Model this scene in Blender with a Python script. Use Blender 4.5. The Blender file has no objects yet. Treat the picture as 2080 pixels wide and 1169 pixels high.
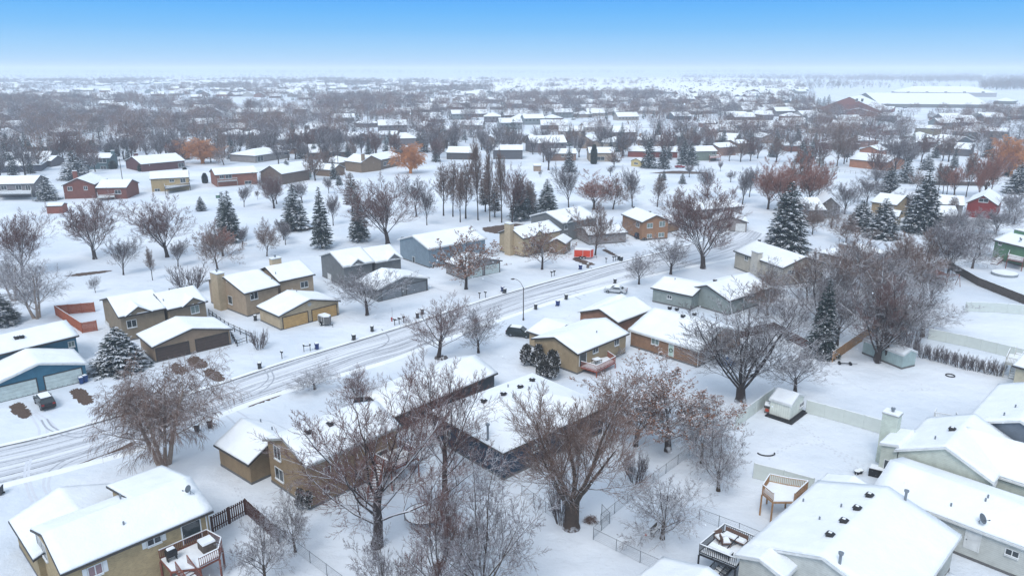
import bpy, math, random
import numpy as np
from mathutils import Vector, Matrix

# ---------------------------------------------------------------- camera, world, sun, exposure
SC = bpy.context.scene
COL = SC.collection
CAM_H = 44.0
F_PX = 1500.0                       # focal length in pixels of a 2080 px wide picture
PITCH = math.atan((584.5 - 140.0) / F_PX)
cd = bpy.data.cameras.new("camera")
cam = bpy.data.objects.new("camera", cd)
COL.objects.link(cam)
cd.sensor_width = 36.0
cd.lens = F_PX / 2080.0 * 36.0
cd.clip_start = 0.5
cd.clip_end = 30000.0
cam.location = (0, 0, CAM_H)
cam.rotation_euler = (math.pi / 2 - PITCH, 0, 0)
SC.camera = cam

SUN_EL, SUN_AZ = math.radians(52), math.radians(200)
world = bpy.data.worlds.new("World")
SC.world = world
world.use_nodes = True
wn, wl = world.node_tree.nodes, world.node_tree.links
bg = wn["Background"]
sky = wn.new("ShaderNodeTexSky")
sky.sky_type = 'NISHITA'
sky.sun_disc = False
sky.sun_elevation = SUN_EL
sky.sun_rotation = SUN_AZ
sky.air_density = 1.0
sky.dust_density = 1.0
geo = wn.new("ShaderNodeNewGeometry")
sep = wn.new("ShaderNodeSeparateXYZ")
wl.new(geo.outputs["Incoming"], sep.inputs[0])
neg = wn.new("ShaderNodeMath"); neg.operation = 'MULTIPLY'; neg.inputs[1].default_value = -1
wl.new(sep.outputs["Z"], neg.inputs[0])
ramp = wn.new("ShaderNodeValToRGB")
mr = wn.new("ShaderNodeMapRange")
mr.inputs["From Min"].default_value = -0.02
mr.inputs["From Max"].default_value = 0.14
wl.new(neg.outputs[0], mr.inputs["Value"])
wl.new(mr.outputs[0], ramp.inputs[0])
def lin(c):
    return tuple(((x / 255.0) / 12.92 if x / 255.0 <= 0.04045 else ((x / 255.0 + 0.055) / 1.055) ** 2.4) for x in c)
els = ramp.color_ramp.elements
stops = [(0.0, (176, 203, 226)), (0.125, (176, 206, 232)), (0.20, (168, 214, 250)), (0.30, (152, 208, 253)),
         (0.43, (122, 195, 253)), (0.56, (100, 185, 254)), (0.66, (86, 176, 255)), (1.0, (70, 160, 245))]
els[0].position, els[0].color = stops[0][0], (*lin(stops[0][1]), 1)
els[1].position, els[1].color = stops[-1][0], (*lin(stops[-1][1]), 1)
for p, c in stops[1:-1]:
    e = els.new(p); e.color = (*lin(c), 1)
SKY_STRENGTH = 0.10
sc1 = wn.new("ShaderNodeVectorMath"); sc1.operation = 'SCALE'
EXPOSURE = 0.66
sc1.inputs["Scale"].default_value = 1.0 / SKY_STRENGTH / 2 ** (EXPOSURE * 1.05)
wl.new(ramp.outputs[0], sc1.inputs[0])
# thin overcast overhead: the clear band near the horizon gives way to grey cloud light higher up
mr2 = wn.new("ShaderNodeMapRange")
mr2.inputs["From Min"].default_value = 0.10
mr2.inputs["From Max"].default_value = 0.22
wl.new(neg.outputs[0], mr2.inputs["Value"])
cloud = wn.new("ShaderNodeMix"); cloud.data_type = 'RGBA'
cloud.inputs[0].default_value = 0.62
wl.new(sky.outputs[0], cloud.inputs[6])
cloud.inputs[7].default_value = (6.2, 7.2, 8.3, 1)
mixw = wn.new("ShaderNodeMix"); mixw.data_type = 'RGBA'
wl.new(mr2.outputs[0], mixw.inputs[0])
wl.new(sc1.outputs[0], mixw.inputs[6])
wl.new(cloud.outputs[2], mixw.inputs[7])
wl.new(mixw.outputs[2], bg.inputs["Color"])
bg.inputs["Strength"].default_value = SKY_STRENGTH

sd = bpy.data.lights.new("sun", 'SUN')
sd.energy = 1.15
sd.angle = math.radians(22)
sd.color = (1.0, 0.95, 0.9)
sun = bpy.data.objects.new("sun", sd)
COL.objects.link(sun)
sun.rotation_euler = (math.pi / 2 - SUN_EL, 0, math.pi - SUN_AZ + math.radians(0))
SC.view_settings.view_transform = 'Standard'
SC.view_settings.look = 'None'
SC.view_settings.exposure = EXPOSURE
SC.view_settings.gamma = 1.0
SC.cycles.max_bounces = 6
SC.cycles.diffuse_bounces = 3
SC.cycles.glossy_bounces = 2
SC.cycles.transmission_bounces = 2
SC.cycles.volume_bounces = 2
SC.cycles.use_denoising = True
SC.cycles.caustics_reflective = False
SC.cycles.caustics_refractive = False

# ---------------------------------------------------------------- pixel -> world helpers (photo pixels, 2080 x 1169)
SP, CP = math.sin(PITCH), math.cos(PITCH)
def ray(x, y):
    u = (x - 1040.0) / F_PX; v = (584.5 - y) / F_PX
    return Vector((u, CP + v * SP, -SP + v * CP))
def gp(x, y, z=0.0):
    d = ray(x, y); t = (z - CAM_H) / d.z
    return Vector((d.x * t, d.y * t, z))
def height_at(base, ytop):
    """height of a vertical thing standing at ground point base whose top shows at photo row ytop"""
    # depth along forward axis solves v = (z' / depth)
    v = (584.5 - ytop) / F_PX
    # camera coords of (base.x, base.y, z): fwd = y*CP - (z-H)*SP ; up = y*SP + (z-H)*CP
    Y = base.y
    zz = (v * Y * CP - Y * SP) / (CP + v * SP)
    return zz + CAM_H
def pix(p):
    f = p[1] * CP - (p[2] - CAM_H) * SP; u = p[1] * SP + (p[2] - CAM_H) * CP
    return (1040 + F_PX * p[0] / f, 584.5 - F_PX * u / f)
def px_per_m(p):
    return F_PX / math.sqrt(p[0] ** 2 + p[1] ** 2 + CAM_H ** 2)

# ---------------------------------------------------------------- objects and tags
def tag(o, label=None, cat=None, group=None, kind=None):
    if label: o['label'] = label
    if cat: o['category'] = cat
    if group: o['group'] = group
    if kind: o['kind'] = kind
    return o
def empty(name, loc, rz=0.0, label=None, cat=None, group=None):
    o = bpy.data.objects.new(name, None)
    o.empty_display_size = 0.3
    COL.objects.link(o)
    o.location = loc; o.rotation_euler = (0, 0, rz)
    return tag(o, label, cat, group)
def link(name, me, parent=None, loc=(0, 0, 0), rz=0.0):
    o = bpy.data.objects.new(name, me)
    COL.objects.link(o)
    o.parent = parent
    o.location = loc
    if rz: o.rotation_euler = (0, 0, rz)
    return o

class MB:
    def __init__(s): s.v = []; s.f = []; s.m = []; s.M = None
    def pts(s, P):
        i0 = len(s.v)
        for p in P:
            s.v.append(tuple(s.M @ Vector(p)) if s.M else tuple(p))
        return i0
    def poly(s, P, m=0):
        i = s.pts(P); s.f.append(tuple(range(i, i + len(P)))); s.m.append(m)
    def box(s, x0, x1, y0, y1, z0, z1, m=0):
        i = s.pts([(x0, y0, z0), (x1, y0, z0), (x1, y1, z0), (x0, y1, z0), (x0, y0, z1), (x1, y0, z1), (x1, y1, z1), (x0, y1, z1)])
        for q in ((0, 3, 2, 1), (4, 5, 6, 7), (0, 1, 5, 4), (1, 2, 6, 5), (2, 3, 7, 6), (3, 0, 4, 7)):
            s.f.append(tuple(i + k for k in q)); s.m.append(m)
    def frustum(s, x0, x1, y0, y1, z0, z1, k, m=0):
        cx, cy = (x0 + x1) / 2, (y0 + y1) / 2; a, b = (x1 - x0) / 2 * k, (y1 - y0) / 2 * k
        i = s.pts([(x0, y0, z0), (x1, y0, z0), (x1, y1, z0), (x0, y1, z0), (cx - a, cy - b, z1), (cx + a, cy - b, z1), (cx + a, cy + b, z1), (cx - a, cy + b, z1)])
        for q in ((0, 3, 2, 1), (4, 5, 6, 7), (0, 1, 5, 4), (1, 2, 6, 5), (2, 3, 7, 6), (3, 0, 4, 7)):
            s.f.append(tuple(i + k2 for k2 in q)); s.m.append(m)
    def prism(s, P, axis, a, b, m=0):
        """closed polygon P (2D) extruded along axis 'x','y' or 'z' from a to b"""
        def put(p, t):
            return (t, p[0], p[1]) if axis == 'x' else ((p[0], t, p[1]) if axis == 'y' else (p[0], p[1], t))
        n = len(P)
        i = s.pts([put(p, a) for p in P] + [put(p, b) for p in P])
        s.f.append(tuple(range(i, i + n))); s.m.append(m)
        s.f.append(tuple(range(i + 2 * n - 1, i + n - 1, -1))); s.m.append(m)
        for k in range(n):
            s.f.append((i + k, i + n + k, i + n + (k + 1) % n, i + (k + 1) % n)); s.m.append(m)
    def tube(s, P, r, k=8, m=0, cap=True):
        P = [Vector(p) for p in P]; R = r if isinstance(r, (list, tuple)) else [r] * len(P)
        rings = []
        for j, p in enumerate(P):
            d = (P[min(j + 1, len(P) - 1)] - P[max(j - 1, 0)]).normalized()
            ref = Vector((0, 0, 1)) if abs(d.z) < 0.9 else Vector((1, 0, 0))
            u = d.cross(ref).normalized(); w = d.cross(u)
            rings.append(s.pts([p + (u * math.cos(2 * math.pi * q / k) + w * math.sin(2 * math.pi * q / k)) * R[j] for q in range(k)]))
        for j in range(len(P) - 1):
            for q in range(k):
                s.f.append((rings[j] + q, rings[j] + (q + 1) % k, rings[j + 1] + (q + 1) % k, rings[j + 1] + q)); s.m.append(m)
        if cap:
            s.f.append(tuple(rings[0] + q for q in range(k))[::-1]); s.m.append(m)
            s.f.append(tuple(rings[-1] + q for q in range(k))); s.m.append(m)
    def mesh(s, name, mats, smooth=False):
        me = bpy.data.meshes.new(name)
        me.from_pydata(s.v, [], s.f)
        for mt in (mats if isinstance(mats, (list, tuple)) else [mats]): me.materials.append(mt)
        if any(s.m): me.polygons.foreach_set("material_index", s.m)
        if smooth: me.polygons.foreach_set("use_smooth", [True] * len(s.f))
        me.update()
        import bmesh
        b = bmesh.new(); b.from_mesh(me); bmesh.ops.recalc_face_normals(b, faces=b.faces); b.to_mesh(me); b.free()
        return me
    def build(s, name, mats, parent=None, loc=(0, 0, 0), rz=0.0, smooth=False):
        return link(name, s.mesh(name, mats, smooth), parent, loc, rz)

def np_mesh(name, V, Fq, mats, mi=None, smooth=False, n=4):
    """fast mesh from numpy: V (N,3), Fq (M,n)"""
    me = bpy.data.meshes.new(name)
    me.vertices.add(len(V)); me.vertices.foreach_set("co", np.ascontiguousarray(V, dtype=np.float32).ravel())
    M = len(Fq)
    me.loops.add(M * n); me.loops.foreach_set("vertex_index", np.ascontiguousarray(Fq, dtype=np.int32).ravel())
    me.polygons.add(M); me.polygons.foreach_set("loop_start", np.arange(M, dtype=np.int32) * n)
    for mt in (mats if isinstance(mats, (list, tuple)) else [mats]): me.materials.append(mt)
    if mi is not None: me.polygons.foreach_set("material_index", np.asarray(mi, dtype=np.int32))
    me.polygons.foreach_set("use_smooth", np.full(M, smooth))
    me.update(calc_edges=True)
    return me

# ---------------------------------------------------------------- materials
MATS = {}
def new_mat(name, rough=0.8, spec=0.3):
    m = bpy.data.materials.new(name); m.use_nodes = True
    p = m.node_tree.nodes["Principled BSDF"]
    p.inputs["Roughness"].default_value = rough
    p.inputs["Specular IOR Level"].default_value = spec
    return m, m.node_tree.nodes, m.node_tree.links, p
def noise(n, l, scale, detail=3, rough=0.5, co='Object', vec=None):
    t = n.new("ShaderNodeTexNoise"); t.inputs["Scale"].default_value = scale
    t.inputs["Detail"].default_value = detail; t.inputs["Roughness"].default_value = rough
    if vec is None:
        c = n.new("ShaderNodeTexCoord"); l.new(c.outputs[co], t.inputs["Vector"])
    else: l.new(vec, t.inputs["Vector"])
    return t
def rng_(n, l, src, a, b, c=0.0, d=1.0):
    m = n.new("ShaderNodeMapRange"); l.new(src, m.inputs["Value"])
    for k, v in zip(("From Min", "From Max", "To Min", "To Max"), (a, b, c, d)): m.inputs[k].default_value = v
    return m.outputs[0]
def mixc(n, l, fac, a, b):
    m = n.new("ShaderNodeMix"); m.data_type = 'RGBA'
    if isinstance(fac, float): m.inputs[0].default_value = fac
    else: l.new(fac, m.inputs[0])
    for i, c in ((6, a), (7, b)):
        if isinstance(c, tuple): m.inputs[i].default_value = (*c[:3], 1)
        else: l.new(c, m.inputs[i])
    return m.outputs[2]
def math_(n, l, op, a, b=None):
    m = n.new("ShaderNodeMath"); m.operation = op
    for i, c in ((0, a), (1, b)):
        if c is None: continue
        if isinstance(c, (int, float)): m.inputs[i].default_value = c
        else: l.new(c, m.inputs[i])
    return m.outputs[0]
def bump(n, l, p, h, strength=0.3, dist=0.1):
    b = n.new("ShaderNodeBump"); b.inputs["Strength"].default_value = strength; b.inputs["Distance"].default_value = dist
    l.new(h, b.inputs["Height"]); l.new(b.outputs[0], p.inputs["Normal"])

SNOW = (0.82, 0.86, 0.89)
def snow_on_top(n, l, base, lo, hi, scale=3.0, amt=1.0, co='Object', col=(0.78, 0.82, 0.88), nv=.35):
    """snow lies where the surface itself faces up"""
    g = n.new("ShaderNodeNewGeometry"); s = n.new("ShaderNodeSeparateXYZ"); l.new(g.outputs["Normal"], s.inputs[0])
    nz = noise(n, l, scale, 2, 0.6, co)
    v = math_(n, l, 'ADD', s.outputs["Z"], rng_(n, l, nz.outputs[0], 0.3, 0.7, -nv, nv))
    f = rng_(n, l, v, lo, hi, 0.0, amt)
    return mixc(n, l, f, base, col)
def bark_mat(name, c1, c2, lo=0.45, hi=0.75, amt=1.0, sc=2.0, nv=.35):
    m, n, l, p = new_mat(name, 0.9, 0.15)
    nz = noise(n, l, 5.0, 3)
    c = mixc(n, l, nz.outputs[0], c1, c2)
    l.new(snow_on_top(n, l, c, lo, hi, sc, amt, nv=nv), p.inputs["Base Color"])
    return m
def plain(name, c, rough=0.6, spec=0.3, var=0.12, metal=0.0, scale=1.5):
    if name in MATS: return MATS[name]
    m, n, l, p = new_mat(name, rough, spec)
    nz = noise(n, l, scale, 3)
    l.new(mixc(n, l, rng_(n, l, nz.outputs[0], 0.3, 0.7), tuple(x * (1 - var) for x in c), tuple(min(1, x * (1 + var)) for x in c)), p.inputs["Base Color"])
    p.inputs["Metallic"].default_value = metal
    MATS[name] = m
    return m
def snow_mat(name, big=0.35, small=0.25):
    m, n, l, p = new_mat(name, 0.75, 0.25)
    a = noise(n, l, 0.35, 4, 0.6, 'Object'); b = noise(n, l, 6.0, 3, 0.6, 'Object')
    l.new(mixc(n, l, rng_(n, l, a.outputs[0], 0.25, 0.75), (0.77, 0.815, 0.855), (0.86, 0.895, 0.92)), p.inputs["Base Color"])
    s = n.new("ShaderNodeMath"); s.operation = 'MULTIPLY_ADD'
    l.new(a.outputs[0], s.inputs[0]); s.inputs[1].default_value = 6.0; l.new(b.outputs[0], s.inputs[2])
    bump(n, l, p, s.outputs[0], 0.6, 0.06)
    return m
M_SNOW = snow_mat("roof_snow")
def ground_mat():
    m, n, l, p = new_mat("ground_snow", 0.8, 0.2)
    g = n.new("ShaderNodeNewGeometry").outputs["Position"]
    a = noise(n, l, 0.045, 4, 0.55, vec=g); b = noise(n, l, 0.5, 4, 0.6, vec=g); c = noise(n, l, 3.2, 3, 0.65, vec=g)
    col = mixc(n, l, rng_(n, l, a.outputs[0], 0.35, 0.65), (0.585, 0.65, 0.725), (0.745, 0.79, 0.84))
    # litter and grass tips poking through here and there
    spots = rng_(n, l, c.outputs[0], 0.66, 0.76, 0.0, 0.5)
    msk = rng_(n, l, noise(n, l, 0.08, 3, 0.6, vec=g).outputs[0], 0.52, 0.68)
    col = mixc(n, l, math_(n, l, 'MULTIPLY', spots, msk), col, (0.33, 0.31, 0.29))
    l.new(col, p.inputs["Base Color"])
    s = math_(n, l, 'ADD', math_(n, l, 'MULTIPLY', b.outputs[0], 3.0), math_(n, l, 'ADD', math_(n, l, 'MULTIPLY', a.outputs[0], 22.0), math_(n, l, 'MULTIPLY', c.outputs[0], 0.5)))
    bump(n, l, p, s, 0.75, 0.11)
    return m
M_GROUND = ground_mat()
def wall_mat(c, kind='lap'):
    key = ("wall", tuple(c), kind)
    if key in MATS: return MATS[key]
    m, n, l, p = new_mat("wall_" + kind, 0.75, 0.2)
    co = n.new("ShaderNodeTexCoord").outputs["Object"]
    a = noise(n, l, 1.3, 4, 0.6, vec=co)
    col = mixc(n, l, rng_(n, l, a.outputs[0], 0.3, 0.7), tuple(x * 0.86 for x in c), tuple(min(1, x * 1.12) for x in c))
    if kind == 'brick':
        b = n.new("ShaderNodeTexBrick"); mp = n.new("ShaderNodeMapping")
        cx = n.new("ShaderNodeSeparateXYZ"); l.new(co, cx.inputs[0])
        cb = n.new("ShaderNodeCombineXYZ"); l.new(math_(n, l, 'ADD', cx.outputs[0], cx.outputs[1]), cb.inputs[0]); l.new(cx.outputs[2], cb.inputs[1])
        l.new(cb.outputs[0], b.inputs["Vector"]); b.inputs["Scale"].default_value = 2.2
        b.inputs["Color1"].default_value = (0.9, 0.9, 0.9, 1); b.inputs["Color2"].default_value = (1.25, 1.2, 1.15, 1); b.inputs["Mortar"].default_value = (1.3, 1.35, 1.4, 1)
        b.inputs["Mortar Size"].default_value = 0.03
        mm = n.new("ShaderNodeMix"); mm.data_type = 'RGBA'; mm.blend_type = 'MULTIPLY'; mm.inputs[0].default_value = 0.75
        l.new(col, mm.inputs[6]); l.new(b.outputs[0], mm.inputs[7]); col = mm.outputs[2]
        bump(n, l, p, b.outputs["Fac"], 0.3, 0.02)
    else:
        cx = n.new("ShaderNodeSeparateXYZ"); l.new(co, cx.inputs[0])
        src = cx.outputs[2] if kind == 'lap' else math_(n, l, 'ADD', cx.outputs[0], cx.outputs[1])
        fr = math_(n, l, 'FRACT', math_(n, l, 'MULTIPLY', src, 5.0 if kind == 'lap' else 3.3))
        ln = rng_(n, l, fr, 0.0, 0.14, 0.62, 1.0)
        mm = n.new("ShaderNodeMix"); mm.data_type = 'RGBA'; mm.blend_type = 'MULTIPLY'; mm.inputs[0].default_value = 1.0
        l.new(col, mm.inputs[6]); cc = n.new("ShaderNodeCombineXYZ")
        for i in range(3): l.new(ln, cc.inputs[i])
        l.new(cc.outputs[0], mm.inputs[7]); col = mm.outputs[2]
        bump(n, l, p, fr, 0.4, 0.02)
    l.new(col, p.inputs["Base Color"])
    MATS[key] = m
    return m
M_FASCIA = plain("dark_fascia", (0.05, 0.045, 0.042))
M_TRIM = plain("white_trim", (0.62, 0.64, 0.64))
M_GREYTRIM = plain("grey_trim", (0.33, 0.34, 0.33))
M_GLASS = plain("dark_glass", (0.035, 0.045, 0.05), 0.12, 0.6)
M_GLASS2 = plain("pale_glass", (0.16, 0.21, 0.20), 0.15, 0.6)
M_BLACK = plain("black_plastic", (0.018, 0.018, 0.02), 0.5)
M_METAL = plain("grey_metal", (0.22, 0.25, 0.28), 0.4, 0.5, metal=0.6)
M_DECK = plain("red_deck_wood", (0.20, 0.075, 0.055), 0.8, 0.15, 0.25)
M_DARKWOOD = plain("dark_brown_wood", (0.085, 0.042, 0.035), 0.85, 0.1, 0.3, scale=4)
M_CEDAR = plain("orange_cedar", (0.32, 0.10, 0.055), 0.8, 0.1, 0.25, scale=3)
M_TANWOOD = plain("tan_wood", (0.36, 0.21, 0.11), 0.8, 0.15, 0.25, scale=3)
M_GREYWOOD = plain("weathered_wood", (0.10, 0.085, 0.075), 0.9, 0.1, 0.3, scale=3)
M_VINYL = plain("white_vinyl", (0.58, 0.63, 0.60), 0.55, 0.3, 0.04)
M_MULCH = None
def mulch():
    m, n, l, p = new_mat("bare_soil_and_leaves", 0.95, 0.1)
    g = n.new("ShaderNodeNewGeometry").outputs["Position"]
    a = noise(n, l, 5.0, 4, 0.7, vec=g); b = noise(n, l, 14.0, 3, 0.7, vec=g)
    c = mixc(n, l, rng_(n, l, a.outputs[0], 0.3, 0.7), (0.055, 0.042, 0.036), (0.15, 0.10, 0.075))
    c = mixc(n, l, rng_(n, l, b.outputs[0], 0.62, 0.72, 0, 0.6), c, (0.62, 0.65, 0.70))
    l.new(c, p.inputs["Base Color"]); bump(n, l, p, b.outputs[0], 0.6, 0.05)
    return m
M_MULCH = mulch()
BARK_DARK = bark_mat("bark_dark", (0.034, 0.027, 0.026), (0.068, 0.052, 0.047), 0.22, 0.42, 0.97, 2.0, .12)
BARK_BROWN = bark_mat("bark_brown", (0.050, 0.038, 0.032), (0.10, 0.074, 0.058), 0.24, 0.44, 0.97, 2.0, .12)
BARK_BIRCH = bark_mat("bark_birch", (0.20, 0.15, 0.12), (0.42, 0.35, 0.30), 0.5, 0.75)
TW_RED = bark_mat("twig_red_brown", (0.11, 0.055, 0.048), (0.18, 0.09, 0.075), 0.6, 1.05, 0.65)
TW_GREY = bark_mat("twig_grey_violet", (0.085, 0.068, 0.075), (0.15, 0.12, 0.125), 0.4, 0.9, 0.75)
TW_DARK = bark_mat("twig_dark", (0.060, 0.046, 0.046), (0.11, 0.083, 0.08), 0.45, 0.95, 0.7)
TW_BROWN = bark_mat("twig_warm_brown", (0.15, 0.095, 0.075), (0.22, 0.14, 0.11), 0.6, 1.05, 0.65)
TW_FROST = bark_mat("twig_frosted", (0.10, 0.08, 0.085), (0.17, 0.14, 0.145), 0.25, 0.8, 0.8)
TW_WILLOW = bark_mat("twig_orange", (0.42, 0.16, 0.05), (0.62, 0.27, 0.09), 0.85, 1.1, 0.4)
TW_PINK = bark_mat("twig_rust", (0.24, 0.10, 0.07), (0.36, 0.16, 0.11), 0.7, 1.0, 0.5)
LEAF_DRY = bark_mat("dry_leaf", (0.16, 0.075, 0.045), (0.30, 0.15, 0.09), 0.75, 1.0, 0.8)
NEEDLE = bark_mat("spruce_needle", (0.018, 0.030, 0.028), (0.045, 0.062, 0.055), 0.88, 1.12, 0.8, 1.0)
NEEDLE_SN = bark_mat("spruce_needle_snowy", (0.012, 0.022, 0.022), (0.035, 0.050, 0.046), 0.93, 1.08, 0.97, 2.0)
NEEDLE_BR = bark_mat("pine_needle_brown", (0.045, 0.038, 0.028), (0.10, 0.07, 0.05), 0.75, 1.05, 0.8, 1.2)
ARBOR = bark_mat("arborvitae_foliage", (0.03, 0.045, 0.035), (0.06, 0.075, 0.055), 0.85, 1.1, 0.7, 2)
# ---------------------------------------------------------------- vegetation
def nrm(a): return a / np.maximum(np.linalg.norm(a, axis=-1, keepdims=True), 1e-9)
def perp(d):
    ref = np.where(np.abs(d[..., 2:3]) < 0.9, np.array([0., 0, 1]), np.array([1., 0, 0]))
    u = nrm(np.cross(d, ref)); return u, np.cross(d, u)
def tubes(P, R, k):
    """P (N,S+1,3) polylines, R (N,S+1) radii -> verts, quads"""
    N, S1 = R.shape
    d = np.empty_like(P); d[:, 1:-1] = P[:, 2:] - P[:, :-2]; d[:, 0] = P[:, 1] - P[:, 0]; d[:, -1] = P[:, -1] - P[:, -2]
    d = nrm(d); u, w = perp(d)
    a = np.arange(k) * 2 * np.pi / k
    V = P[:, :, None, :] + (u[:, :, None, :] * np.cos(a)[None, None, :, None] + w[:, :, None, :] * np.sin(a)[None, None, :, None]) * R[:, :, None, None]
    idx = np.arange(N * S1 * k).reshape(N, S1, k)
    q = np.stack([idx[:, :-1], np.roll(idx, -1, 2)[:, :-1], np.roll(idx, -1, 2)[:, 1:], idx[:, 1:]], -1).reshape(-1, 4)
    return V.reshape(-1, 3), q
def grow(seed, stems, levels):
    """stems: dict of start, dir, len, rad arrays; levels: list of dicts"""
    rng = np.random.default_rng(seed)
    st, di, ln, ra = [np.asarray(stems[k], float) for k in ('start', 'dir', 'len', 'rad')]
    out = []
    for lv, s in enumerate(levels):
        N, S = len(ln), s['seg']
        P = np.empty((N, S + 1, 3)); P[:, 0] = st; d = nrm(di); D = np.empty((N, S, 3))
        for i in range(S):
            d = nrm(d + rng.normal(0, s['wob'], (N, 3)) + np.array([0, 0, s['trop']]))
            D[:, i] = d; P[:, i + 1] = P[:, i] + d * (ln / S)[:, None]
        t = np.linspace(0, 1, S + 1)
        tip = s.get('tip', 0.35)
        R = ra[:, None] * (1 - (1 - tip) * t[None, :])
        if lv == 0: R[:, 0] *= 1.35
        out.append((P, R, s.get('k', 3), s.get('crown', True)))
        if lv + 1 >= len(levels): break
        c = s['n']
        tt = (np.arange(c) + rng.uniform(0.1, 0.9, (N, c))) / c
        tt = s['t0'] + (s.get('t1', 1.0) - s['t0']) * tt
        if s.get('cont', True): tt[:, -1] = 1.0
        x = np.clip(tt * S, 0, S - 1e-6); ii = x.astype(int); fr = x - ii
        rows = np.arange(N)[:, None]
        pos = P[rows, ii] * (1 - fr[..., None]) + P[rows, ii + 1] * fr[..., None]
        dd = D[rows, ii]
        rr = R[rows, ii] * (1 - fr) + R[rows, ii + 1] * fr
        u, w = perp(dd)
        az = rng.uniform(0, 6.283, (N, 1)) + np.arange(c)[None, :] * 2.4 + rng.normal(0, 0.3, (N, c))
        an = np.radians(s['ang'] + (s.get('ang1', s['ang']) - s['ang']) * tt) * rng.uniform(0.75, 1.25, (N, c))
        if s.get('cont', True): an[:, -1] *= 0.35
        nd = dd * np.cos(an)[..., None] + (u * np.cos(az)[..., None] + w * np.sin(az)[..., None]) * np.sin(an)[..., None]
        nl = ln[:, None] * s['lr'] * (1 - s.get('ld', 0.4) * (tt - s['t0']) / max(1e-6, 1 - s['t0'])) * rng.uniform(0.7, 1.2, (N, c))
        nr = np.maximum(rr * s.get('rr', 0.6), s.get('rmin', 0.01))
        st, di, ln, ra = pos.reshape(-1, 3), nd.reshape(-1, 3), nl.ravel(), nr.ravel()
    return out
TEMPL = {}
def make_bare(key, seed, stems, levels, mbark, mtwig, leaves=0, leafsize=0.12):
    parts = grow(seed, stems, levels)
    def join(sel):
        Vs, Qs, o = [], [], 0
        for P, R, k, c in sel:
            V, q = tubes(P, R, k); Vs.append(V); Qs.append(q + o); o += len(V)
        return np.concatenate(Vs), np.concatenate(Qs)
    zmax = max(p[0][:, :, 2].max() for p in parts)
    allp = parts[-1][0][:, -1]
    wid = np.percentile(np.hypot(allp[:, 0], allp[:, 1]), 96)
    V, Q = join([p for p in parts if not p[3]])
    tm = np_mesh("trunk", V, Q, mbark, smooth=True)
    V, Q = join([p for p in parts if p[3]])
    mi = np.zeros(len(Q), int); mats = [mtwig]
    if leaves:
        rng = np.random.default_rng(seed + 5)
        P = parts[-1][0]; i = rng.integers(0, len(P), leaves)
        c = P[i, rng.integers(1, P.shape[1], leaves)] + rng.normal(0, 0.05, (leaves, 3))
        a = nrm(rng.normal(0, 1, (leaves, 3))) * leafsize * rng.uniform(.6, 1.3, (leaves, 1)); b = nrm(rng.normal(0, 1, (leaves, 3))) * leafsize * 0.7
        L = np.stack([c - a, c - b, c + a, c + b], 1).reshape(-1, 3)
        q = np.arange(len(L)).reshape(-1, 4) + len(V)
        V = np.concatenate([V, L]); Q = np.concatenate([Q, q]); mi = np.concatenate([mi, np.ones(leaves, int)]); mats.append(LEAF_DRY)
    cm = np_mesh("crown", V, Q, mats, mi, smooth=True)
    TEMPL[key] = (tm, cm, zmax, wid)
def stem(n=1, lean=0.05, ln=4.0, r=0.28, seed=1, base=0.15):
    rng = np.random.default_rng(seed)
    az = np.arange(n) * 6.283 / n + rng.uniform(0, 1)
    d = np.stack([np.cos(az) * lean, np.sin(az) * lean, np.ones(n)], 1)
    st = np.stack([np.cos(az) * base * (n > 1), np.sin(az) * base * (n > 1), np.full(n, -0.2)], 1)
    return dict(start=st, dir=d, len=np.full(n, ln) * rng.uniform(.85, 1.1, n), rad=np.full(n, r) * rng.uniform(.8, 1.1, n))
def L(seg, wob, trop, n=0, t0=.3, ang=40, lr=.6, **k):
    d = dict(seg=seg, wob=wob, trop=trop, n=n, t0=t0, ang=ang, lr=lr); d.update(k); return d
def vase(key, seed, det=1, mb=None, mt=None, trunk=3.2, r=.26, ang=70, ang1=18, a2=34, lr0=2.2, trop=.06, leaves=0, n1=8, wr=.0095, n=(8, 7, 5, 4), tstart=.5, lr2=.5, lr3=.5, **k):
    make_bare(key, seed, stem(1, .03, trunk, r, seed), [
        L(4, .04, .05, n1, tstart, ang, lr0, k=8, crown=False, tip=.7, rr=.36, ld=.05, ang1=ang1),
        L(7, .075, trop, n[0], .15, a2, lr2, k=6, crown=False, tip=.25, rr=.52, ld=.5),
        L(5, .09, trop * .8, n[1], .12, a2, lr3, k=4, crown=False, tip=.3, rr=.55, rmin=wr * 1.3),
        L(4, .11, trop * .8, n[2], .12, 34, .55, k=3, tip=.4, rr=.6, rmin=wr),
    ] + ([L(3, .12, trop, n[3], .15, 32, .65, k=3, tip=.6, rr=.7, rmin=wr * .8), L(2, .14, trop, k=3, tip=.5)] if det else [L(2, .14, trop, k=3, tip=.5)]), mb or BARK_DARK, mt or TW_GREY, leaves, **k)
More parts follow.
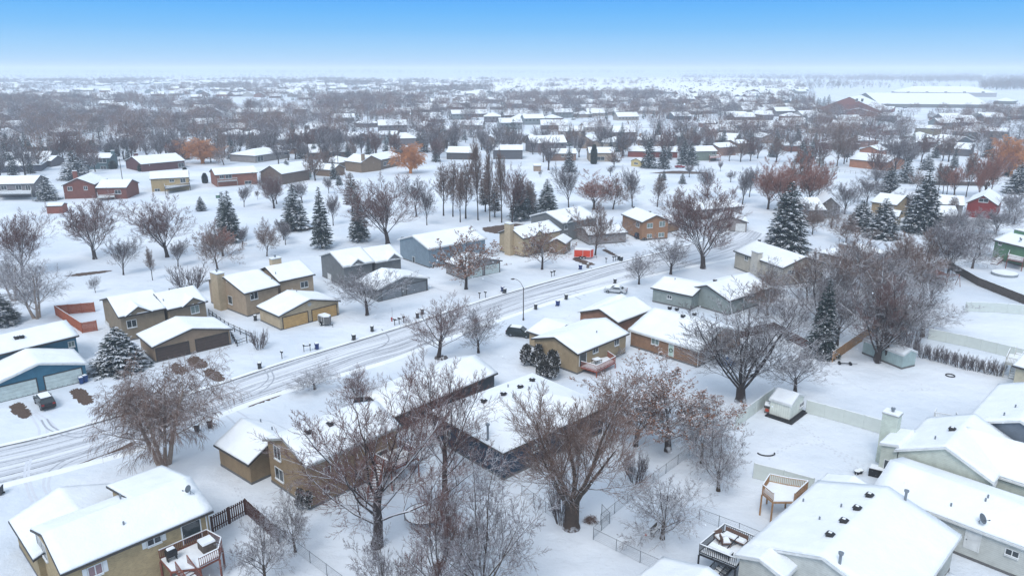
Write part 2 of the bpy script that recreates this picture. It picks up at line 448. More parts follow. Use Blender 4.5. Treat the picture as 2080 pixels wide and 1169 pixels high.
# near, detailed
vase('big_a', 3, 1, BARK_DARK, TW_RED, trunk=4.4, r=.22, ang=78, ang1=16, n1=11, lr0=1.5, trop=.07, tstart=.42, n=(9, 7, 5, 4), wr=.0085)
vase('big_b', 11, 1, BARK_DARK, TW_DARK, trunk=2.4, r=.34, ang=48, ang1=14, n1=12, lr0=3.6, trop=.05, tstart=.5, wr=.011)
vase('round', 7, 1, BARK_DARK, TW_GREY, trunk=2.2, r=.18, ang=80, ang1=20, n1=11, lr0=2.1, trop=.03, a2=40)
vase('frost', 9, 1, BARK_BROWN, TW_FROST, trunk=2.2, r=.18, ang=88, ang1=30, n1=11, lr0=2.0, trop=.0, a2=44)
vase('leafy', 21, 1, BARK_DARK, TW_BROWN, trunk=2.4, r=.2, ang=80, ang1=22, n1=11, lr0=2.1, trop=.03, leaves=5200, n=(8, 6, 5, 3), leafsize=.075)
make_bare('giant', 31, dict(start=[[0, 0, -.3]], dir=[[.02, 0, 1]], len=[3.0], rad=[.62]), [
    L(4, .04, .03, 9, .55, 60, 3.2, k=12, crown=False, tip=.8, rr=.40, ld=.1, ang1=24),
    L(8, .07, .06, 9, .25, 34, .46, k=8, crown=False, tip=.2, rr=.38, ld=.45),
    L(5, .10, .07, 8, .15, 34, .55, k=5, crown=False, tip=.3, rr=.55, rmin=.02),
    L(4, .12, .07, 7, .15, 34, .58, k=3, tip=.45, rr=.55, rmin=.013),
    L(3, .13, .06, 4, .2, 32, .65, k=3, tip=.6, rr=.7, rmin=.0095),
    L(2, .14, .05, k=3, tip=.5)], BARK_BROWN, TW_BROWN)
make_bare('birch', 41, stem(4, .36, 5.0, .14, 4, .2), [
    L(6, .05, .05, 11, .3, 46, .66, k=7, crown=False, tip=.45, rr=.42, ld=.25),
    L(5, .10, .03, 8, .2, 46, .5, k=5, crown=False, tip=.3, rr=.45, rmin=.016),
    L(4, .14, -.04, 8, .15, 46, .62, k=3, tip=.5, rr=.55, rmin=.009),
    L(4, .14, -.24, 6, .15, 42, .8, k=3, tip=.5, rr=.65, rmin=.0075),
    L(3, .14, -.40, k=3, tip=.5)], BARK_BIRCH, TW_BROWN)
make_bare('birch_pale', 43, stem(3, .22, 6.0, .15, 5, .2), [
    L(6, .05, .06, 11, .25, 44, .5, k=7, crown=False, tip=.35, rr=.5, ld=.3),
    L(5, .12, .05, 7, .2, 48, .5, k=5, crown=False, tip=.35, rr=.5, rmin=.02),
    L(4, .16, .0, 7, .15, 46, .6, k=3, tip=.5, rr=.6, rmin=.013),
    L(3, .18, -.05, 4, .2, 40, .7, k=3, tip=.5, rr=.7, rmin=.011),
    L(2, .16, -.1, k=3, tip=.5)], BARK_BIRCH, TW_FROST)
make_bare('shrub', 51, stem(12, .7, 1.2, .035, 6, .18), [
    L(4, .08, .12, 6, .2, 28, .6, k=4, crown=False, tip=.5, rr=.7, rmin=.012),
    L(3, .12, .12, 5, .2, 30, .6, k=3, tip=.5, rr=.7, rmin=.009),
    L(3, .14, .1, 3, .2, 30, .6, k=3, tip=.5, rmin=.007), L(2, .14, .1, k=3)], BARK_BROWN, TW_FROST)
# middle distance
vase('mid_a', 61, 1, BARK_DARK, TW_GREY, trunk=3.4, r=.22, ang=66, n1=10, lr0=1.9, wr=.0135, n=(9, 7, 6, 4))
vase('mid_b', 62, 1, BARK_DARK, TW_RED, trunk=2.8, r=.24, ang=58, n1=10, lr0=2.4, trop=.07, wr=.0135, n=(9, 7, 6, 4))
vase('mid_c', 63, 1, BARK_BROWN, TW_BROWN, trunk=2.4, r=.2, ang=80, n1=10, lr0=2.2, trop=.03, wr=.0135, n=(9, 7, 6, 4))
vase('mid_tall', 64, 1, BARK_DARK, TW_BROWN, trunk=10, r=.22, ang=40, n1=20, lr0=.46, trop=.08, wr=.0155, tstart=.3, n=(7, 6, 5, 4))
vase('mid_pink', 65, 1, BARK_BROWN, TW_PINK, trunk=2.6, r=.2, ang=56, n1=10, lr0=2.3, trop=.08, wr=.0145, n=(9, 7, 6, 4))
vase('mid_leaf', 66, 1, BARK_DARK, TW_BROWN, trunk=2.6, r=.2, ang=76, n1=10, lr0=2.0, trop=.03, wr=.018, n=(7, 5, 4, 3), leaves=2600, leafsize=.11)
make_bare('willow', 67, stem(1, .03, 1.8, .28, 67), [
    L(4, .04, .05, 12, .4, 74, 2.2, k=7, crown=False, tip=.7, rr=.5, ld=.1, ang1=14),
    L(6, .08, .04, 9, .2, 42, .5, k=5, crown=False, tip=.3, rr=.5),
    L(4, .12, -.05, 8, .15, 42, .6, k=3, tip=.5, rr=.6, rmin=.026),
    L(4, .12, -.25, 5, .15, 40, .75, k=3, tip=.5, rr=.8, rmin=.024), L(2, .1, -.5, k=3)], TW_WILLOW, TW_WILLOW)
# far
vase('far_a', 71, 0, BARK_DARK, TW_GREY, trunk=3.2, r=.26, ang=66, n1=9, lr0=1.9, wr=.030, n=(8, 7, 6, 3))
vase('far_b', 72, 0, BARK_DARK, TW_BROWN, trunk=2.8, r=.26, ang=78, n1=9, lr0=2.1, trop=.05, wr=.030, n=(8, 7, 6, 3))
vase('far_c', 73, 0, BARK_DARK, TW_RED, trunk=3.0, r=.26, ang=52, n1=9, lr0=2.3, trop=.08, wr=.030, n=(8, 7, 6, 3))

def make_conifer(key, seed, H, R, whorls, boughs, sprays, mneedle, gap=0.12, droop=.35, size=1.0, pw=.85):
    rng = np.random.default_rng(seed)
    Vs, Qs, o = [], [], 0
    hs = np.linspace(gap, 0.985, whorls)
    Ks = []
    for i, h in enumerate(hs):
        nb = max(4, int(boughs * (1 - h) ** .5 + 2))
        for b in range(nb):
            az = 6.283 * b / nb + i * 1.1 + rng.uniform(-.25, .25)
            Lb = R * (1 - h) ** pw * rng.uniform(.72, 1.12) + 0.12
            z0 = h * H + rng.uniform(-.15, .15)
            dx, dy = math.cos(az), math.sin(az)
            up = 0.25 - (1 - h) * droop * 1.2
            ns = max(3, int(sprays * (Lb / R) ** .7))
            t = (np.arange(ns) + rng.uniform(.2, .8, ns)) / ns
            px_ = Lb * t
            pz = z0 + px_ * up - (px_ / R) ** 2 * droop * .6 * R * .5
            for side in (-1, 0, 1):
                a2 = az + side * rng.uniform(.45, 1.0, ns)
                l = (0.26 + 0.30 * (1 - np.abs(t - .55))) * min(1.15, Lb / 1.6 + .35) * size * rng.uniform(.75, 1.25, ns)
                w = l * (0.30 if side else .36)
                c = np.stack([dx * px_, dy * px_, pz], 1)
                d = np.stack([np.cos(a2), np.sin(a2), -rng.uniform(.10, .65, ns)], 1); d = nrm(d)
                s = np.stack([-np.sin(a2), np.cos(a2), rng.normal(0, .3, ns)], 1)
                tip = c + d * l[:, None]
                m1 = c + d * (l * .45)[:, None] + s * (w * .5)[:, None]; m2 = c + d * (l * .45)[:, None] - s * (w * .5)[:, None]
                m1[:, 2] -= .05 * size; m2[:, 2] -= .05 * size
                Ks.append(np.stack([c, m2, tip, m1], 1))
    K = np.concatenate(Ks).reshape(-1, 3)
    cm = np_mesh("crown", K, np.arange(len(K)).reshape(-1, 4), mneedle)
    P = np.array([[[0, 0, -.2], [0, 0, H * .4], [0, 0, H * .98]]], float)
    V, Q = tubes(P, np.array([[.022 * H, .014 * H, .004 * H]]), 8)
    tm = np_mesh("trunk", V, Q, BARK_DARK, smooth=True)
    TEMPL[key] = (tm, cm, H, R)
make_conifer('spruce_snow', 1, 10, 2.5, 36, 10, 12, NEEDLE_SN, gap=.05)
make_conifer('spruce_dark', 2, 10, 2.2, 32, 10, 10, NEEDLE, gap=.11)
make_conifer('spruce_mid', 3, 10, 2.4, 22, 8, 7, NEEDLE_SN, gap=.07, size=1.35)
make_conifer('spruce_far', 4, 10, 2.4, 13, 6, 4, NEEDLE, gap=.06, size=2.3)
make_conifer('pine', 5, 10, 2.0, 20, 8, 7, NEEDLE_BR, gap=.22, size=1.5, droop=.2, pw=.6)
def make_column(key, seed, H, R, n, m, size):
    rng = np.random.default_rng(seed)
    h = rng.uniform(0.01, 1, n); az = rng.uniform(0, 6.283, n)
    rad = R * np.minimum(1, (1 - h) * 2.4 + .12) ** .7 * rng.uniform(.72, 1.05, n) * np.minimum(1, h * 8 + .6)
    c = np.stack([np.cos(az) * rad, np.sin(az) * rad, h * H], 1)
    out = nrm(np.stack([np.cos(az), np.sin(az), np.full(n, .9)], 1) + rng.normal(0, .35, (n, 3)))
    a = out * size * rng.uniform(.7, 1.3, (n, 1)); b = nrm(np.cross(out, rng.normal(0, 1, (n, 3)))) * size * .5
    K = np.stack([c - a * .5, c - b, c + a, c + b], 1).reshape(-1, 3)
    cm = np_mesh("crown", K, np.arange(len(K)).reshape(-1, 4), m)
    V, Q = tubes(np.array([[[0, 0, -.1], [0, 0, H * .3], [0, 0, H * .8]]], float), np.array([[.06, .05, .02]]), 6)
    TEMPL[key] = (np_mesh("trunk", V, Q, BARK_DARK), cm, H, R)
def make_lobes(key, seed, m):
    rng = np.random.default_rng(seed); Cs = []
    for i in range(11):
        c0 = np.array([rng.uniform(-.95, .95), rng.uniform(-.95, .95), rng.uniform(.5, 1.7)]); r0 = rng.uniform(.45, .8)
        n = 420; d = nrm(rng.normal(0, 1, (n, 3))); c = c0 + d * r0 * rng.uniform(.7, 1.12, (n, 1)); c[:, 2] = np.maximum(c[:, 2], .05)
        out = nrm(d + [0, 0, .5] + rng.normal(0, .35, (n, 3))); a = out * rng.uniform(.08, .24, (n, 1)); b = nrm(np.cross(out, rng.normal(0, 1, (n, 3)))) * .09
        Cs.append(np.stack([c - a * .5, c - b, c + a, c + b], 1).reshape(-1, 3))
    K = np.concatenate(Cs); cm = np_mesh("crown", K, np.arange(len(K)).reshape(-1, 4), m)
    V, Q = tubes(np.array([[[0, 0, -.1], [0, 0, .6], [0, 0, 1.2]]], float), np.array([[.09, .07, .03]]), 6)
    TEMPL[key] = (np_mesh("trunk", V, Q, BARK_DARK), cm, 2.5, 1.5)
make_column('arborvitae', 6, 5, .8, 1500, ARBOR, .35)
make_lobes('snow_bush', 7,  bark_mat("evergreen_bush", (0.03, 0.035, 0.03), (0.08, 0.07, 0.06), .35, .62, .95, 7.0))

TREES = []
def tree(x, y, ytop, key, label, name=None, cat=None, wpx=None, group=None, lean=0.0, h=None, pos=None, seed=None):
    """a tree standing at photo pixel (x,y) on the ground, its top at photo row ytop, crown width wpx photo pixels"""
    b = pos if pos is not None else gp(x, y)
    H = h if h else height_at(b, ytop)
    tm, cm, tz, tw = TEMPL[key]
    s = H / tz
    sx = s
    if wpx: sx = min(2.6 * s, max(0.4 * s, (wpx / px_per_m(b)) / 2 / tw))
    if name is None:
        name = 'conifer_tree' if key.startswith('spruce') or key == 'pine' else ('arborvitae' if key == 'arborvitae' else 'bare_tree')
        cat = {'conifer_tree': 'conifer', 'arborvitae': 'arborvitae', 'bare_tree': 'tree'}[name]
    r = random.Random(int(b.x * 97 + b.y * 31) if seed is None else seed)
    o = empty(name, b, r.uniform(0, 6.28), label, cat, group)
    o.scale = (sx, sx, s)
    if lean: o.rotation_euler = (0, lean, 0)
    link('trunk', tm, o); link('crown', cm, o)
    TREES.append((o, b, sx * tw))
    return o
# ---------------------------------------------------------------- ground, road, haze
def flat_strip(name, pl, pr, z, mat, kind='structure'):
    """sheet between two world polylines, UV: u = metres across, v = metres along"""
    n = len(pl); V = []; F = []; UV = []
    s = 0.0
    for i in range(n):
        if i: s += ((Vector(pl[i]) + Vector(pr[i])) / 2 - (Vector(pl[i - 1]) + Vector(pr[i - 1])) / 2).length
        w = (Vector(pl[i]) - Vector(pr[i])).length
        V += [(pl[i][0], pl[i][1], z), (pr[i][0], pr[i][1], z)]; UV += [(0.0, s), (w, s)]
    for i in range(n - 1): F.append((2 * i, 2 * i + 1, 2 * i + 3, 2 * i + 2))
    me = bpy.data.meshes.new(name); me.from_pydata(V, [], F); me.materials.append(mat)
    uv = me.uv_layers.new(name="UVMap")
    for lp in me.loops: uv.data[lp.index].uv = UV[lp.vertex_index]
    me.update()
    o = link(name, me); tag(o, kind=kind)
    return o
V = np.array([[-12e3, -60, 0], [12e3, -60, 0], [12e3, 16e3, 0], [-12e3, 16e3, 0]], float)
tag(link('ground', np_mesh('ground', V, np.array([[0, 1, 2, 3]]), M_GROUND)), kind='structure')

def smooth_line(P, n=10):
    P = [Vector(p) for p in P]; out = []
    for i in range(len(P) - 1):
        p0 = P[max(i - 1, 0)]; p1 = P[i]; p2 = P[i + 1]; p3 = P[min(i + 2, len(P) - 1)]
        for k in range(n):
            t = k / n
            out.append(0.5 * ((2 * p1) + (p2 - p0) * t + (2 * p0 - 5 * p1 + 4 * p2 - p3) * t * t + (3 * p1 - p0 - 3 * p2 + p3) * t ** 3))
    out.append(P[-1]); return out
ROAD_FAR = [(-260, 962), (0, 908), (122, 879), (300, 828), (449, 780), (569, 740), (662, 712), (825, 662), (945, 623), (1059, 588), (1240, 539), (1320, 519), (1400, 498), (1466, 478), (1500, 460)]
ROAD_NEAR = [(-260, 1052), (0, 984), (161, 943), (300, 902), (500, 819), (640, 774), (784, 732), (870, 700), (1021, 645), (1157, 601), (1300, 563), (1400, 541), (1500, 520), (1556, 500), (1575, 482)]
rf = smooth_line([gp(*p) for p in ROAD_FAR]); rn = smooth_line([gp(*p) for p in ROAD_NEAR])
def road_mat():
    m, n, l, p = new_mat("snowy_road", 0.75, 0.25)
    uv = n.new("ShaderNodeUVMap").outputs[0]
    s = n.new("ShaderNodeSeparateXYZ"); l.new(uv, s.inputs[0])
    # wheel tracks: noise that is long along the street and narrow across it
    g = n.new("ShaderNodeNewGeometry").outputs["Position"]
    wob = noise(n, l, 0.05, 2, vec=g)
    u = math_(n, l, 'ADD', s.outputs[0], math_(n, l, 'MULTIPLY', wob.outputs[0], 1.6))
    def stretch(su, sv):
        cb = n.new("ShaderNodeCombineXYZ")
        l.new(math_(n, l, 'MULTIPLY', u, su), cb.inputs[0]); l.new(math_(n, l, 'MULTIPLY', s.outputs[1], sv), cb.inputs[1])
        return cb.outputs[0]
    a = noise(n, l, 1.0, 3, 0.55, vec=stretch(1.25, 0.012)); b = noise(n, l, 1.0, 4, 0.7, vec=stretch(3.6, 0.05)); c = noise(n, l, 2.5, 4, 0.7, vec=g)
    base = mixc(n, l, rng_(n, l, a.outputs[0], 0.38, 0.62), (0.50, 0.53, 0.58), (0.74, 0.775, 0.82))
    lines = rng_(n, l, b.outputs[0], 0.49, 0.62)
    lines = math_(n, l, 'MULTIPLY', lines, rng_(n, l, c.outputs[0], 0.35, 0.6, 0.35, 1.0))
    lines = math_(n, l, 'MULTIPLY', lines, rng_(n, l, a.outputs[0], 0.62, 0.45, 0.35, 1.0))
    col = mixc(n, l, lines, base, (0.085, 0.095, 0.115))
    # gutter: dark wet line beside each kerb
    e1 = rng_(n, l, math_(n, l, 'ADD', s.outputs[0], math_(n, l, 'MULTIPLY', c.outputs[0], 0.5)), 0.35, 0.75, 0.75, 0.0)
    col = mixc(n, l, math_(n, l, 'MULTIPLY', e1, rng_(n, l, noise(n, l, 0.25, 3, vec=g).outputs[0], 0.4, 0.6, 0.25, 1)), col, (0.12, 0.125, 0.14))
    l.new(col, p.inputs["Base Color"])
    bump(n, l, p, math_(n, l, 'ADD', a.outputs[0], math_(n, l, 'MULTIPLY', b.outputs[0], 0.4)), 0.5, 0.08)
    return m
flat_strip('road', rf, rn, 0.004, road_mat())
def kerb(line, side, name='kerb'):
    P = []
    for i, p in enumerate(line):
        d = (line[min(i + 1, len(line) - 1)] - line[max(i - 1, 0)]).normalized(); nn = Vector((-d.y, d.x, 0)) * side
        P.append((p, p + nn * 0.35))
    b = MB()
    for i in range(len(P) - 1):
        (a, c), (a2, c2) = P[i], P[i + 1]
        b.poly([(a.x, a.y, 0), (a2.x, a2.y, 0), (a2.x, a2.y, .11), (a.x, a.y, .11)], 1)
        b.poly([(a.x, a.y, .11), (a2.x, a2.y, .11), (c2.x, c2.y, .13), (c.x, c.y, .13)], 0)
        b.poly([(c.x, c.y, .13), (c2.x, c2.y, .13), (c2.x + (c2 - a2).x * 2, c2.y + (c2 - a2).y * 2, .001), (c.x + (c - a).x * 2, c.y + (c - a).y * 2, .001)], 0)
    tag(b.build(name, [M_SNOW, plain("kerb_concrete", (0.16, 0.165, 0.17), 0.9)]), kind='structure')
kerb(rf, 1); kerb(rn, -1)
# wheel tracks on the drives
M_TRACK = plain("packed_snow", (0.60, 0.635, 0.69), 0.8, 0.2, 0.06, scale=3)
def track(P, w=.28, z=.006, name='wheel_track', m=None):
    pts = smooth_line([gp(*p) for p in P], 6); A, B = [], []
    for i, p in enumerate(pts):
        d = (pts[min(i + 1, len(pts) - 1)] - pts[max(i - 1, 0)]).normalized(); nn = Vector((-d.y, d.x, 0)) * w / 2
        A.append(p + nn); B.append(p - nn)
    flat_strip(name, A, B, z, m or M_TRACK)
for P in ([(55, 935), (50, 965), (58, 1000), (66, 1018)], [(62, 932), (58, 965), (68, 1000), (76, 1015)], [(92, 962), (88, 985), (95, 1002)], [(104, 958), (98, 985), (104, 1000)],
          [(60, 840), (78, 868), (80, 892)], [(68, 838), (92, 865), (98, 888)], [(72, 836), (105, 858), (120, 880)],
          [(470, 828), (500, 846), (520, 868)], [(450, 836), (476, 858), (492, 880)],
          [(830, 560), (900, 590), (985, 600)], [(960, 560), (1000, 575), (1040, 585)], [(985, 556), (1020, 572), (1062, 580)]):
    track(P)
M_RUT = plain("grey_slush_rut", (0.36, 0.385, 0.43), 0.7, 0.3, 0.25, scale=2)
for P in ([(250, 890), (190, 912), (130, 935), (95, 960)], [(262, 894), (200, 916), (142, 938), (106, 962)], [(420, 838), (470, 812), (520, 790), (545, 768), (535, 748)], [(430, 842), (482, 815), (530, 795), (556, 770), (548, 748)],
          [(300, 860), (230, 872), (150, 880), (110, 868), (95, 850)], [(312, 866), (238, 878), (152, 887), (100, 872), (84, 852)], [(600, 775), (700, 735), (760, 712), (790, 690), (775, 668)],
          [(900, 668), (990, 628), (1080, 600), (1150, 590), (1190, 600)], [(908, 674), (998, 634), (1084, 607), (1150, 598), (1180, 608)], [(1000, 618), (1080, 590), (1160, 565), (1200, 548), (1195, 538)],
          [(0, 940), (120, 912), (260, 872), (400, 826), (520, 782)], [(1120, 590), (1220, 562), (1330, 538), (1420, 514)], [(560, 770), (700, 728), (860, 672), (980, 628)]):
    track(P, .22, .009, m=M_RUT)
# trodden trails
def trail(P, seed=1, name='footprint_trail'):
    rng = random.Random(seed); pts = smooth_line([gp(*q) for q in P], 8); b = MB(); acc = 0; side = 1
    for i in range(len(pts) - 1):
        a, c = pts[i], pts[i + 1]; d = c - a; ln = d.length; d.normalize(); nn = Vector((-d.y, d.x, 0)); s = 0
        while s < ln:
            side = -side; q = a + d * s + nn * (.14 * side + rng.uniform(-.05, .05)); r1, r2 = .19, .10
            b.poly([(q.x + d.x * r1 * math.cos(t) + nn.x * r2 * math.sin(t), q.y + d.y * r1 * math.cos(t) + nn.y * r2 * math.sin(t), .008) for t in [k * math.pi / 4 for k in range(8)]])
            s += rng.uniform(.5, .72)
    tag(b.build(name, M_TRACK), kind='structure')
for i, P in enumerate(([(215, 690), (260, 720), (300, 760), (320, 790)], [(505, 700), (520, 740), (560, 745), (640, 712)], [(700, 640), (735, 655), (800, 662)], [(1240, 720), (1300, 745), (1360, 725)], [(480, 990), (500, 1020), (560, 1010)],
        [(1600, 845), (1650, 880), (1740, 950), (1790, 955)], [(1330, 1090), (1280, 1060), (1240, 1050)], [(1690, 745), (1760, 790), (1900, 790)], [(1070, 700), (1040, 730), (1010, 720)], [(1100, 640), (1130, 650), (1160, 640)],
        [(620, 720), (600, 690), (590, 675)], [(880, 600), (930, 610), (980, 600)], [(180, 830), (230, 820), (300, 800)], [(1560, 930), (1620, 900), (1700, 915), (1780, 960)])):
    trail(P, i)
# bare strips where snow has melted over leaves and soil
def blob(P, name, z=.012, rag=.3, seed=1, label=None):
    rng = random.Random(seed); pts = [gp(*p) for p in P]; c = sum(pts, Vector()) / len(pts); pts = smooth_line(pts + [pts[0]], 14)[:-1]
    pts = [p + (p - c).normalized() * rng.uniform(-rag, rag) for p in pts]
    b = MB(); b.poly([(p.x, p.y, z) for p in pts]); o = b.build(name, M_MULCH); tag(o, kind='structure')
BLOBS = [[(20, 824), (34, 818), (46, 819), (64, 838), (60, 845), (42, 849), (22, 830)], [(141, 795), (152, 789), (174, 791), (189, 812), (184, 819), (166, 821), (146, 801)],
         [(378, 731), (392, 724), (405, 725), (421, 740), (417, 746), (402, 748), (385, 740)], [(412, 753), (425, 748), (442, 754), (457, 768), (448, 774), (430, 771), (416, 760)],
         [(160, 941), (230, 915), (268, 897), (262, 908), (200, 928), (163, 944)], [(499, 819), (530, 808), (566, 794), (574, 799), (560, 807), (512, 824), (500, 823)],
         [(1162, 527), (1170, 524), (1206, 535), (1204, 538), (1190, 538)], [(1222, 508), (1230, 506), (1252, 517), (1246, 519)], [(345, 745), (358, 736), (380, 750), (372, 760), (352, 756)],
         [(980, 462), (1050, 454), (1075, 462), (1020, 474), (985, 470)], [(130, 561), (165, 554), (222, 549), (220, 552), (168, 560)], [(1318, 352), (1370, 347), (1432, 350), (1430, 353), (1370, 353)],
         [(585, 468), (600, 465), (640, 461), (634, 466), (600, 470)]]
for i, P in enumerate(BLOBS): blob(P, 'bare_soil', seed=i)

hm = bpy.data.materials.new("haze_air"); hm.use_nodes = True
hn, hl = hm.node_tree.nodes, hm.node_tree.links
hn.clear(); ho = hn.new("ShaderNodeOutputMaterial"); hv = hn.new("ShaderNodeVolumePrincipled")
hv.inputs["Color"].default_value = (0.80, 0.89, 0.98, 1); hv.inputs["Density"].default_value = 0.00033; hv.inputs["Anisotropy"].default_value = 0.0
hl.new(hv.outputs[0], ho.inputs["Volume"])
b = MB(); b.box(-13e3, 13e3, -70, 17e3, -1.0, 66.0)
tag(b.build('haze', hm), kind='stuff')

# ---------------------------------------------------------------- buildings
HOUSES = []
WALLT = .2
class House: pass
def roof_h(h, x, y):
    """height of the roof's upper face at local x,y"""
    L_, D, z, r, k = h.L, h.D, h.z, h.rise, h.kind
    if k == 'g': return z + r * (1 - abs(y - D * h.rf) / (D * (h.rf if y < D * h.rf else 1 - h.rf)))
    if k == 'x': return z + r * (1 - abs(x - L_ * h.rf) / (L_ * (h.rf if x < L_ * h.rf else 1 - h.rf)))
    m = min(L_, D) / 2
    return z + r * min(1, min(x, L_ - x, y, D - y) / m)
def shell(h, t0, t1, ins, extra=0.0):
    """closed roof slab between offsets t0 (bottom) and t1 (top), inset ins from the eaves"""
    b = MB(); L_, D, z, r = h.L, h.D, h.z, h.rise
    if h.kind in 'gx':
        W = D if h.kind == 'g' else L_; E = L_ if h.kind == 'g' else D; rf = h.rf * W
        s1 = r / rf; s2 = r / (W - rf)
        P = [(ins, z + t1 + s1 * ins), (rf, z + r + t1), (W - ins, z + t1 + s2 * ins), (W - ins, z + t0 + s2 * ins), (rf, z + r + t0), (ins, z + t0 + s1 * ins)]
        b.prism(P, 'x' if h.kind == 'g' else 'y', ins, E - ins)
    else:
        m = min(L_, D) / 2; s = r / m
        def ring(t): return [(ins, ins, z + t + s * ins), (L_ - ins, ins, z + t + s * ins), (L_ - ins, D - ins, z + t + s * ins), (ins, D - ins, z + t + s * ins)]
        def ridge(t): return [(m, m, z + r + t), (L_ - m, D - m, z + r + t)] if L_ != D else [(m, m, z + r + t)] * 2
        for t in (t0, t1):
            q = ring(t); R0, R1 = ridge(t)
            if L_ >= D:
                b.poly([q[0], q[1], R1, R0]); b.poly([q[2], q[3], R0, R1]); b.poly([q[1], q[2], R1]); b.poly([q[3], q[0], R0])
            else:
                b.poly([q[1], q[2], R1, R0]); b.poly([q[3], q[0], R0, R1]); b.poly([q[0], q[1], R0]); b.poly([q[2], q[3], R1])
        a, c = ring(t0), ring(t1)
        for i in range(4): b.poly([a[i], a[(i + 1) % 4], c[(i + 1) % 4], c[i]])
    return b
def rough_snow(me, cuts=13):
    import bmesh
    from mathutils import noise as mn
    b = bmesh.new(); b.from_mesh(me); bmesh.ops.remove_doubles(b, verts=b.verts, dist=1e-4)
    es = [e for e in b.edges if e.calc_length() > .6]
    bmesh.ops.subdivide_edges(b, edges=es, cuts=cuts, use_grid_fill=True); b.normal_update()
    sx = len(me.vertices) * 7.3 + me.vertices[0].co.z * 31
    for v in b.verts:
        c = v.co * .8 + Vector((sx, 0, 0)); k = mn.noise(c) * .05 + mn.noise(c * 3.1) * .025
        nn = v.normal.copy()
        if nn.z < -.2: continue
        v.co += nn * k
    for f in b.faces: f.smooth = True
    b.to_mesh(me); b.free()
def house(name, label, a, b, z, d, kind='g', rise=1.5, wall=(.3, .25, .2), wk='lap', o=.4, rf=.5, cat='house', group=None, fascia=None, snow=None, lod=0, heading=None):
    """a, b: photo pixels of the near eave's left and right ends at height z; d: depth in metres or the photo pixel of the far left eave corner"""
    A = gp(a[0], a[1], z) if len(a) == 2 else Vector((a[0], a[1], z)); B = gp(b[0], b[1], z) if len(b) == 2 else Vector((b[0], b[1], z))
    ex = (B - A); ex.z = 0; L_ = ex.length; ex.normalize(); ey = Vector((-ex.y, ex.x, 0))
    if isinstance(d, tuple): d = (gp(d[0], d[1], z) - A).dot(ey)
    if snow is None: snow = .11 + .09 * ((len(HOUSES) * 37) % 10) / 10
    h = House(); h.L, h.D, h.z, h.rise, h.kind, h.rf, h.o = L_, d, z, rise, kind, rf, o
    h.A = Vector((A.x, A.y, 0)); h.ex, h.ey = ex, ey; h.rz = math.atan2(ex.y, ex.x); h.wallc = wall
    h.root = empty(name, h.A, h.rz, label, cat, group)
    W = MB(); t = WALLT
    x0, x1, y0, y1 = o, L_ - o, o, d - o
    if kind == 'g':
        s1, s2 = rise / (d * rf), rise / (d * (1 - rf))
        W.prism([(y0, -.05), (y0, z - t + s1 * o), (d * rf, z + rise - t), (y1, z - t + s2 * o), (y1, -.05)], 'x', x0, x1)
    elif kind == 'x':
        s1, s2 = rise / (L_ * rf), rise / (L_ * (1 - rf))
        W.prism([(x0, -.05), (x0, z - t + s1 * o), (L_ * rf, z + rise - t), (x1, z - t + s2 * o), (x1, -.05)], 'y', y0, y1)
    else:
        W.box(x0, x1, y0, y1, -.05, z - t + rise / (min(L_, d) / 2) * o * .9)
    W.build('wall', wall_mat(wall, wk), h.root)
    shell(h, -t, 0, 0).build('roof', fascia or M_FASCIA, h.root)
    so = shell(h, .003, snow, .05).build('roof_snow', M_SNOW, h.root)
    if lod == 0:
        if kind == 'h':
            bv = so.modifiers.new("soft_edge", 'BEVEL'); bv.width = .07; bv.segments = 2; bv.limit_method = 'ANGLE'
        else: rough_snow(so.data)
        bm_ = MB()
        bm_.box(x0 - .03, x1 + .03, y0 - .03, y1 + .03, -.02, .28)
        bm_.build('foundation', plain("foundation_concrete", (0.13, 0.13, 0.13)), h.root)
    h.inv = (Matrix.Translation(h.A) @ Matrix.Rotation(h.rz, 4, 'Z')).inverted()
    HOUSES.append(h)
    print('HOUSE %-60s L %.1f D %.1f head %.0f' % (label[:60], L_, d, math.degrees(h.rz)))
    return h
def local_ray(h, x, y):
    o = h.inv @ Vector((0, 0, CAM_H)); d = h.inv.to_3x3() @ ray(x, y)
    return o, d
def on_wall(h, s, x, y, off=0.0):
    o, d = local_ray(h, x, y); q = h.o
    if s == 'f': t = (q - off - o.y) / d.y
    elif s == 'b': t = (h.D - q + off - o.y) / d.y
    elif s == 'l': t = (q - off - o.x) / d.x
    else: t = (h.L - q + off - o.x) / d.x
    return o + d * t
def on_roof(h, x, y):
    o, d = local_ray(h, x, y); z = h.z + h.rise / 2
    for _ in range(12):
        t = (z - o.z) / d.z; p = o + d * t
        z = .5 * z + .5 * roof_h(h, min(max(p.x, 0), h.L), min(max(p.y, 0), h.D))
    t = (z - o.z) / d.z; p = o + d * t
    return p
def side_M(h, s, p):
    """matrix of a panel frame at p: X along the wall, Y outward, Z up"""
    q = h.o
    if s == 'f': return Matrix.Translation((p.x, q, p.z)) @ Matrix.Rotation(math.pi, 4, 'Z')
    if s == 'b': return Matrix.Translation((p.x, h.D - q, p.z))
    if s == 'l': return Matrix.Translation((q, p.y, p.z)) @ Matrix.Rotation(math.pi / 2, 4, 'Z')
    return Matrix.Translation((h.L - q, p.y, p.z)) @ Matrix.Rotation(-math.pi / 2, 4, 'Z')
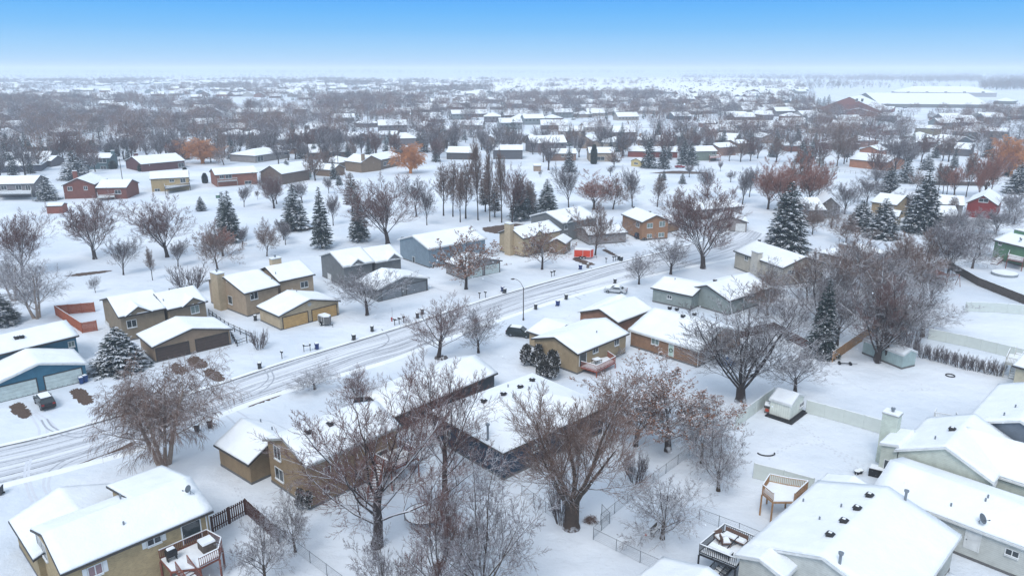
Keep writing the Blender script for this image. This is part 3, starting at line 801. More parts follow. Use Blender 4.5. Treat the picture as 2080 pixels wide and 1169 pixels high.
def extent(h, s, box):
    x0, y0, x1, y1 = box; xc, yc = (x0 + x1) / 2, (y0 + y1) / 2
    pa, pb, pt, pb2, pc = on_wall(h, s, x0, yc), on_wall(h, s, x1, yc), on_wall(h, s, xc, y0), on_wall(h, s, xc, y1), on_wall(h, s, xc, yc)
    w = abs(pa.x - pb.x) if s in 'fb' else abs(pa.y - pb.y)
    hh = abs(pt.z - pb2.z)
    return pc, w, hh
def panel(h, s, M, name, mats, b, lab=None, parent=None):
    o = b.build(name, mats, parent or h.root); o.matrix_local = M
    if lab: o['label'] = lab
    return o
def window(h, s, box=None, at=None, frame=None, glass=None, bars=1, shut=None, size=None, name='window'):
    if box: p, w, hh = extent(h, s, box); w = min(max(w, .6), 4.5); hh = min(max(hh, .5), 3.0)
    else: p, (w, hh) = Vector(at), size
    M = side_M(h, s, p); fr = .08; b = MB(); a, c = w / 2, hh / 2
    b.box(-a, a, 0, .06, c - fr, c); b.box(-a, a, 0, .07, -c, -c + fr); b.box(-a, -a + fr, 0, .06, -c + fr, c - fr); b.box(a - fr, a, 0, .06, -c + fr, c - fr)
    for k in range(bars):
        x = -a + w * (k + 1) / (bars + 1); b.box(x - fr / 2, x + fr / 2, 0, .055, -c + fr, c - fr)
    f = panel(h, s, M, name, frame or M_TRIM, b)
    g = MB(); g.box(-a + fr, a - fr, .002, .03, -c + fr, c - fr); g.build('pane', glass or M_GLASS, f)
    g = MB(); g.box(-a, a, .005, .16, -c - .06, -c - .004); g.box(-a + .02, a - .02, .05, .15, -c + .075, -c + .12, 1); g.build('sill', [frame or M_TRIM, M_SNOW], f)
    if shut:
        for sg in (-1, 1):
            g = MB(); g.box(sg * (a + .03), sg * (a + .38), 0, .05, -c, c); g.build('shutter', shut, f)
    return f
def door(h, s, box, mat=None, name='door', glass=False):
    p, w, hh = extent(h, s, box); w = min(max(w, .8), 2.6); hh = min(max(hh, 1.9), 2.3)
    M = side_M(h, s, p); b = MB(); a, c = w / 2, hh / 2
    b.box(-a - .1, -a, 0, .08, -c, c + .1); b.box(a, a + .1, 0, .08, -c, c + .1); b.box(-a, a, 0, .08, c, c + .1)
    f = panel(h, s, M, name, M_TRIM, b)
    g = MB(); g.box(-a, a, .002, .04, -c, c)
    if not glass:
        g.box(-a + .15, a - .15, .04, .05, .1, c - .15); g.box(-a + .15, a - .15, .04, .05, -c + .15, -.05)
    g.build('panel', mat or M_TRIM, f)
    g = MB(); g.box(a - .14, a - .06, .04, .09, -.06, .02); g.build('handle', M_METAL, f)
    return f
def garage_door(h, s, box, mat, rows=4, lab=None):
    p, w, hh = extent(h, s, box); w = min(w, 5.2); hh = 2.15
    M = side_M(h, s, Vector((p.x, p.y, hh / 2 + .05))); b = MB(); a, c = w / 2, hh / 2
    for r in range(rows):
        z0 = -c + hh * r / rows; z1 = -c + hh * (r + 1) / rows - .02
        n = max(3, int(w / .6))
        b.box(-a, a, 0, .03, z0, z1)
        for k in range(n):
            x0 = -a + w * k / n + .04; x1 = -a + w * (k + 1) / n - .04; b.box(x0, x1, .03, .045, z0 + .07, z1 - .07)
    f = panel(h, s, M, 'garage_door', mat, b, lab)
    g = MB(); g.box(-a - .12, -a, 0, .07, -c, c + .12); g.box(a, a + .12, 0, .07, -c, c + .12); g.box(-a, a, 0, .07, c, c + .12); g.build('frame', M_FASCIA if mat != M_TRIM else M_TRIM, f)
    return f
def vent(h, x, y, big=True):
    p = on_roof(h, x, y); zr = roof_h(h, p.x, p.y); b = MB(); q = .26 if big else .10
    if big:
        b.box(-q, q, -q, q, -.15, .22); b.frustum(-q - .1, q + .1, -q - .1, q + .1, .22, .40, .55); b.frustum(-q + .12, q - .12, -q + .12, q - .12, .40, .44, .5, 1)
    else:
        b.tube([(0, 0, -.15), (0, 0, .34)], .085, 8)
    b.build('roof_vent' if big else 'vent_pipe', [M_BLACK if big else M_METAL, M_SNOW], h.root, (p.x, p.y, zr + snow_t))
snow_t = .15
def flue(h, x, y, ht=1.5, r=.14):
    p = on_roof(h, x, y); zr = roof_h(h, p.x, p.y); b = MB()
    b.tube([(0, 0, -.2), (0, 0, .08)], r * 2.1, 12); b.tube([(0, 0, 0), (0, 0, ht)], r, 12); b.tube([(0, 0, ht - .05), (0, 0, ht + .12)], [r * 1.7, r * 1.9], 12); b.tube([(0, 0, ht + .12), (0, 0, ht + .2)], [r * 1.9, r * .4], 12)
    b.build('flue_pipe', M_METAL, h.root, (p.x, p.y, zr))
def chimney(h, x, y, w, dpt, ztop, wall=None, wk='brick', z0=None, flu=True, m=None):
    """local rectangle centre x,y; from z0 up to ztop"""
    if z0 is None: z0 = roof_h(h, min(max(x, 0), h.L), min(max(y, 0), h.D)) - 1.0
    b = MB(); b.box(-w / 2, w / 2, -dpt / 2, dpt / 2, z0, ztop - .12)
    c = b.build('chimney', m or wall_mat(wall or h.wallc, wk), h.root, (x, y, 0))
    b = MB(); b.box(-w / 2 - .08, w / 2 + .08, -dpt / 2 - .08, dpt / 2 + .08, ztop - .12, ztop); b.build('cap', M_GREYTRIM, c)
    b = MB(); b.box(-w / 2 - .03, w / 2 + .03, -dpt / 2 - .03, dpt / 2 + .03, ztop + .002, ztop + .15); b.build('cap_snow', M_SNOW, c)
    if flu:
        b = MB(); b.tube([(0, 0, ztop), (0, 0, ztop + .5)], .15, 10); b.tube([(0, 0, ztop + .42), (0, 0, ztop + .62)], .24, 10); b.build('flue_pipe', M_METAL, c)
def dormer(h, x, w, rise, y0=0.0, col=None, trim=None, face='f'):
    """small gable that sits on the front slope of a 'g' roof"""
    zb = h.z + .02
    yb = (rise / h.rise) * h.D * h.rf if h.kind == 'g' else 3.0
    b = MB(); b.prism([(-w / 2 + .15, zb), (0, zb + rise - .12), (w / 2 - .15, zb)], 'y', y0 + .05, y0 + yb)
    f = b.build('dormer', wall_mat(col or h.wallc, 'lap'), h.root, (x, 0, 0))
    b = MB()
    for sg in (-1, 1):
        P = [(sg * (w / 2 + .15), zb - .12), (0, zb + rise), (0, zb + rise - .16), (sg * (w / 2 + .15), zb - .28)]
        b.prism(P if sg < 0 else P[::-1], 'y', y0 - .15, y0 + yb + .3)
    b.build('dormer_roof', trim or M_FASCIA, f)
    b = MB()
    for sg in (-1, 1):
        P = [(sg * (w / 2 + .10), zb - .112), (0, zb + rise + .004), (0, zb + rise + .14), (sg * (w / 2 + .10), zb + .02)]
        b.prism(P if sg < 0 else P[::-1], 'y', y0 - .1, y0 + yb + .3)
    b.build('dormer_snow', M_SNOW, f)
def downspout(h, x, y):
    b = MB(); b.tube([(0, 0, .1), (0, 0, h.z - .2)], .06, 6); b.build('downspout', M_TRIM, h.root, (x, y, 0))
def lx(h, x, y, s='f'): return on_wall(h, s, x, y)
# ---------------------------------------------------------------- the near rows
TAN = (.36, .28, .20); BROWN = (.22, .165, .11); GREYW = (.16, .17, .175); BLUEG = (.20, .26, .31); BLUE = (.05, .155, .23)
BEIGE = (.42, .34, .23); OCHRE = (.26, .19, .115); OLIVE = (.32, .25, .145); PALE = (.50, .52, .495); NAVY = (.035, .055, .085); SAGE = (.25, .29, .28)
G_OCH = plain("ochre_door", (.45, .29, .12)); G_DARK = plain("dark_brown_door", (.07, .05, .042)); G_WHITE = plain("pale_green_door", (.50, .58, .57)); G_GREY = plain("grey_door", (.17, .19, .21))

def hpx(h, x, y): return h.A + h.ex * x + h.ey * y
# 1 blue duplex
h = house('house', 'bright blue house behind its gabled double garage, at the left edge', (-62, 735), (161, 681), 4.4, 9, 'g', 1.5, BLUE)
window(h, 'f', (138, 692, 152, 705), glass=M_GLASS2); vent(h, 34, 689, True); vent(h, 45, 687, True)
h = house('garage', 'blue gabled garage with two pale doors and a dark car before it', (-22, 786), (180, 738), 2.7, 7.8, 'x', 1.7, BLUE, cat='garage', fascia=M_TRIM)
garage_door(h, 'f', (-15, 796, 83, 815), G_WHITE); garage_door(h, 'f', (92, 765, 170, 785), G_WHITE)
# 2 brown house
h = house('house', 'taupe brown house with two snowy gable dormers beside the orange fence', (240, 645), (339, 626), 4.5, (189, 611), 'g', 1.9, (.24, .195, .14))
window(h, 'f', (257, 649, 278, 665)); dormer(h, 3.2, 4.2, 1.25); vent(h, 318, 607, False); door(h, 'l', (216, 655, 224, 678))
h.root['label'] = 'taupe brown house with a gable dormer joined to the orange cedar fence'
h = house('house', 'taupe brown house end with a dormer and a big window by the black fence', (340, 630), (423, 611), 4.3, 10, 'g', 1.9, (.24, .195, .14))
window(h, 'f', (387, 620, 405, 636), glass=M_GLASS2); dormer(h, h.L - 2.6, 4.0, 1.2); vent(h, 332, 612, False)
h = house('garage', 'brown gabled garage with two dark doors behind the snowy spruce', (308, 706), (473, 668), 2.7, (270, 681), 'x', 1.6, (.27, .20, .14), cat='garage')
garage_door(h, 'f', (318, 700, 385, 728), G_DARK); garage_door(h, 'f', (398, 680, 464, 705), G_DARK)
# 3 beige house
h = house('house', 'beige house wing with a tall chimney on its left gable wall', (496, 597), (570, 579), 4.6, (450, 562), 'g', 1.9, TAN)
window(h, 'f', (508, 593, 524, 608)); chimney(h, -.25, h.D * .62, 1.5, 2.6, h.z + 2.6, (.46, .37, .25), 'lap', z0=-.05); vent(h, 552, 568, False)
window(h, 'l', (464, 601, 472, 617), bars=0)
h = house('house', 'beige house wing with a square chimney behind its snowy ridge', (567, 573), (641, 557), 4.8, 10.5, 'g', 2.0, TAN)
window(h, 'f', (610, 571, 626, 584)); chimney(h, 3.0, h.D * .62, 2.0, 1.2, h.z + 3.1, (.46, .37, .25), 'lap'); vent(h, 560, 557, False)
h = house('garage', 'beige gabled garage with two tan doors and a small trailer in front', (566, 643), (693, 611), 2.7, (519, 623), 'x', 1.7, BEIGE, cat='garage')
garage_door(h, 'f', (575, 638, 626, 660), G_OCH); garage_door(h, 'f', (634, 622, 684, 642), G_OCH); vent(h, 603, 594, False)
b = MB(); b.tube([(0, 0, 0), (0, -.06, 0)], .38, 16); b.build('gable_vent', M_GREYTRIM, h.root, (h.L / 2, h.o, h.z + .75))
# 4 grey house
h = house('house', 'dark grey house with a white-trimmed dormer and a white side door', (697, 542), (761, 531), 4.7, (635, 521), 'g', 2.0, GREYW, fascia=M_TRIM)
dormer(h, 3.4, 3.4, 1.2, trim=M_TRIM); door(h, 'l', (667, 556, 673, 578))
for v in ((676, 508), (709, 502)): vent(h, *v)
h = house('house', 'dark grey house end with a white-trimmed dormer behind a small tree', (763, 533), (819, 523), 4.6, 11, 'g', 2.0, GREYW, fascia=M_TRIM)
dormer(h, h.L - 2.2, 3.6, 1.3, trim=M_TRIM)
for v in ((740, 502), (765, 497)): vent(h, *v)
h = house('garage', 'dark grey gabled garage half hidden by a round bare tree', (766, 588), (874, 564), 2.7, (722, 570), 'x', 1.6, GREYW, cat='garage', fascia=M_TRIM)
garage_door(h, 'f', (826, 573, 866, 592), G_GREY); garage_door(h, 'f', (776, 584, 816, 602), G_GREY)
# 5 blue grey house
h = house('house', 'slate blue house with a plain gable wall and one tall side window', (870, 506), (990, 484), 4.6, (803, 487), 'g', 2.0, BLUEG, fascia=M_TRIM)
window(h, 'l', (838, 521, 843, 536), bars=0); window(h, 'f', (878, 536, 888, 543))
for v in ((849, 472), (876, 467), (818, 479)): vent(h, *v)
h = house('garage', 'grey garage behind the dark brown leafy tree beside the slate blue house', (941, 545), (1021, 529), 2.7, (896, 532), 'x', 1.4, (.27, .26, .26), cat='garage')
garage_door(h, 'f', (948, 545, 980, 562), G_WHITE); garage_door(h, 'f', (985, 537, 1014, 552), G_WHITE)
# 6 beige chimney house
h = house('house', 'cream house with a tall beige chimney tower up its gable wall', (1063, 485), (1142, 468), 4.7, (1015, 472), 'g', 2.0, BEIGE)
chimney(h, -.3, h.D * .5, 1.3, 2.0, h.z + 3.2, (.46, .37, .25), 'lap', z0=-.05, flu=False); dormer(h, 5.5, 3.4, 1.3); window(h, 'f', (1078, 492, 1088, 500))
h = house('garage', 'small brown garage wing at the right of the cream chimney house', (1112, 493), (1150, 496), 2.7, 6, 'x', 1.2, BROWN, cat='garage')
# 7 grey two storey
h = house('house', 'grey two-storey house with a white-trimmed dormer behind the cream house', (1143, 453), (1215, 440), 5.2, (1088, 436), 'g', 2.0, GREYW, fascia=M_TRIM)
dormer(h, 3.0, 3.2, 1.2, trim=M_TRIM); window(h, 'f', (1146, 457, 1153, 466)); window(h, 'f', (1146, 474, 1153, 482))
h = house('garage', 'low grey garage with a flat snowy roof beside the grey two-storey house', (1196, 478), (1276, 472), 2.7, 9, 'g', 1.2, (.30, .29, .29), cat='garage')
# 8 brown brick
h = house('house', 'brown brick two-storey house with four white windows facing the street', (1304, 452), (1362, 448), 5.0, (1257, 435), 'x', 1.7, (.27, .15, .085), 'brick')
for bx in ((1292, 451, 1299, 461),): window(h, 'l', bx)
for bx in ((1314, 453, 1326, 463), (1339, 449, 1351, 460), (1314, 475, 1324, 483), (1337, 472, 1349, 481)): window(h, 'f', bx, glass=M_GLASS2)
vent(h, 1287, 423); vent(h, 1320, 432)
h = house('garage', 'brown garage attached right of the brown brick two-storey house', (1355, 455), (1384, 448), 2.8, 8, 'g', 1.2, (.24, .15, .09), cat='garage')
# 9
h = house('house', 'long low house behind the big dark tree by the street bend', (1412, 428), (1512, 419), 3.0, 10, 'g', 1.6, (.26, .24, .24))
h = house('garage', 'grey garage with a white door at the bend of the street', (1448, 449), (1521, 452), 2.8, 9, 'x', 1.5, (.28, .26, .25), cat='garage')
garage_door(h, 'f', (1495, 455, 1513, 468), M_TRIM); garage_door(h, 'f', (1458, 455, 1480, 468), M_TRIM)
# 10
h = house('house', 'cream house with a white chimney block on its snowy front slope', (1489, 509), (1590, 545), 4.0, 11.5, 'g', 1.9, (.42, .39, .33))
window(h, 'f', (1513, 519, 1520, 529)); window(h, 'r', (1600, 548, 1614, 558)); window(h, 'r', (1626, 544, 1642, 553))
chimney(h, 8.2, .1, 2.2, 1.2, h.z + 1.6, (.50, .48, .43), 'lap', z0=0, flu=False)
for v in ((1562, 493), (1588, 502), (1612, 509), (1543, 484)): vent(h, *v)
# 11
h = house('house', 'snow-roofed house hidden behind the tangle of brown branches', (1660, 512), (1742, 530), 3.4, 13, 'h', 2.0, (.22, .17, .13))
chimney(h, h.L * .4, 3.5, 1.6, 1.0, h.z + 2.3, (.25, .16, .11))
# 12 sage
h = house('house', 'sage green low house wing with one small dark window', (1321, 584), (1407, 602), 2.9, (1348, 558), 'g', 1.2, SAGE)
window(h, 'f', (1355, 599, 1365, 607)); vent(h, 1371, 569, False)
h = house('house', 'sage green house with a broad gable behind the big bare tree', (1388, 586), (1482, 612), 2.9, 14, 'x', 1.9, SAGE)
for v in ((1452, 573),): vent(h, *v)
# 13 brown brick bungalow
h = house('house', 'brown brick bungalow with a wreath on its pale green back door', (1275, 669), (1421, 713), 2.9, 13.5, 'g', 2.2, (.22, .13, .08), 'brick', fascia=M_TRIM)
window(h, 'f', (1323, 685, 1339, 700), bars=1, glass=M_GLASS2); door(h, 'f', (1359, 700, 1368, 723), plain("pale_green_paint", (.42, .52, .46)))
window(h, 'r', (1432, 708, 1446, 730), bars=2); window(h, 'r', (1458, 700, 1468, 718))
for v in ((1361, 617), (1376, 612), (1387, 645), (1411, 628)): vent(h, *v)
downspout(h, h.L - .3, .25)
# wreath on the door
b = MB(); b.tube([(.3 * math.cos(t), 0, .3 * math.sin(t)) for t in [k * math.pi / 8 for k in range(17)]], .06, 6, cap=False)
p = on_wall(h, 'f', 1363.5, 707); tag(b.build('wreath', plain("wreath_green", (.05, .09, .05)), None, h.root.matrix_world @ Vector((0, 0, 0))), 'green wreath on the back door of the brown brick bungalow', 'wreath')
wre = bpy.data.objects['wreath']; wre.location = h.A + h.ex * p.x + h.ey * (h.o - .12) + Vector((0, 0, 1.5)); wre.rotation_euler = (0, 0, h.rz)
# 14 tan house with the red deck
h = house('house', 'tan bungalow with the small red deck at its back corner', (1174, 720), (1279, 677), 3.4, (1083, 686), 'g', 1.5, (.36, .28, .18))
window(h, 'f', (1204, 706, 1215, 716)); window(h, 'f', (1248, 688, 1257, 701)); vent(h, 1212, 677, False)
door(h, 'f', (1177, 720, 1190, 738), M_GLASS, 'patio_door', True)
house('garage', 'low snow-covered garage wing joining the street side of the tan bungalow', hpx(h, 3.6, h.D - .5), hpx(h, h.L - .6, h.D - .5), 2.6, 5.0, 'x', 1.2, (.36, .28, .18), cat='garage')
h = house('garage', 'garage with a small brown brick gable beyond the tan bungalow roof', (1256, 656), (1330, 628), 2.7, 8.5, 'g', 1.5, (.22, .12, .08), 'brick', cat='garage')
h = house('garage', 'snow-covered garage with a small brown gable end beyond the tan bungalow', (1224, 645), (1290, 612), 2.5, 5.2, 'g', 1.0, (.24, .12, .07), 'brick', cat='garage', fascia=M_TRIM)
# 15 dark blue house
h = house('house', 'dark navy house with a wide snowy roof and a metal flue', (1022, 921), (1238, 824), 3.6, (861, 839), 'h', 1.9, NAVY, 'board')
for v in ((983, 818), (1023, 804), (1057, 789), (1081, 775)): vent(h, *v)
for v in ((1032, 787), (1042, 808), (1075, 792)): vent(h, *v, False)
flue(h, 991, 893, 1.9)
window(h, 'f', (1080, 900, 1100, 915)); window(h, 'l', (900, 870, 915, 885))
h = house('garage', 'dark garage between the navy house and the street', (798, 849), (1012, 757), 2.4, 9, 'g', 1.5, (.055, .06, .07), 'board', cat='garage')
# 17 ochre split house
h = house('house', 'ochre brown split-level house with a back deck among the bare trees', (621, 949), (815, 865), 5.2, (539, 890), 'g', 1.7, OCHRE, fascia=M_GREYTRIM)
for bx in ((557, 906, 570, 932), (560, 951, 576, 974)): window(h, 'l', bx, bars=1)
for bx in ((657, 946, 672, 962), (655, 985, 669, 1000), (720, 955, 735, 970)): window(h, 'f', bx)
door(h, 'f', (766, 915, 786, 945), M_GLASS, 'patio_door', True)
for v in ((671, 865), (626, 881)): vent(h, *v)
h17 = h
h = house('garage', 'ochre brown garage wing with a wide snowy roof beside the birch', (504, 945), (622, 893), 2.7, (443, 899), 'x', 1.9, OCHRE, cat='garage')
for v in ((530, 858), (553, 874)): vent(h, *v, False)
# 18 bottom left house
h = house('house', 'straw yellow house with a red railed deck in the bottom left corner', (122, 1168), (434, 1037), 5.0, (57, 1076), 'g', 1.6, OLIVE, 'brick')
window(h, 'f', (297, 1090, 329, 1105), bars=1, shut=M_TRIM); window(h, 'f', (177, 1145, 210, 1169), bars=1, shut=M_TRIM, glass=plain("curtained_glass", (.25, .17, .18), .2))
window(h, 'l', (78, 1098, 92, 1120)); door(h, 'f', (370, 1060, 408, 1098), M_GLASS, 'patio_door', True); vent(h, 252, 1068, False); downspout(h, 12, .3)
h18 = h
h = house('garage', 'snow-covered garage wing at the left end of the straw yellow house', hpx(h18, -.5, 7.2), hpx(h18, 8.6, 7.2), 2.9, 8.4, 'x', 1.6, OLIVE, cat='garage')
h = house('house_wing', 'long snowy rear roof slope behind the ridge of the straw yellow house', hpx(h18, 7.2, 4.25), hpx(h18, h18.L - .03, 4.25), 4.9, 7.6, 'g', 1.62, OLIVE, cat='house wing', rf=.06)
vent(h, 245, 1012, False)

# 19 houses in the bottom right corner, laid out in a street-aligned frame (s along the street, p towards its far side)
S0 = gp(1491, 1127, 3.6); c45 = math.cos(math.pi / 4)
def sf(s, p, z=0.0): return Vector((S0.x + c45 * (s + p), S0.y + c45 * (s - p), z))
h = house('house', 'pale grey house with a great white roof and four black vents', sf(2, 0), sf(2, 13.2), 3.6, 15, 'x', 2.15, PALE, fascia=M_TRIM)
for v in ((1765, 1011), (1740, 1037), (1713, 1063), (1685, 1091)): vent(h, *v)
for v in ((1631, 1021), (1708, 1032), (1664, 1058)): vent(h, *v, False)
flue(h, 1838, 1018, 1.1, .12); flue(h, 1705, 1147, 1.1, .12)
hR1 = h
house('house', 'pale grey gabled front bay of the great white roof at the bottom edge', sf(0, -.04), sf(0, 4.6), 3.57, 2.6, 'x', .78, PALE, fascia=M_TRIM)
house('house', 'snow-covered far bay of the great white roof next to the wooden deck', sf(16.8, .05), sf(16.8, 5.6), 3.55, 2.3, 'x', .9, PALE, fascia=M_TRIM)
house('house', 'low snow-covered wing cut off by the bottom right corner', sf(3.5, 13.6), sf(3.5, 24), 2.7, 8.5, 'g', 1.1, PALE, fascia=M_TRIM)
h = house('house', 'white-walled house with a satellite dish on its snowy roof', sf(19.3, 4.4), sf(19.3, 22), 3.4, 9.3, 'g', 1.5, PALE, fascia=M_TRIM)
window(h, 'f', (2040, 1115, 2072, 1130)); door(h, 'f', (1960, 1085, 1990, 1110), M_TRIM)
for v in ((1931, 1030), (2001, 1020), (2006, 1013)): vent(h, *v, False)
hR2 = h
PG = (.50, .54, .48)
U = gp(1815.5, 914, 3.9); W3 = Vector((c45, -c45, 0)); S3 = Vector((c45, c45, 0))
h = house('house', 'pale green house with two gables facing the great white roof', U, U + W3 * 9.6, 3.9, 11, 'x', 2.2, PG, fascia=M_TRIM)
vent(h, 1933, 876); vent(h, 1899, 893, False)
Lw = gp(1871.5, 940, 2.95)
h = house('house', 'pale green lower gabled wing in front of the two-gabled house', Lw, Lw + W3 * 6.9, 2.95, 7.5, 'x', 1.5, PG, fascia=M_TRIM)
h = house('house', 'pale green cross wing with one black vent behind the two gables', U + W3 * 5 + S3 * 2.2, U + W3 * 15.5 + S3 * 2.2, 3.7, 9, 'g', 2.35, PG, fascia=M_TRIM)
vent(h, 1993, 877)
Ch = gp(1785, 900, 4.0)
h = house('house', 'pale green back wing carrying the tall boxed chimney', Ch, Ch + W3 * 2.2, 4.0, 5.2, 'x', .45, PG, o=.25, rf=.9, fascia=M_TRIM)
chimney(h, -.2, 4.0, 1.7, 1.3, h.z + 2.3, (.53, .59, .52), 'lap', z0=-.05)
window(h, 'f', (1796, 932, 1805, 955), bars=0); window(h, 'f', (1808, 937, 1816, 960), bars=0)
R4 = gp(1956, 858, 4.6)
h = house('house', 'slate grey gabled house with a long white roof in the right corner', R4, R4 + W3 * 10.6, 4.6, 15.5, 'x', 2.1, (.14, .17, .21), fascia=M_TRIM)
vent(h, 2039, 845, False); vent(h, 2062, 829, False)
CR = gp(1345, 1132, 3.2)
h = house('house', 'snow roof corner of a house cut off by the bottom edge', CR - S3 * 9, CR - S3 * 9 + W3 * 9, 3.2, 9, 'x', 1.4, PALE)
h = house('house', 'cream house corner with a white stair deck at the right edge', (2056, 742), (2120, 760), 4.4, 9, 'g', 1.4, (.50, .47, .36))
# 20 green house
h = house('house', 'leaf green house with a red deck stair and a green chimney', (2016, 487), (2120, 512), 4.6, 10, 'g', 1.8, (.10, .20, .12))
window(h, 'f', (2028, 489, 2036, 498)); chimney(h, 2.8, 5.0, 2.6, 1.2, h.z + 2.6, (.10, .22, .13), 'lap', flu=False)
h20 = h

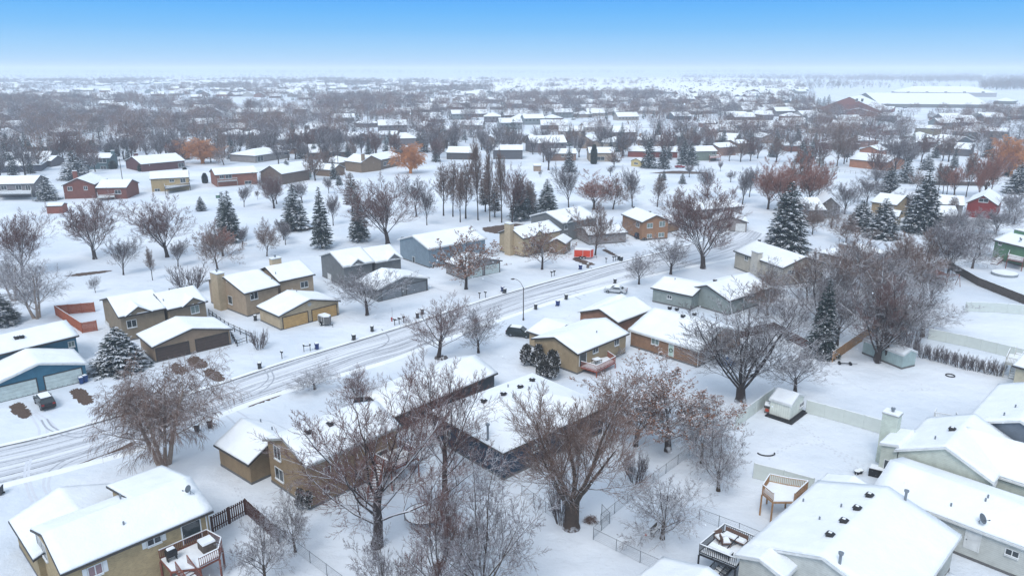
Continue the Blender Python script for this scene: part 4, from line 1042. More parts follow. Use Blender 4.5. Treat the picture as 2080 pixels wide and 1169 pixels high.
# ---------------------------------------------------------------- houses across the park and beyond
W_ = lambda h, *bs: [window(h, 'f', bx, glass=M_GLASS) for bx in bs]
RED = (.16, .06, .045); RUST = (.36, .12, .05); TEAL = (.07, .12, .135); DBROWN = (.13, .095, .075); YEL = (.41, .31, .17); NAV2 = (.06, .07, .10); GRN = (.15, .19, .17)
MID = [  # label, a, b, z, d, kind, rise, wall, windows (front), chimney(local x frac,y frac)
 ('grey brown house with long snowy deck left of the snowy spruce', (-30, 375), (69, 373), 4.8, 9, 'g', 1.6, (.17, .165, .17), [(2, 377, 14, 386), (32, 376, 44, 386), (52, 376, 62, 387)], None),
 ('red brick house wing with a gable facing the park', (124, 377), (193, 375), 4.8, 11, 'x', 1.8, RED, [(137, 379, 147, 387), (170, 378, 178, 386)], (0.1, .8)),
 ('red brick house wing with a white-railed deck towards the park', (193, 382), (257, 381), 4.0, 9, 'g', 1.5, RED, [(233, 386, 246, 394)], None),
 ('yellow house with a dark raised deck facing the park', (303, 364), (384, 360), 4.8, 9, 'g', 1.5, YEL, [(314, 383, 325, 389), (344, 364, 354, 370), (366, 362, 377, 371)], None),
 ('maroon house with a wide snow roof and dark chimney', (286, 334), (377, 326), 3.4, 14, 'g', 2.0, (.11, .045, .045), [(362, 331, 374, 340)], (.14, .6)),
 ('orange wooden gabled house behind the maroon house', (330, 291), (364, 298), 3.6, 14, 'x', 2.6, RUST, [], None),
 ('dark teal two-storey house beside the big snowy spruce', (171, 322), (224, 321), 5.0, 8, 'g', 1.3, TEAL, [(200, 322, 216, 331), (204, 337, 216, 344)], (1.0, .4)),
 ('low navy house with a wide hipped snow roof at the left edge', (-12, 339), (84, 335), 2.8, 12, 'h', 1.7, (.07, .075, .10), [], None),
 ('long dark house with a snow roof behind the low navy house', (-5, 322), (100, 319), 3.0, 10, 'g', 1.6, (.09, .09, .11), [], None),
 ('dark grey hipped house below the left brown thicket', (60, 299), (112, 298), 3.2, 12, 'h', 1.8, (.14, .14, .16), [], None),
 ('brown garage gable behind the long dark house', (104, 327), (133, 322), 2.8, 6, 'x', 1.4, (.12, .11, .12), [], None),
 ('house behind the two clipped dark arborvitae columns', (156, 297), (206, 295), 3.2, 12, 'h', 1.9, (.11, .11, .14), [], None),
 ('grey house in the row above the arborvitae columns', (234, 281), (276, 281), 3.2, 9, 'g', 1.6, (.14, .14, .16), [], None),
 ('red brick ranch house with a row of black roof vents', (436, 356), (524, 350), 4.6, 9, 'g', 1.4, (.22, .09, .06), [(446, 355, 455, 363), (458, 354, 471, 363), (497, 367, 511, 374)], None),
 ('brown gabled house between the brick ranch and green house', (526, 350), (572, 354), 4.2, 12, 'x', 2.2, DBROWN, [], None),
 ('green-walled house behind the dark spruce with pale windows', (589, 344), (634, 338), 4.6, 9, 'g', 1.3, GRN, [(596, 344, 605, 352), (614, 342, 632, 350)], None),
 ('low brown garage right of the green-walled house', (634, 343), (676, 346), 2.8, 8, 'g', 1.5, (.20, .14, .10), [], None),
 ('tan hipped house above the green-walled house', (518, 317), (590, 307), 3.4, 13, 'h', 1.7, (.26, .24, .23), [(523, 317, 535, 328), (577, 308, 584, 315)], None),
 ('brick house with an orange chimney beyond the tan hipped house', (566, 300), (612, 301), 3.2, 12, 'h', 1.8, (.20, .13, .10), [], (.05, .5)),
 ('low white-roofed house beside the thin tall pole tree', (646, 328), (690, 331), 3.0, 9, 'h', 1.6, (.24, .19, .15), [], None),
 ('small grey garage with one dark window beside the tan chimney house', (708, 324), (728, 328), 2.8, 6, 'x', 1.4, (.30, .28, .26), [], None),
 ('tan gabled house with a broad stone chimney left of the orange willow', (733, 331), (776, 326), 4.4, 9, 'x', 2.0, (.22, .16, .11), [], (.15, 0.05)),
 ('brown house with a deck just left of the orange willow', (774, 325), (815, 317), 4.4, 9, 'g', 1.6, (.17, .13, .10), [(779, 328, 790, 336), (800, 324, 808, 331)], None),
 ('dark house roof right behind the orange willow', (776, 305), (818, 307), 3.2, 10, 'g', 1.5, (.11, .10, .10), [], None),
 ('pale blue two-storey house with white windows beyond the bins', (767, 274), (806, 274), 5.0, 9, 'g', 1.4, (.30, .36, .38), [(785, 275, 797, 280)], None),
 ('brown low house left of the pale blue two-storey house', (671, 276), (722, 279), 3.0, 10, 'g', 1.6, (.15, .11, .10), [], None),
 ('brown house in the trees right of the pale blue house', (812, 279), (862, 278), 3.0, 9, 'g', 1.7, (.20, .15, .12), [], None),
 ('pale house with a peaked white roof in the trees', (586, 275), (618, 276), 3.2, 11, 'g', 2.2, (.30, .30, .32), [], None),
 ('dark low house behind the row of tall bare trees', (905, 310), (960, 311), 3.4, 10, 'g', 1.8, (.09, .085, .085), [], None),
 ('long charcoal house with a deck above the tall bare trees', (1000, 305), (1063, 305), 4.6, 9, 'g', 1.5, (.10, .10, .11), [(1006, 318, 1014, 327), (1018, 319, 1026, 328)], None),
 ('brick ranch left of the snowy spruce near the tan shed', (1108, 312), (1172, 312), 3.6, 9, 'g', 1.4, (.20, .13, .10), [(1116, 313, 1123, 319), (1140, 313, 1146, 319)], None),
 ('tan ranch house behind the clipped narrow spruce', (1196, 311), (1248, 311), 4.2, 10, 'g', 1.6, (.34, .28, .22), [(1212, 318, 1228, 326)], None),
 ('tan gabled house with a small chimney beyond the brick ranch', (1172, 285), (1203, 287), 4.4, 10, 'x', 2.2, (.30, .24, .19), [(1183, 287, 1188, 291)], (.0, .2)),
 ('brown gable garage left of the tan gabled house', (1068, 290), (1096, 290), 3.0, 9, 'x', 1.8, (.10, .08, .08), [], None),
 ('white-trimmed small gabled house with a pale brick chimney', (982, 285), (1010, 285), 3.4, 10, 'x', 1.9, (.24, .20, .17), [], (1.1, .3)),
 ('brown house beside the reddish tree above the charcoal house', (1085, 284), (1113, 283), 3.4, 14, 'g', 1.8, (.17, .13, .10), [], None),
 ('pale house among trees at the right of the tan gabled house', (1216, 289), (1243, 290), 3.2, 9, 'h', 1.6, (.28, .25, .21), [], None),
 ('hipped pale house behind the round dark conifer', (1244, 288), (1284, 287), 3.2, 11, 'h', 1.7, (.26, .25, .22), [], None),
 ('brown house with a stone chimney behind the tall snowy spruces', (1294, 284), (1363, 287), 3.4, 12, 'g', 1.7, (.23, .17, .13), [], (.0, .4)),
 ('grey-green two-storey house right of the snowy spruces', (1378, 279), (1426, 278), 4.6, 9, 'g', 1.5, (.16, .19, .19), [(1412, 280, 1418, 285)], None),
 ('red-brown ranch partly hidden by the pair of snowy spruces', (1274, 307), (1378, 309), 3.0, 10, 'g', 1.5, (.22, .06, .045), [(1356, 312, 1366, 318)], None),
 ('green house with a bright red deck right of the snowy spruces', (1413, 308), (1458, 307), 4.6, 9, 'g', 1.5, (.17, .21, .18), [(1446, 308, 1453, 315)], None),
 ('brown brick house wing with a low gable beside the fence', (1461, 300), (1498, 298), 4.4, 10, 'g', 1.3, (.24, .15, .12), [], None),
 ('brown brick two-storey house next to the round patio', (1497, 292), (1524, 291), 5.2, 9, 'g', 1.1, (.22, .15, .12), [(1513, 296, 1520, 303)], None),
 ('house with a steep white roof behind the brown brick house', (1450, 284), (1492, 286), 3.4, 13, 'g', 2.6, (.18, .12, .10), [], None),
 ('brick house with a dark square chimney tower', (1524, 276), (1546, 280), 3.4, 9, 'g', 1.6, (.23, .17, .14), [], (-.1, .1)),
 ('dark brick house behind the snowy fir at the cul-de-sac', (1594, 296), (1656, 297), 3.2, 12, 'h', 1.6, (.22, .09, .06), [], None),
 ('orange brick hall-like house with a wide plain snow roof', (1724, 323), (1803, 331), 3.6, 12, 'g', 1.9, (.33, .15, .085), [], None),
 ('small orange gable house behind the orange brick house', (1744, 304), (1788, 307), 3.0, 10, 'x', 1.6, (.30, .14, .09), [], None),
 ('pinkish brown hipped house in front of the dark trees', (1736, 286), (1787, 285), 3.8, 11, 'h', 1.5, (.24, .15, .13), [], None),
 ('grey-green house with a wide dark gable', (1838, 298), (1893, 296), 3.6, 13, 'x', 2.0, (.15, .17, .17), [], None),
 ('long white-roofed house with a brown gable near the orange trees', (1898, 300), (1972, 304), 3.6, 16, 'g', 1.8, (.14, .13, .14), [], None),
 ('olive house with a plain long wall in the right distance', (1858, 260), (1912, 262), 4.4, 10, 'g', 1.4, (.22, .20, .14), [(1890, 262, 1896, 266)], None),
 ('dark teal house beyond the white-roofed house', (1934, 267), (1990, 269), 4.4, 10, 'g', 1.4, (.08, .13, .14), [], None),
 ('grey-green house with a white roof at the right edge distance', (1999, 266), (2048, 268), 4.4, 9, 'g', 1.4, (.15, .18, .16), [], None),
 ('tan house behind the pair of snowy spruces', (1768, 410), (1822, 417), 4.6, 9, 'g', 1.6, (.34, .25, .15), [], None),
 ('small tan garage below the tan house behind the spruces', (1797, 438), (1826, 441), 2.8, 6, 'g', 1.0, (.34, .26, .16), [], None),
 ('grey-brown gabled house between the snowy spruces', (1820, 412), (1862, 414), 4.0, 11, 'x', 2.0, (.15, .14, .13), [], None),
 ('white-roofed grey garage left of the red barn-like house', (1898, 438), (1950, 440), 3.0, 9, 'g', 1.6, (.25, .24, .24), [], None),
 ('grey house with stepped snow roofs behind the white-roofed garage', (1900, 414), (1960, 418), 4.2, 9, 'g', 1.6, (.22, .22, .22), [], None),
 ('red barn-like house with a white-framed window strip', (1962, 412), (2028, 418), 4.3, 13, 'x', 2.0, (.22, .03, .027), [(1988, 403, 2008, 411)], None),
 ('brown house with a white roof left of the thorny thicket', (1617, 428), (1680, 427), 3.6, 10, 'g', 2.0, (.15, .12, .10), [], None),
 ('grey gabled house right of the tall snowy spruce top', (1662, 420), (1710, 422), 3.6, 10, 'x', 2.2, (.15, .135, .125), [], None),
]
for lab, a, b_, z, d, k, r, w, wins, ch in MID:
    g = 'garage' in lab
    h = house('garage' if g else 'house', lab, a, b_, z, d * (1.1 if g else 1.35), k, r * 1.35, w, cat='garage' if g else 'house', lod=1, wk='brick' if 'brick' in lab else 'lap')
    W_(h, *wins)
    if ch: chimney(h, h.L * ch[0], h.D * ch[1], 1.4, .9, h.z + h.rise + 1.2, tuple(x * 1.15 for x in w), flu=False)
    if 'row of black roof vents' in lab:
        for kx in range(7): vent(h, 434 + kx * 13, 344 - kx * 1.0)
# ---------------------------------------------------------------- fences
def densify(P, step):
    out = []
    for i in range(len(P) - 1):
        a, b = P[i], P[i + 1]; n = max(1, round((b - a).length / step))
        for k in range(n): out.append(a + (b - a) * k / n)
    out.append(P[-1]); return out
def fence(name, label, pts, ht, style, step=2.4, mat=None, world_pts=False, group=None):
    P = [Vector(p) for p in pts] if world_pts else [gp(*p) for p in pts]
    root = empty(name, P[0], 0, label, 'fence', group)
    Q = densify(P, step); rng = random.Random(len(Q) + int(ht * 100))
    for p in Q:
        b = MB(); r = .06 if style in ('vinyl', 'wood', 'picket', 'cedar') else .03
        if style == 'chain': b.tube([(0, 0, 0), (0, 0, ht + .05)], .032, 6)
        elif style == 'rail': b.box(-.06, .06, -.06, .06, 0, ht + .1)
        else: b.box(-r, r, -r, r, 0, ht + .06)
        if style != 'chain': b.box(-r * .9, r * .9, -r * .9, r * .9, ht + (.1 if style == 'rail' else .06), ht + .13, 1)
        b.build('post', [mat, M_SNOW], root, p - P[0])
    for i in range(len(Q) - 1):
        a, c = Q[i], Q[i + 1]; d = c - a; ln = d.length; rz = math.atan2(d.y, d.x); b = MB()
        if style == 'vinyl':
            b.box(.06, ln - .06, -.02, .02, .06, ht); n = int(ln / .16)
            for k in range(n): b.box(.08 + k * .16, .08 + k * .16 + .13, -.028, .028, .14, ht - .14)
            b.box(.06, ln - .06, -.045, .045, ht - .12, ht + .003); b.box(.06, ln - .06, -.045, .045, .04, .16); b.box(.06, ln - .06, -.05, .05, ht + .004, ht + .07, 1)
        elif style in ('wood', 'cedar'):
            n = int(ln / .15)
            for k in range(n):
                h2 = ht + rng.uniform(-.02, .02); x = .03 + k * .15; b.box(x, x + .135, -.02, .02, .04, h2); b.box(x + .01, x + .12, -.03, .03, h2 + .002, h2 + .05, 1)
            b.box(0, ln, .02, .07, ht * .8, ht * .8 + .1); b.box(0, ln, .02, .07, ht * .25, ht * .25 + .1)
        elif style == 'picket':
            n = int(ln / .24)
            for k in range(n):
                x = .05 + k * .24; z = ht + rng.uniform(-.05, .05)
                b.box(x, x + .13, -.02, .02, .06, z); b.box(x + .01, x + .12, -.025, .025, z + .002, z + .05, 1)
            b.box(0, ln, .02, .07, ht * .82, ht * .82 + .1); b.box(0, ln, .02, .07, ht * .22, ht * .22 + .1)
        elif style == 'chain':
            b.tube([(0, 0, ht), (ln, 0, ht)], .022, 6); b.tube([(0, 0, .06), (ln, 0, .06)], .008, 4)
            s = .24; n = int((ln + ht) / s)
            for k in range(n):
                x = k * s
                a0, a1 = max(0, x - ht), min(ln, x)
                if a1 > a0:
                    b.tube([(a0, 0, .05 + (x - a0) / 1.0 * .98), (a1, 0, .05 + (x - a1) * .98)], .0045, 3, cap=False)
                    b.tube([(ln - a0, 0, .05 + (x - a0) * .98), (ln - a1, 0, .05 + (x - a1) * .98)], .0045, 3, cap=False)
        elif style == 'rail':
            for z in (ht, ht * .5): b.box(.06, ln - .06, -.04, .04, z - .08, z); 
            b.box(.06, ln - .06, -.035, .035, ht + .002, ht + .05, 1)
            for k in range(1, int(ln / .5)): b.box(k * .5 - .008, k * .5 + .008, -.008, .008, .1, ht - .08)
        b.build('rail' if style in ('rail',) else ('mesh_panel' if style == 'chain' else 'panel'), [mat, M_SNOW], root, a - P[0], rz)
    return root
M_CHAIN = plain("galvanised_wire", (.16, .18, .20), .5, .4, metal=.3)
fence('cedar_fence', 'orange cedar privacy fence around the small yard left of the taupe house', [(193, 633), (114, 640), (168, 676), (198, 671)], 1.9, 'cedar', mat=M_CEDAR)
fence('picket_fence', 'dark red-brown picket fence running back from the straw yellow house', [(432, 1082), (501, 1044), (566, 1103)], 1.9, 'picket', mat=M_DARKWOOD)
fence('rail_fence', 'black rail fence between the taupe and the beige duplex', [(425, 640), (465, 668), (513, 690)], 1.2, 'rail', 1.9, mat=M_BLACK)
fence('rail_fence', 'short black rail return beside the taupe garage', [(470, 683), (482, 703), (502, 696)], 1.1, 'rail', 1.5, mat=M_BLACK)
fence('chain_link_fence', 'chain link fence from the picket fence down to the bottom edge', [(598, 1118), (700, 1195)], 1.25, 'chain', 2.6, mat=M_CHAIN)
fence('chain_link_fence', 'chain link fence from the giant trunk to the small roof corner', [(1205, 1095), (1300, 1142), (1380, 1178)], 1.25, 'chain', 2.4, mat=M_CHAIN)
fence('chain_link_fence', 'chain link fence along the lane between the two back yards', [(1220, 1065), (1300, 1000), (1400, 925)], 1.25, 'chain', 2.6, mat=M_CHAIN)
fence('chain_link_fence', 'chain link fence from the frosted tree to the black deck', [(1420, 1055), (1500, 1085), (1560, 1110)], 1.3, 'chain', 2.6, mat=M_CHAIN)
fence('chain_link_fence', 'chain link fence crossing the yard behind the giant tree', [(1060, 1005), (1108, 1040), (1150, 1072)], 1.25, 'chain', 2.6, mat=M_CHAIN)
fence('chain_link_fence', 'little wire pen at the foot of the giant tree', [(1205, 1092), (1238, 1062), (1222, 1045)], 1.25, 'chain', 1.6, mat=M_CHAIN)
fence('vinyl_fence', 'white vinyl fence from the shed to the chimney house', [(1637, 838), (1712, 858), (1795, 882)], 1.85, 'vinyl', mat=M_VINYL)
fence('vinyl_fence', 'white vinyl fence left of the shed in the corner by the dark tree', [(1495, 868), (1535, 838), (1570, 812)], 1.85, 'vinyl', mat=M_VINYL)
fence('vinyl_fence', 'white vinyl fence between the wire-fenced yard and the open snow yard', [(1530, 970), (1590, 985), (1650, 1002)], 1.85, 'vinyl', mat=M_VINYL)
fence('vinyl_fence', 'white vinyl fence behind the row of clipped shrubs', [(1885, 688), (1960, 703), (2090, 735)], 1.85, 'vinyl', mat=M_VINYL)
fence('vinyl_fence', 'white vinyl fence farther back between the two right-hand snow yards', [(1960, 632), (2020, 634), (2095, 640)], 1.85, 'vinyl', mat=M_VINYL)
fence('board_fence', 'dark weathered board fence slanting past the green house yard', [(1925, 545), (1985, 580), (2090, 622)], 1.8, 'wood', mat=M_GREYWOOD)
fence('board_fence', 'brown board fence running up from the blue shed into the branches', [(1690, 735), (1740, 700), (1790, 668), (1830, 640)], 1.8, 'wood', mat=M_TANWOOD)
fence('board_fence', 'dark board fence behind the big bare tree and the bungalow', [(1490, 690), (1570, 672), (1655, 720)], 1.7, 'wood', mat=M_DARKWOOD)
fence('wire_fence', 'long low fence across the white field before the orange brick house', [(1680, 345), (1705, 350), (1760, 356)], 1.3, 'rail', 2.5, mat=M_GREYTRIM)
fence('rail_fence', 'dark low fence by the taupe house back yard', [(345, 598), (398, 588)], 1.2, 'rail', 2, mat=M_BLACK)
fence('board_fence', 'low dark fence behind the reddish trees at the right', [(1890, 376), (1950, 377), (2010, 378)], 1.6, 'wood', mat=M_GREYWOOD)

fence('vinyl_screen', 'white privacy screen between the great white roof and the white-walled house', [sf(12.8, 13.4), sf(12.8, 17.2)], 2.0, 'vinyl', mat=M_VINYL, world_pts=True)
# ---------------------------------------------------------------- decks
def deck(label, pts, z, mat, open_edge=(), stairs=None, name='deck', skirt=False, world_pts=None, cat='deck'):
    P = world_pts or [gp(x, y, z) for x, y in pts]
    c = Vector((P[0].x, P[0].y, 0)); root = empty(name, c, 0, label, cat)
    Lp = [p - c for p in P]
    b = MB(); b.prism([(p.x, p.y) for p in Lp], 'z', z - .22, z - .04); b.build('deck_floor', mat, root)
    cc = sum(Lp, Vector()) / len(Lp)
    b = MB(); b.prism([(p.x + (cc.x - p.x) * .03, p.y + (cc.y - p.y) * .03) for p in Lp], 'z', z - .038, z + .07); b.build('floor_snow', M_SNOW, root)
    for i in range(len(Lp)):
        a, e = Lp[i], Lp[(i + 1) % len(Lp)]
        b = MB(); b.box(a.x - .07, a.x + .07, a.y - .07, a.y + .07, 0, z - .22); b.build('post', mat, root)
        if i in open_edge: continue
        d = e - a; d.z = 0; ln = d.length; rz = math.atan2(d.y, d.x); b = MB()
        b.box(0, ln, -.05, .05, .88, .94); b.box(0, ln, -.03, .03, .10, .16); b.box(0, ln, -.045, .045, .942, 1.0, 1)
        n = max(2, int(ln / .17))
        for k in range(n + 1): b.box(ln * k / n - .022, ln * k / n + .022, -.022, .022, .12 if k % 12 else -.1, .88 if k % 12 else 1.0)
        b.build('railing', [mat, M_SNOW], root, (a.x, a.y, z), rz)
    if stairs:
        s0, s1, wd = Vector(stairs[0]) - c, Vector(stairs[1]) - c, stairs[2]
        d = s1 - s0; d.z = 0; ln = d.length; rz = math.atan2(d.y, d.x); n = max(4, int(z / .19)); b = MB()
        for k in range(n):
            x0 = ln * k / n; zz = z - z * (k + 1) / (n + 1); b.box(x0, x0 + ln / n, 0, wd, zz - .05, zz); b.box(x0 + .02, x0 + ln / n - .01, .03, wd - .03, zz + .002, zz + .07, 1)
        for y in (0, wd):
            b.prism([(0, z - .3), (0, z - .1), (ln, .12), (ln, -.05), (ln - .3, -.05)], 'y', y - .03, y + .03)
            b.prism([(0, z + .84), (0, z + .92), (ln, 1.04), (ln, .96)], 'y', y - .035, y + .035)
            for k in range(0, n * 2): xx = ln * k / (n * 2); zb = z - z * xx / ln; b.box(xx - .02, xx + .02, y - .02, y + .02, zb - .05, zb + .9)
        b.build('stairs', [mat, M_SNOW], root, (s0.x, s0.y, 0), rz)
    return root
M_DECKD = plain("black_deck_wood", (.035, .037, .042), .8, .15, .2)
M_WHITEDECK = plain("white_deck", (.5, .5, .46), .7, .2, .1)
def hp(h, x, y, z=0.0): return h.A + h.ex * x + h.ey * y + Vector((0, 0, z))
# red deck of the straw yellow house
q = h18.o
deck('red-brown raised deck with an angled railing and stairs at the straw yellow house', None, 2.3, M_DECK, (0, 5), (hp(h18, 8.0, q - 2.6), hp(h18, 8.6, q - 6.2), 1.1),
     world_pts=[hp(h18, 7.6, q - .08), hp(h18, 11.9, q - .08), hp(h18, 12.3, q - 2.2), hp(h18, 11.4, q - 3.6), hp(h18, 9.6, q - 3.7), hp(h18, 7.6, q - 2.4)][::-1])
deck('small red-stained deck with a snowy table behind the tan bungalow', [(1178, 737), (1234, 724), (1250, 735), (1212, 754), (1171, 742)], 1.0, plain("bright_red_deck", (.30, .085, .055), .8, .15, .2), (0,))
q = h17.o
deck('brown deck with white-topped balusters behind the ochre split-level house', None, 2.5, M_DECK, (3,), (hp(h17, 8.2, q - 1.0), hp(h17, 5.2, q - 3.2), 1.0),
     world_pts=[hp(h17, 8.4, q - .08), hp(h17, 8.4, q - 3.4), hp(h17, 12.2, q - 3.4), hp(h17, 12.2, q - .08)])
deck('light wooden half-octagon deck high on posts behind the great white roof', [(1640, 992), (1600, 986), (1562, 978), (1548, 1000), (1570, 1018), (1612, 1018)][::-1], 2.6, M_TANWOOD, (0,))
deck('black-railed deck with snow-covered furniture in the bottom right yard', [(1470, 1080), (1530, 1105), (1494, 1152), (1420, 1122)], 2.4, M_DECKD, (1,), (gp(1494, 1150, 0), gp(1430, 1180, 0), 1.1))
deck('dark raised deck on the park side of the yellow house', [(334, 377), (384, 371), (386, 376), (335, 384)], 2.0, M_DECKD, (0,))
deck('white-railed low deck behind the red brick wing', [(198, 396), (232, 394), (233, 399), (199, 402)], 1.2, M_WHITEDECK, (0,))
deck('long snowy deck on the grey brown house at the left edge', [(-6, 388), (64, 386), (64, 393), (-6, 394)], 2.4, M_GREYTRIM, (0,))
deck('pale balcony deck on the front of the brick ranch', [(440, 363), (478, 361), (482, 366), (442, 369)], 2.2, M_GREYTRIM, (0,))
deck('bright red deck beside the green house beyond the park', [(1440, 315), (1460, 314), (1464, 319), (1442, 321)], 2.0, plain("bright_red_deck", (.3, .08, .05)), (0,))
deck('red stair deck in front of the leaf green house', [(2050, 515), (2085, 520), (2078, 532), (2046, 526)], 2.2, M_DECK, (0,), (gp(2052, 515, 0), gp(2012, 536, 0), 1.3))
deck('white deck with open stairs at the cream house corner', [(2050, 718), (2080, 722), (2066, 742), (2042, 736)], 2.3, M_WHITEDECK, (0,), (gp(2058, 742, 0), gp(2048, 768, 0), 1.2))
deck('white railed landing beside the long white roof', [(1896, 850), (1945, 858), (1940, 850), (1900, 842)][::-1], .8, M_TRIM, (0,))

# ---------------------------------------------------------------- sheds
h = house('shed', 'white garden shed with a window strip inside the white vinyl fence corner', (1608, 824), (1637, 803), 2.35, (1564, 808), 'x', .9, (.66, .70, .64), 'board', o=.18, cat='shed', fascia=M_TRIM)
window(h, 'f', (1624, 817, 1632, 825), bars=1, size=None); b = MB(); b.box(-.5, h.L + .2, -.5, h.D + .1, -.04, .16); b.build('base', M_BLACK, h.root)
h = house('doghouse', 'tan doghouse with a red round opening beside the white shed', (1552, 824), (1565, 827), 1.0, 1.0, 'g', .35, (.36, .24, .16), 'board', o=.1, cat='doghouse')
b = MB(); b.tube([(0, 0, 0), (0, -.03, 0)], .24, 12); b.build('opening', plain("red_paint", (.45, .06, .03)), h.root, (h.L / 2, h.o, .45))
h = house('shed', 'long pale blue-green shed behind the three leaning trunks', (1752, 690), (1836, 722), 2.3, 3.2, 'g', .7, (.36, .46, .46), 'board', o=.15, cat='shed', fascia=M_TRIM)
h = house('shed', 'small tan shed alone in the snow beyond the tall bare trees', (1083, 337), (1100, 337), 2.4, 3.5, 'g', .8, (.32, .24, .18), 'board', o=.2, cat='shed', lod=1)
h = house('shed', 'small yellow shed in front of the snowy spruces', (1281, 326), (1302, 328), 2.6, 3.5, 'x', 1.2, (.52, .42, .20), 'board', o=.2, cat='shed', lod=1); window(h, 'f', (1288, 330, 1296, 334))
h = house('shed', 'red brick coloured shed with a flat snowy lid by the park', (92, 419), (126, 418), 2.4, 4.5, 'g', .6, (.25, .09, .065), o=.15, cat='shed', lod=1)
h = house('shed', 'small grey-green shed under the left snowy spruce', (71, 391), (88, 391), 2.4, 3, 'x', .8, (.22, .25, .23), o=.15, cat='shed', lod=1)
h = house('shed', 'tiny white shed by the tree in the right distance', (1657, 322), (1672, 323), 2.4, 3, 'g', .8, (.34, .36, .34), o=.15, cat='shed', lod=1)

# ---------------------------------------------------------------- vehicles
CARP = {  # profile (x along, z) of half body: suv, saloon
 'suv': ([(-2.25, .35), (-2.3, .75), (-2.22, 1.0), (-1.95, 1.62), (-1.7, 1.70), (.35, 1.68), (1.05, 1.10), (2.0, .98), (2.25, .80), (2.28, .4)], 1.78),
 'saloon': ([(-2.3, .38), (-2.38, .75), (-2.25, .98), (-1.6, 1.02), (-.95, 1.40), (.25, 1.42), (.95, 1.0), (2.05, .88), (2.3, .7), (2.32, .38)], 1.76)}
def car(label, pos, rz, kind, paint, snow=True, name='parked_car', cat='car', group=None, scale=1.0):
    root = empty(name, pos, rz, label, cat, group); root.scale = (scale,) * 3
    prof, W = CARP[kind]; w = W / 2; belt = 1.0 if kind == 'suv' else .93
    b = MB(); n = len(prof); rows = []
    for yy, kz in ((-w, 0), (-w * .98, 0), (w * .98, 0), (w, 0)):
        rows.append(b.pts([(x, (yy if z <= belt + .05 else yy * (1 - .28 * (z - belt))), z * (1 if abs(yy) < w * .99 else 1) if z > .4 else z) for x, z in prof]))
    for r in range(3):
        for i in range(n):
            j = (i + 1) % n; b.f.append((rows[r] + i, rows[r] + j, rows[r + 1] + j, rows[r + 1] + i)); b.m.append(0)
    b.f.append(tuple(rows[0] + i for i in range(n))[::-1]); b.m.append(0); b.f.append(tuple(rows[3] + i for i in range(n))); b.m.append(0)
    bo = b.build('body', paint, root); bv = bo.modifiers.new("soft", 'BEVEL'); bv.width = .07; bv.segments = 3; bv.limit_method = 'ANGLE'; bv.angle_limit = .35
    # side glass
    zt = (1.58 if kind == 'suv' else 1.33); xs = (-1.85, .75, .3, -1.65) if kind == 'suv' else (-1.25, .72, .2, -.85)
    for sg in (-1, 1):
        b = MB(); y0 = sg * (w + .008); y1 = sg * (w * (1 - .28 * (zt - belt)) + .012)
        b.poly([(xs[0], y0, belt + .06), (xs[1], y0, belt + .06), (xs[2], y1, zt), (xs[3], y1, zt)]); b.build('side_window', M_GLASS, root)
        for x in (-1.38, 1.42):
            t = MB(); t.tube([(x, sg * (w - .20), .33), (x, sg * (w + .015), .33)], .33, 18); wh = t.build('wheel', plain('tyre', (.02, .02, .02), .9), root)
            t = MB(); t.tube([(x, sg * (w + .016), .33), (x, sg * (w + .03), .33)], .19, 12); t.build('rim', M_METAL, wh)
        lt = MB(); lt.box(2.16, 2.3, sg * w * .62 - .2, sg * w * .62 + .2, .62, .78); lt.build('headlight', plain('lamp_glass', (.6, .62, .65), .2), root)
        lt = MB(); lt.box(-2.34, -2.2, sg * w * .74 - .16, sg * w * .74 + .16, .80, 1.0); lt.build('tail_light', plain('tail_lamp', (.25, .02, .02), .3), root)
        lt = MB(); lt.box(.75, .9, sg * (w + .02), sg * (w + .2), 1.0, 1.14); lt.build('mirror', paint, root)
    i0, i1 = (5, 6); a, c = prof[i0], prof[i1]; b = MB(); e = .012
    def sc(z): return w * .93 * (1 - .28 * max(0, z - belt))
    b.poly([(c[0] - .06 + e, -sc(c[1]), c[1] + .06 + e), (c[0] - .06 + e, sc(c[1]), c[1] + .06 + e), (a[0] + .05, sc(a[1]), a[1] - .03 + e), (a[0] + .05, -sc(a[1]), a[1] - .03 + e)]); b.build('windscreen', M_GLASS, root)
    k = (2, 3) if kind == 'suv' else (3, 4); a, c = prof[k[0]], prof[k[1]]; b = MB()
    b.poly([(a[0] - .005, -sc(a[1]), a[1] + .06), (c[0] - .04, -sc(c[1]), c[1] - .06), (c[0] - .04, sc(c[1]), c[1] - .06), (a[0] - .005, sc(a[1]), a[1] + .06)]); b.build('rear_window', M_GLASS, root)
    b = MB(); b.box(-2.36, -2.2, -w * .9, w * .9, .38, .6); b.build('rear_bumper', M_BLACK, root)
    if snow:
        zr = prof[4][1]; b = MB(); x0, x1 = prof[4][0] + .05, prof[5][0] - .02; ww = w * .74
        b.frustum(x0, x1, -ww, ww, zr - .03, zr + .09, .9); b.build('roof_snow', M_SNOW, root)
        b = MB(); b.prism([(1.0, 1.09 if kind == 'suv' else .985), (2.05, .99 if kind == 'suv' else .89), (2.0, 1.04 if kind == 'suv' else .97), (1.1, 1.16 if kind == 'suv' else 1.05)], 'y', -w * .8, w * .8); b.build('bonnet_snow', M_SNOW, root)
    return root
P_BLACK = plain('black_car_paint', (.02, .024, .03), .25, .6); P_GREEN = plain('dark_green_car_paint', (.010, .017, .016), .3, .5); P_SILVER = plain('frosted_silver_paint', (.42, .45, .48), .4, .5)
rzs = math.radians(45)
car('black hatchback with a snowy roof before the blue garage doors', gp(92, 822), math.radians(134), 'suv', P_BLACK)
car('dark green minivan parked beside the tan bungalow', gp(1056, 682), math.radians(-18), 'suv', P_GREEN)
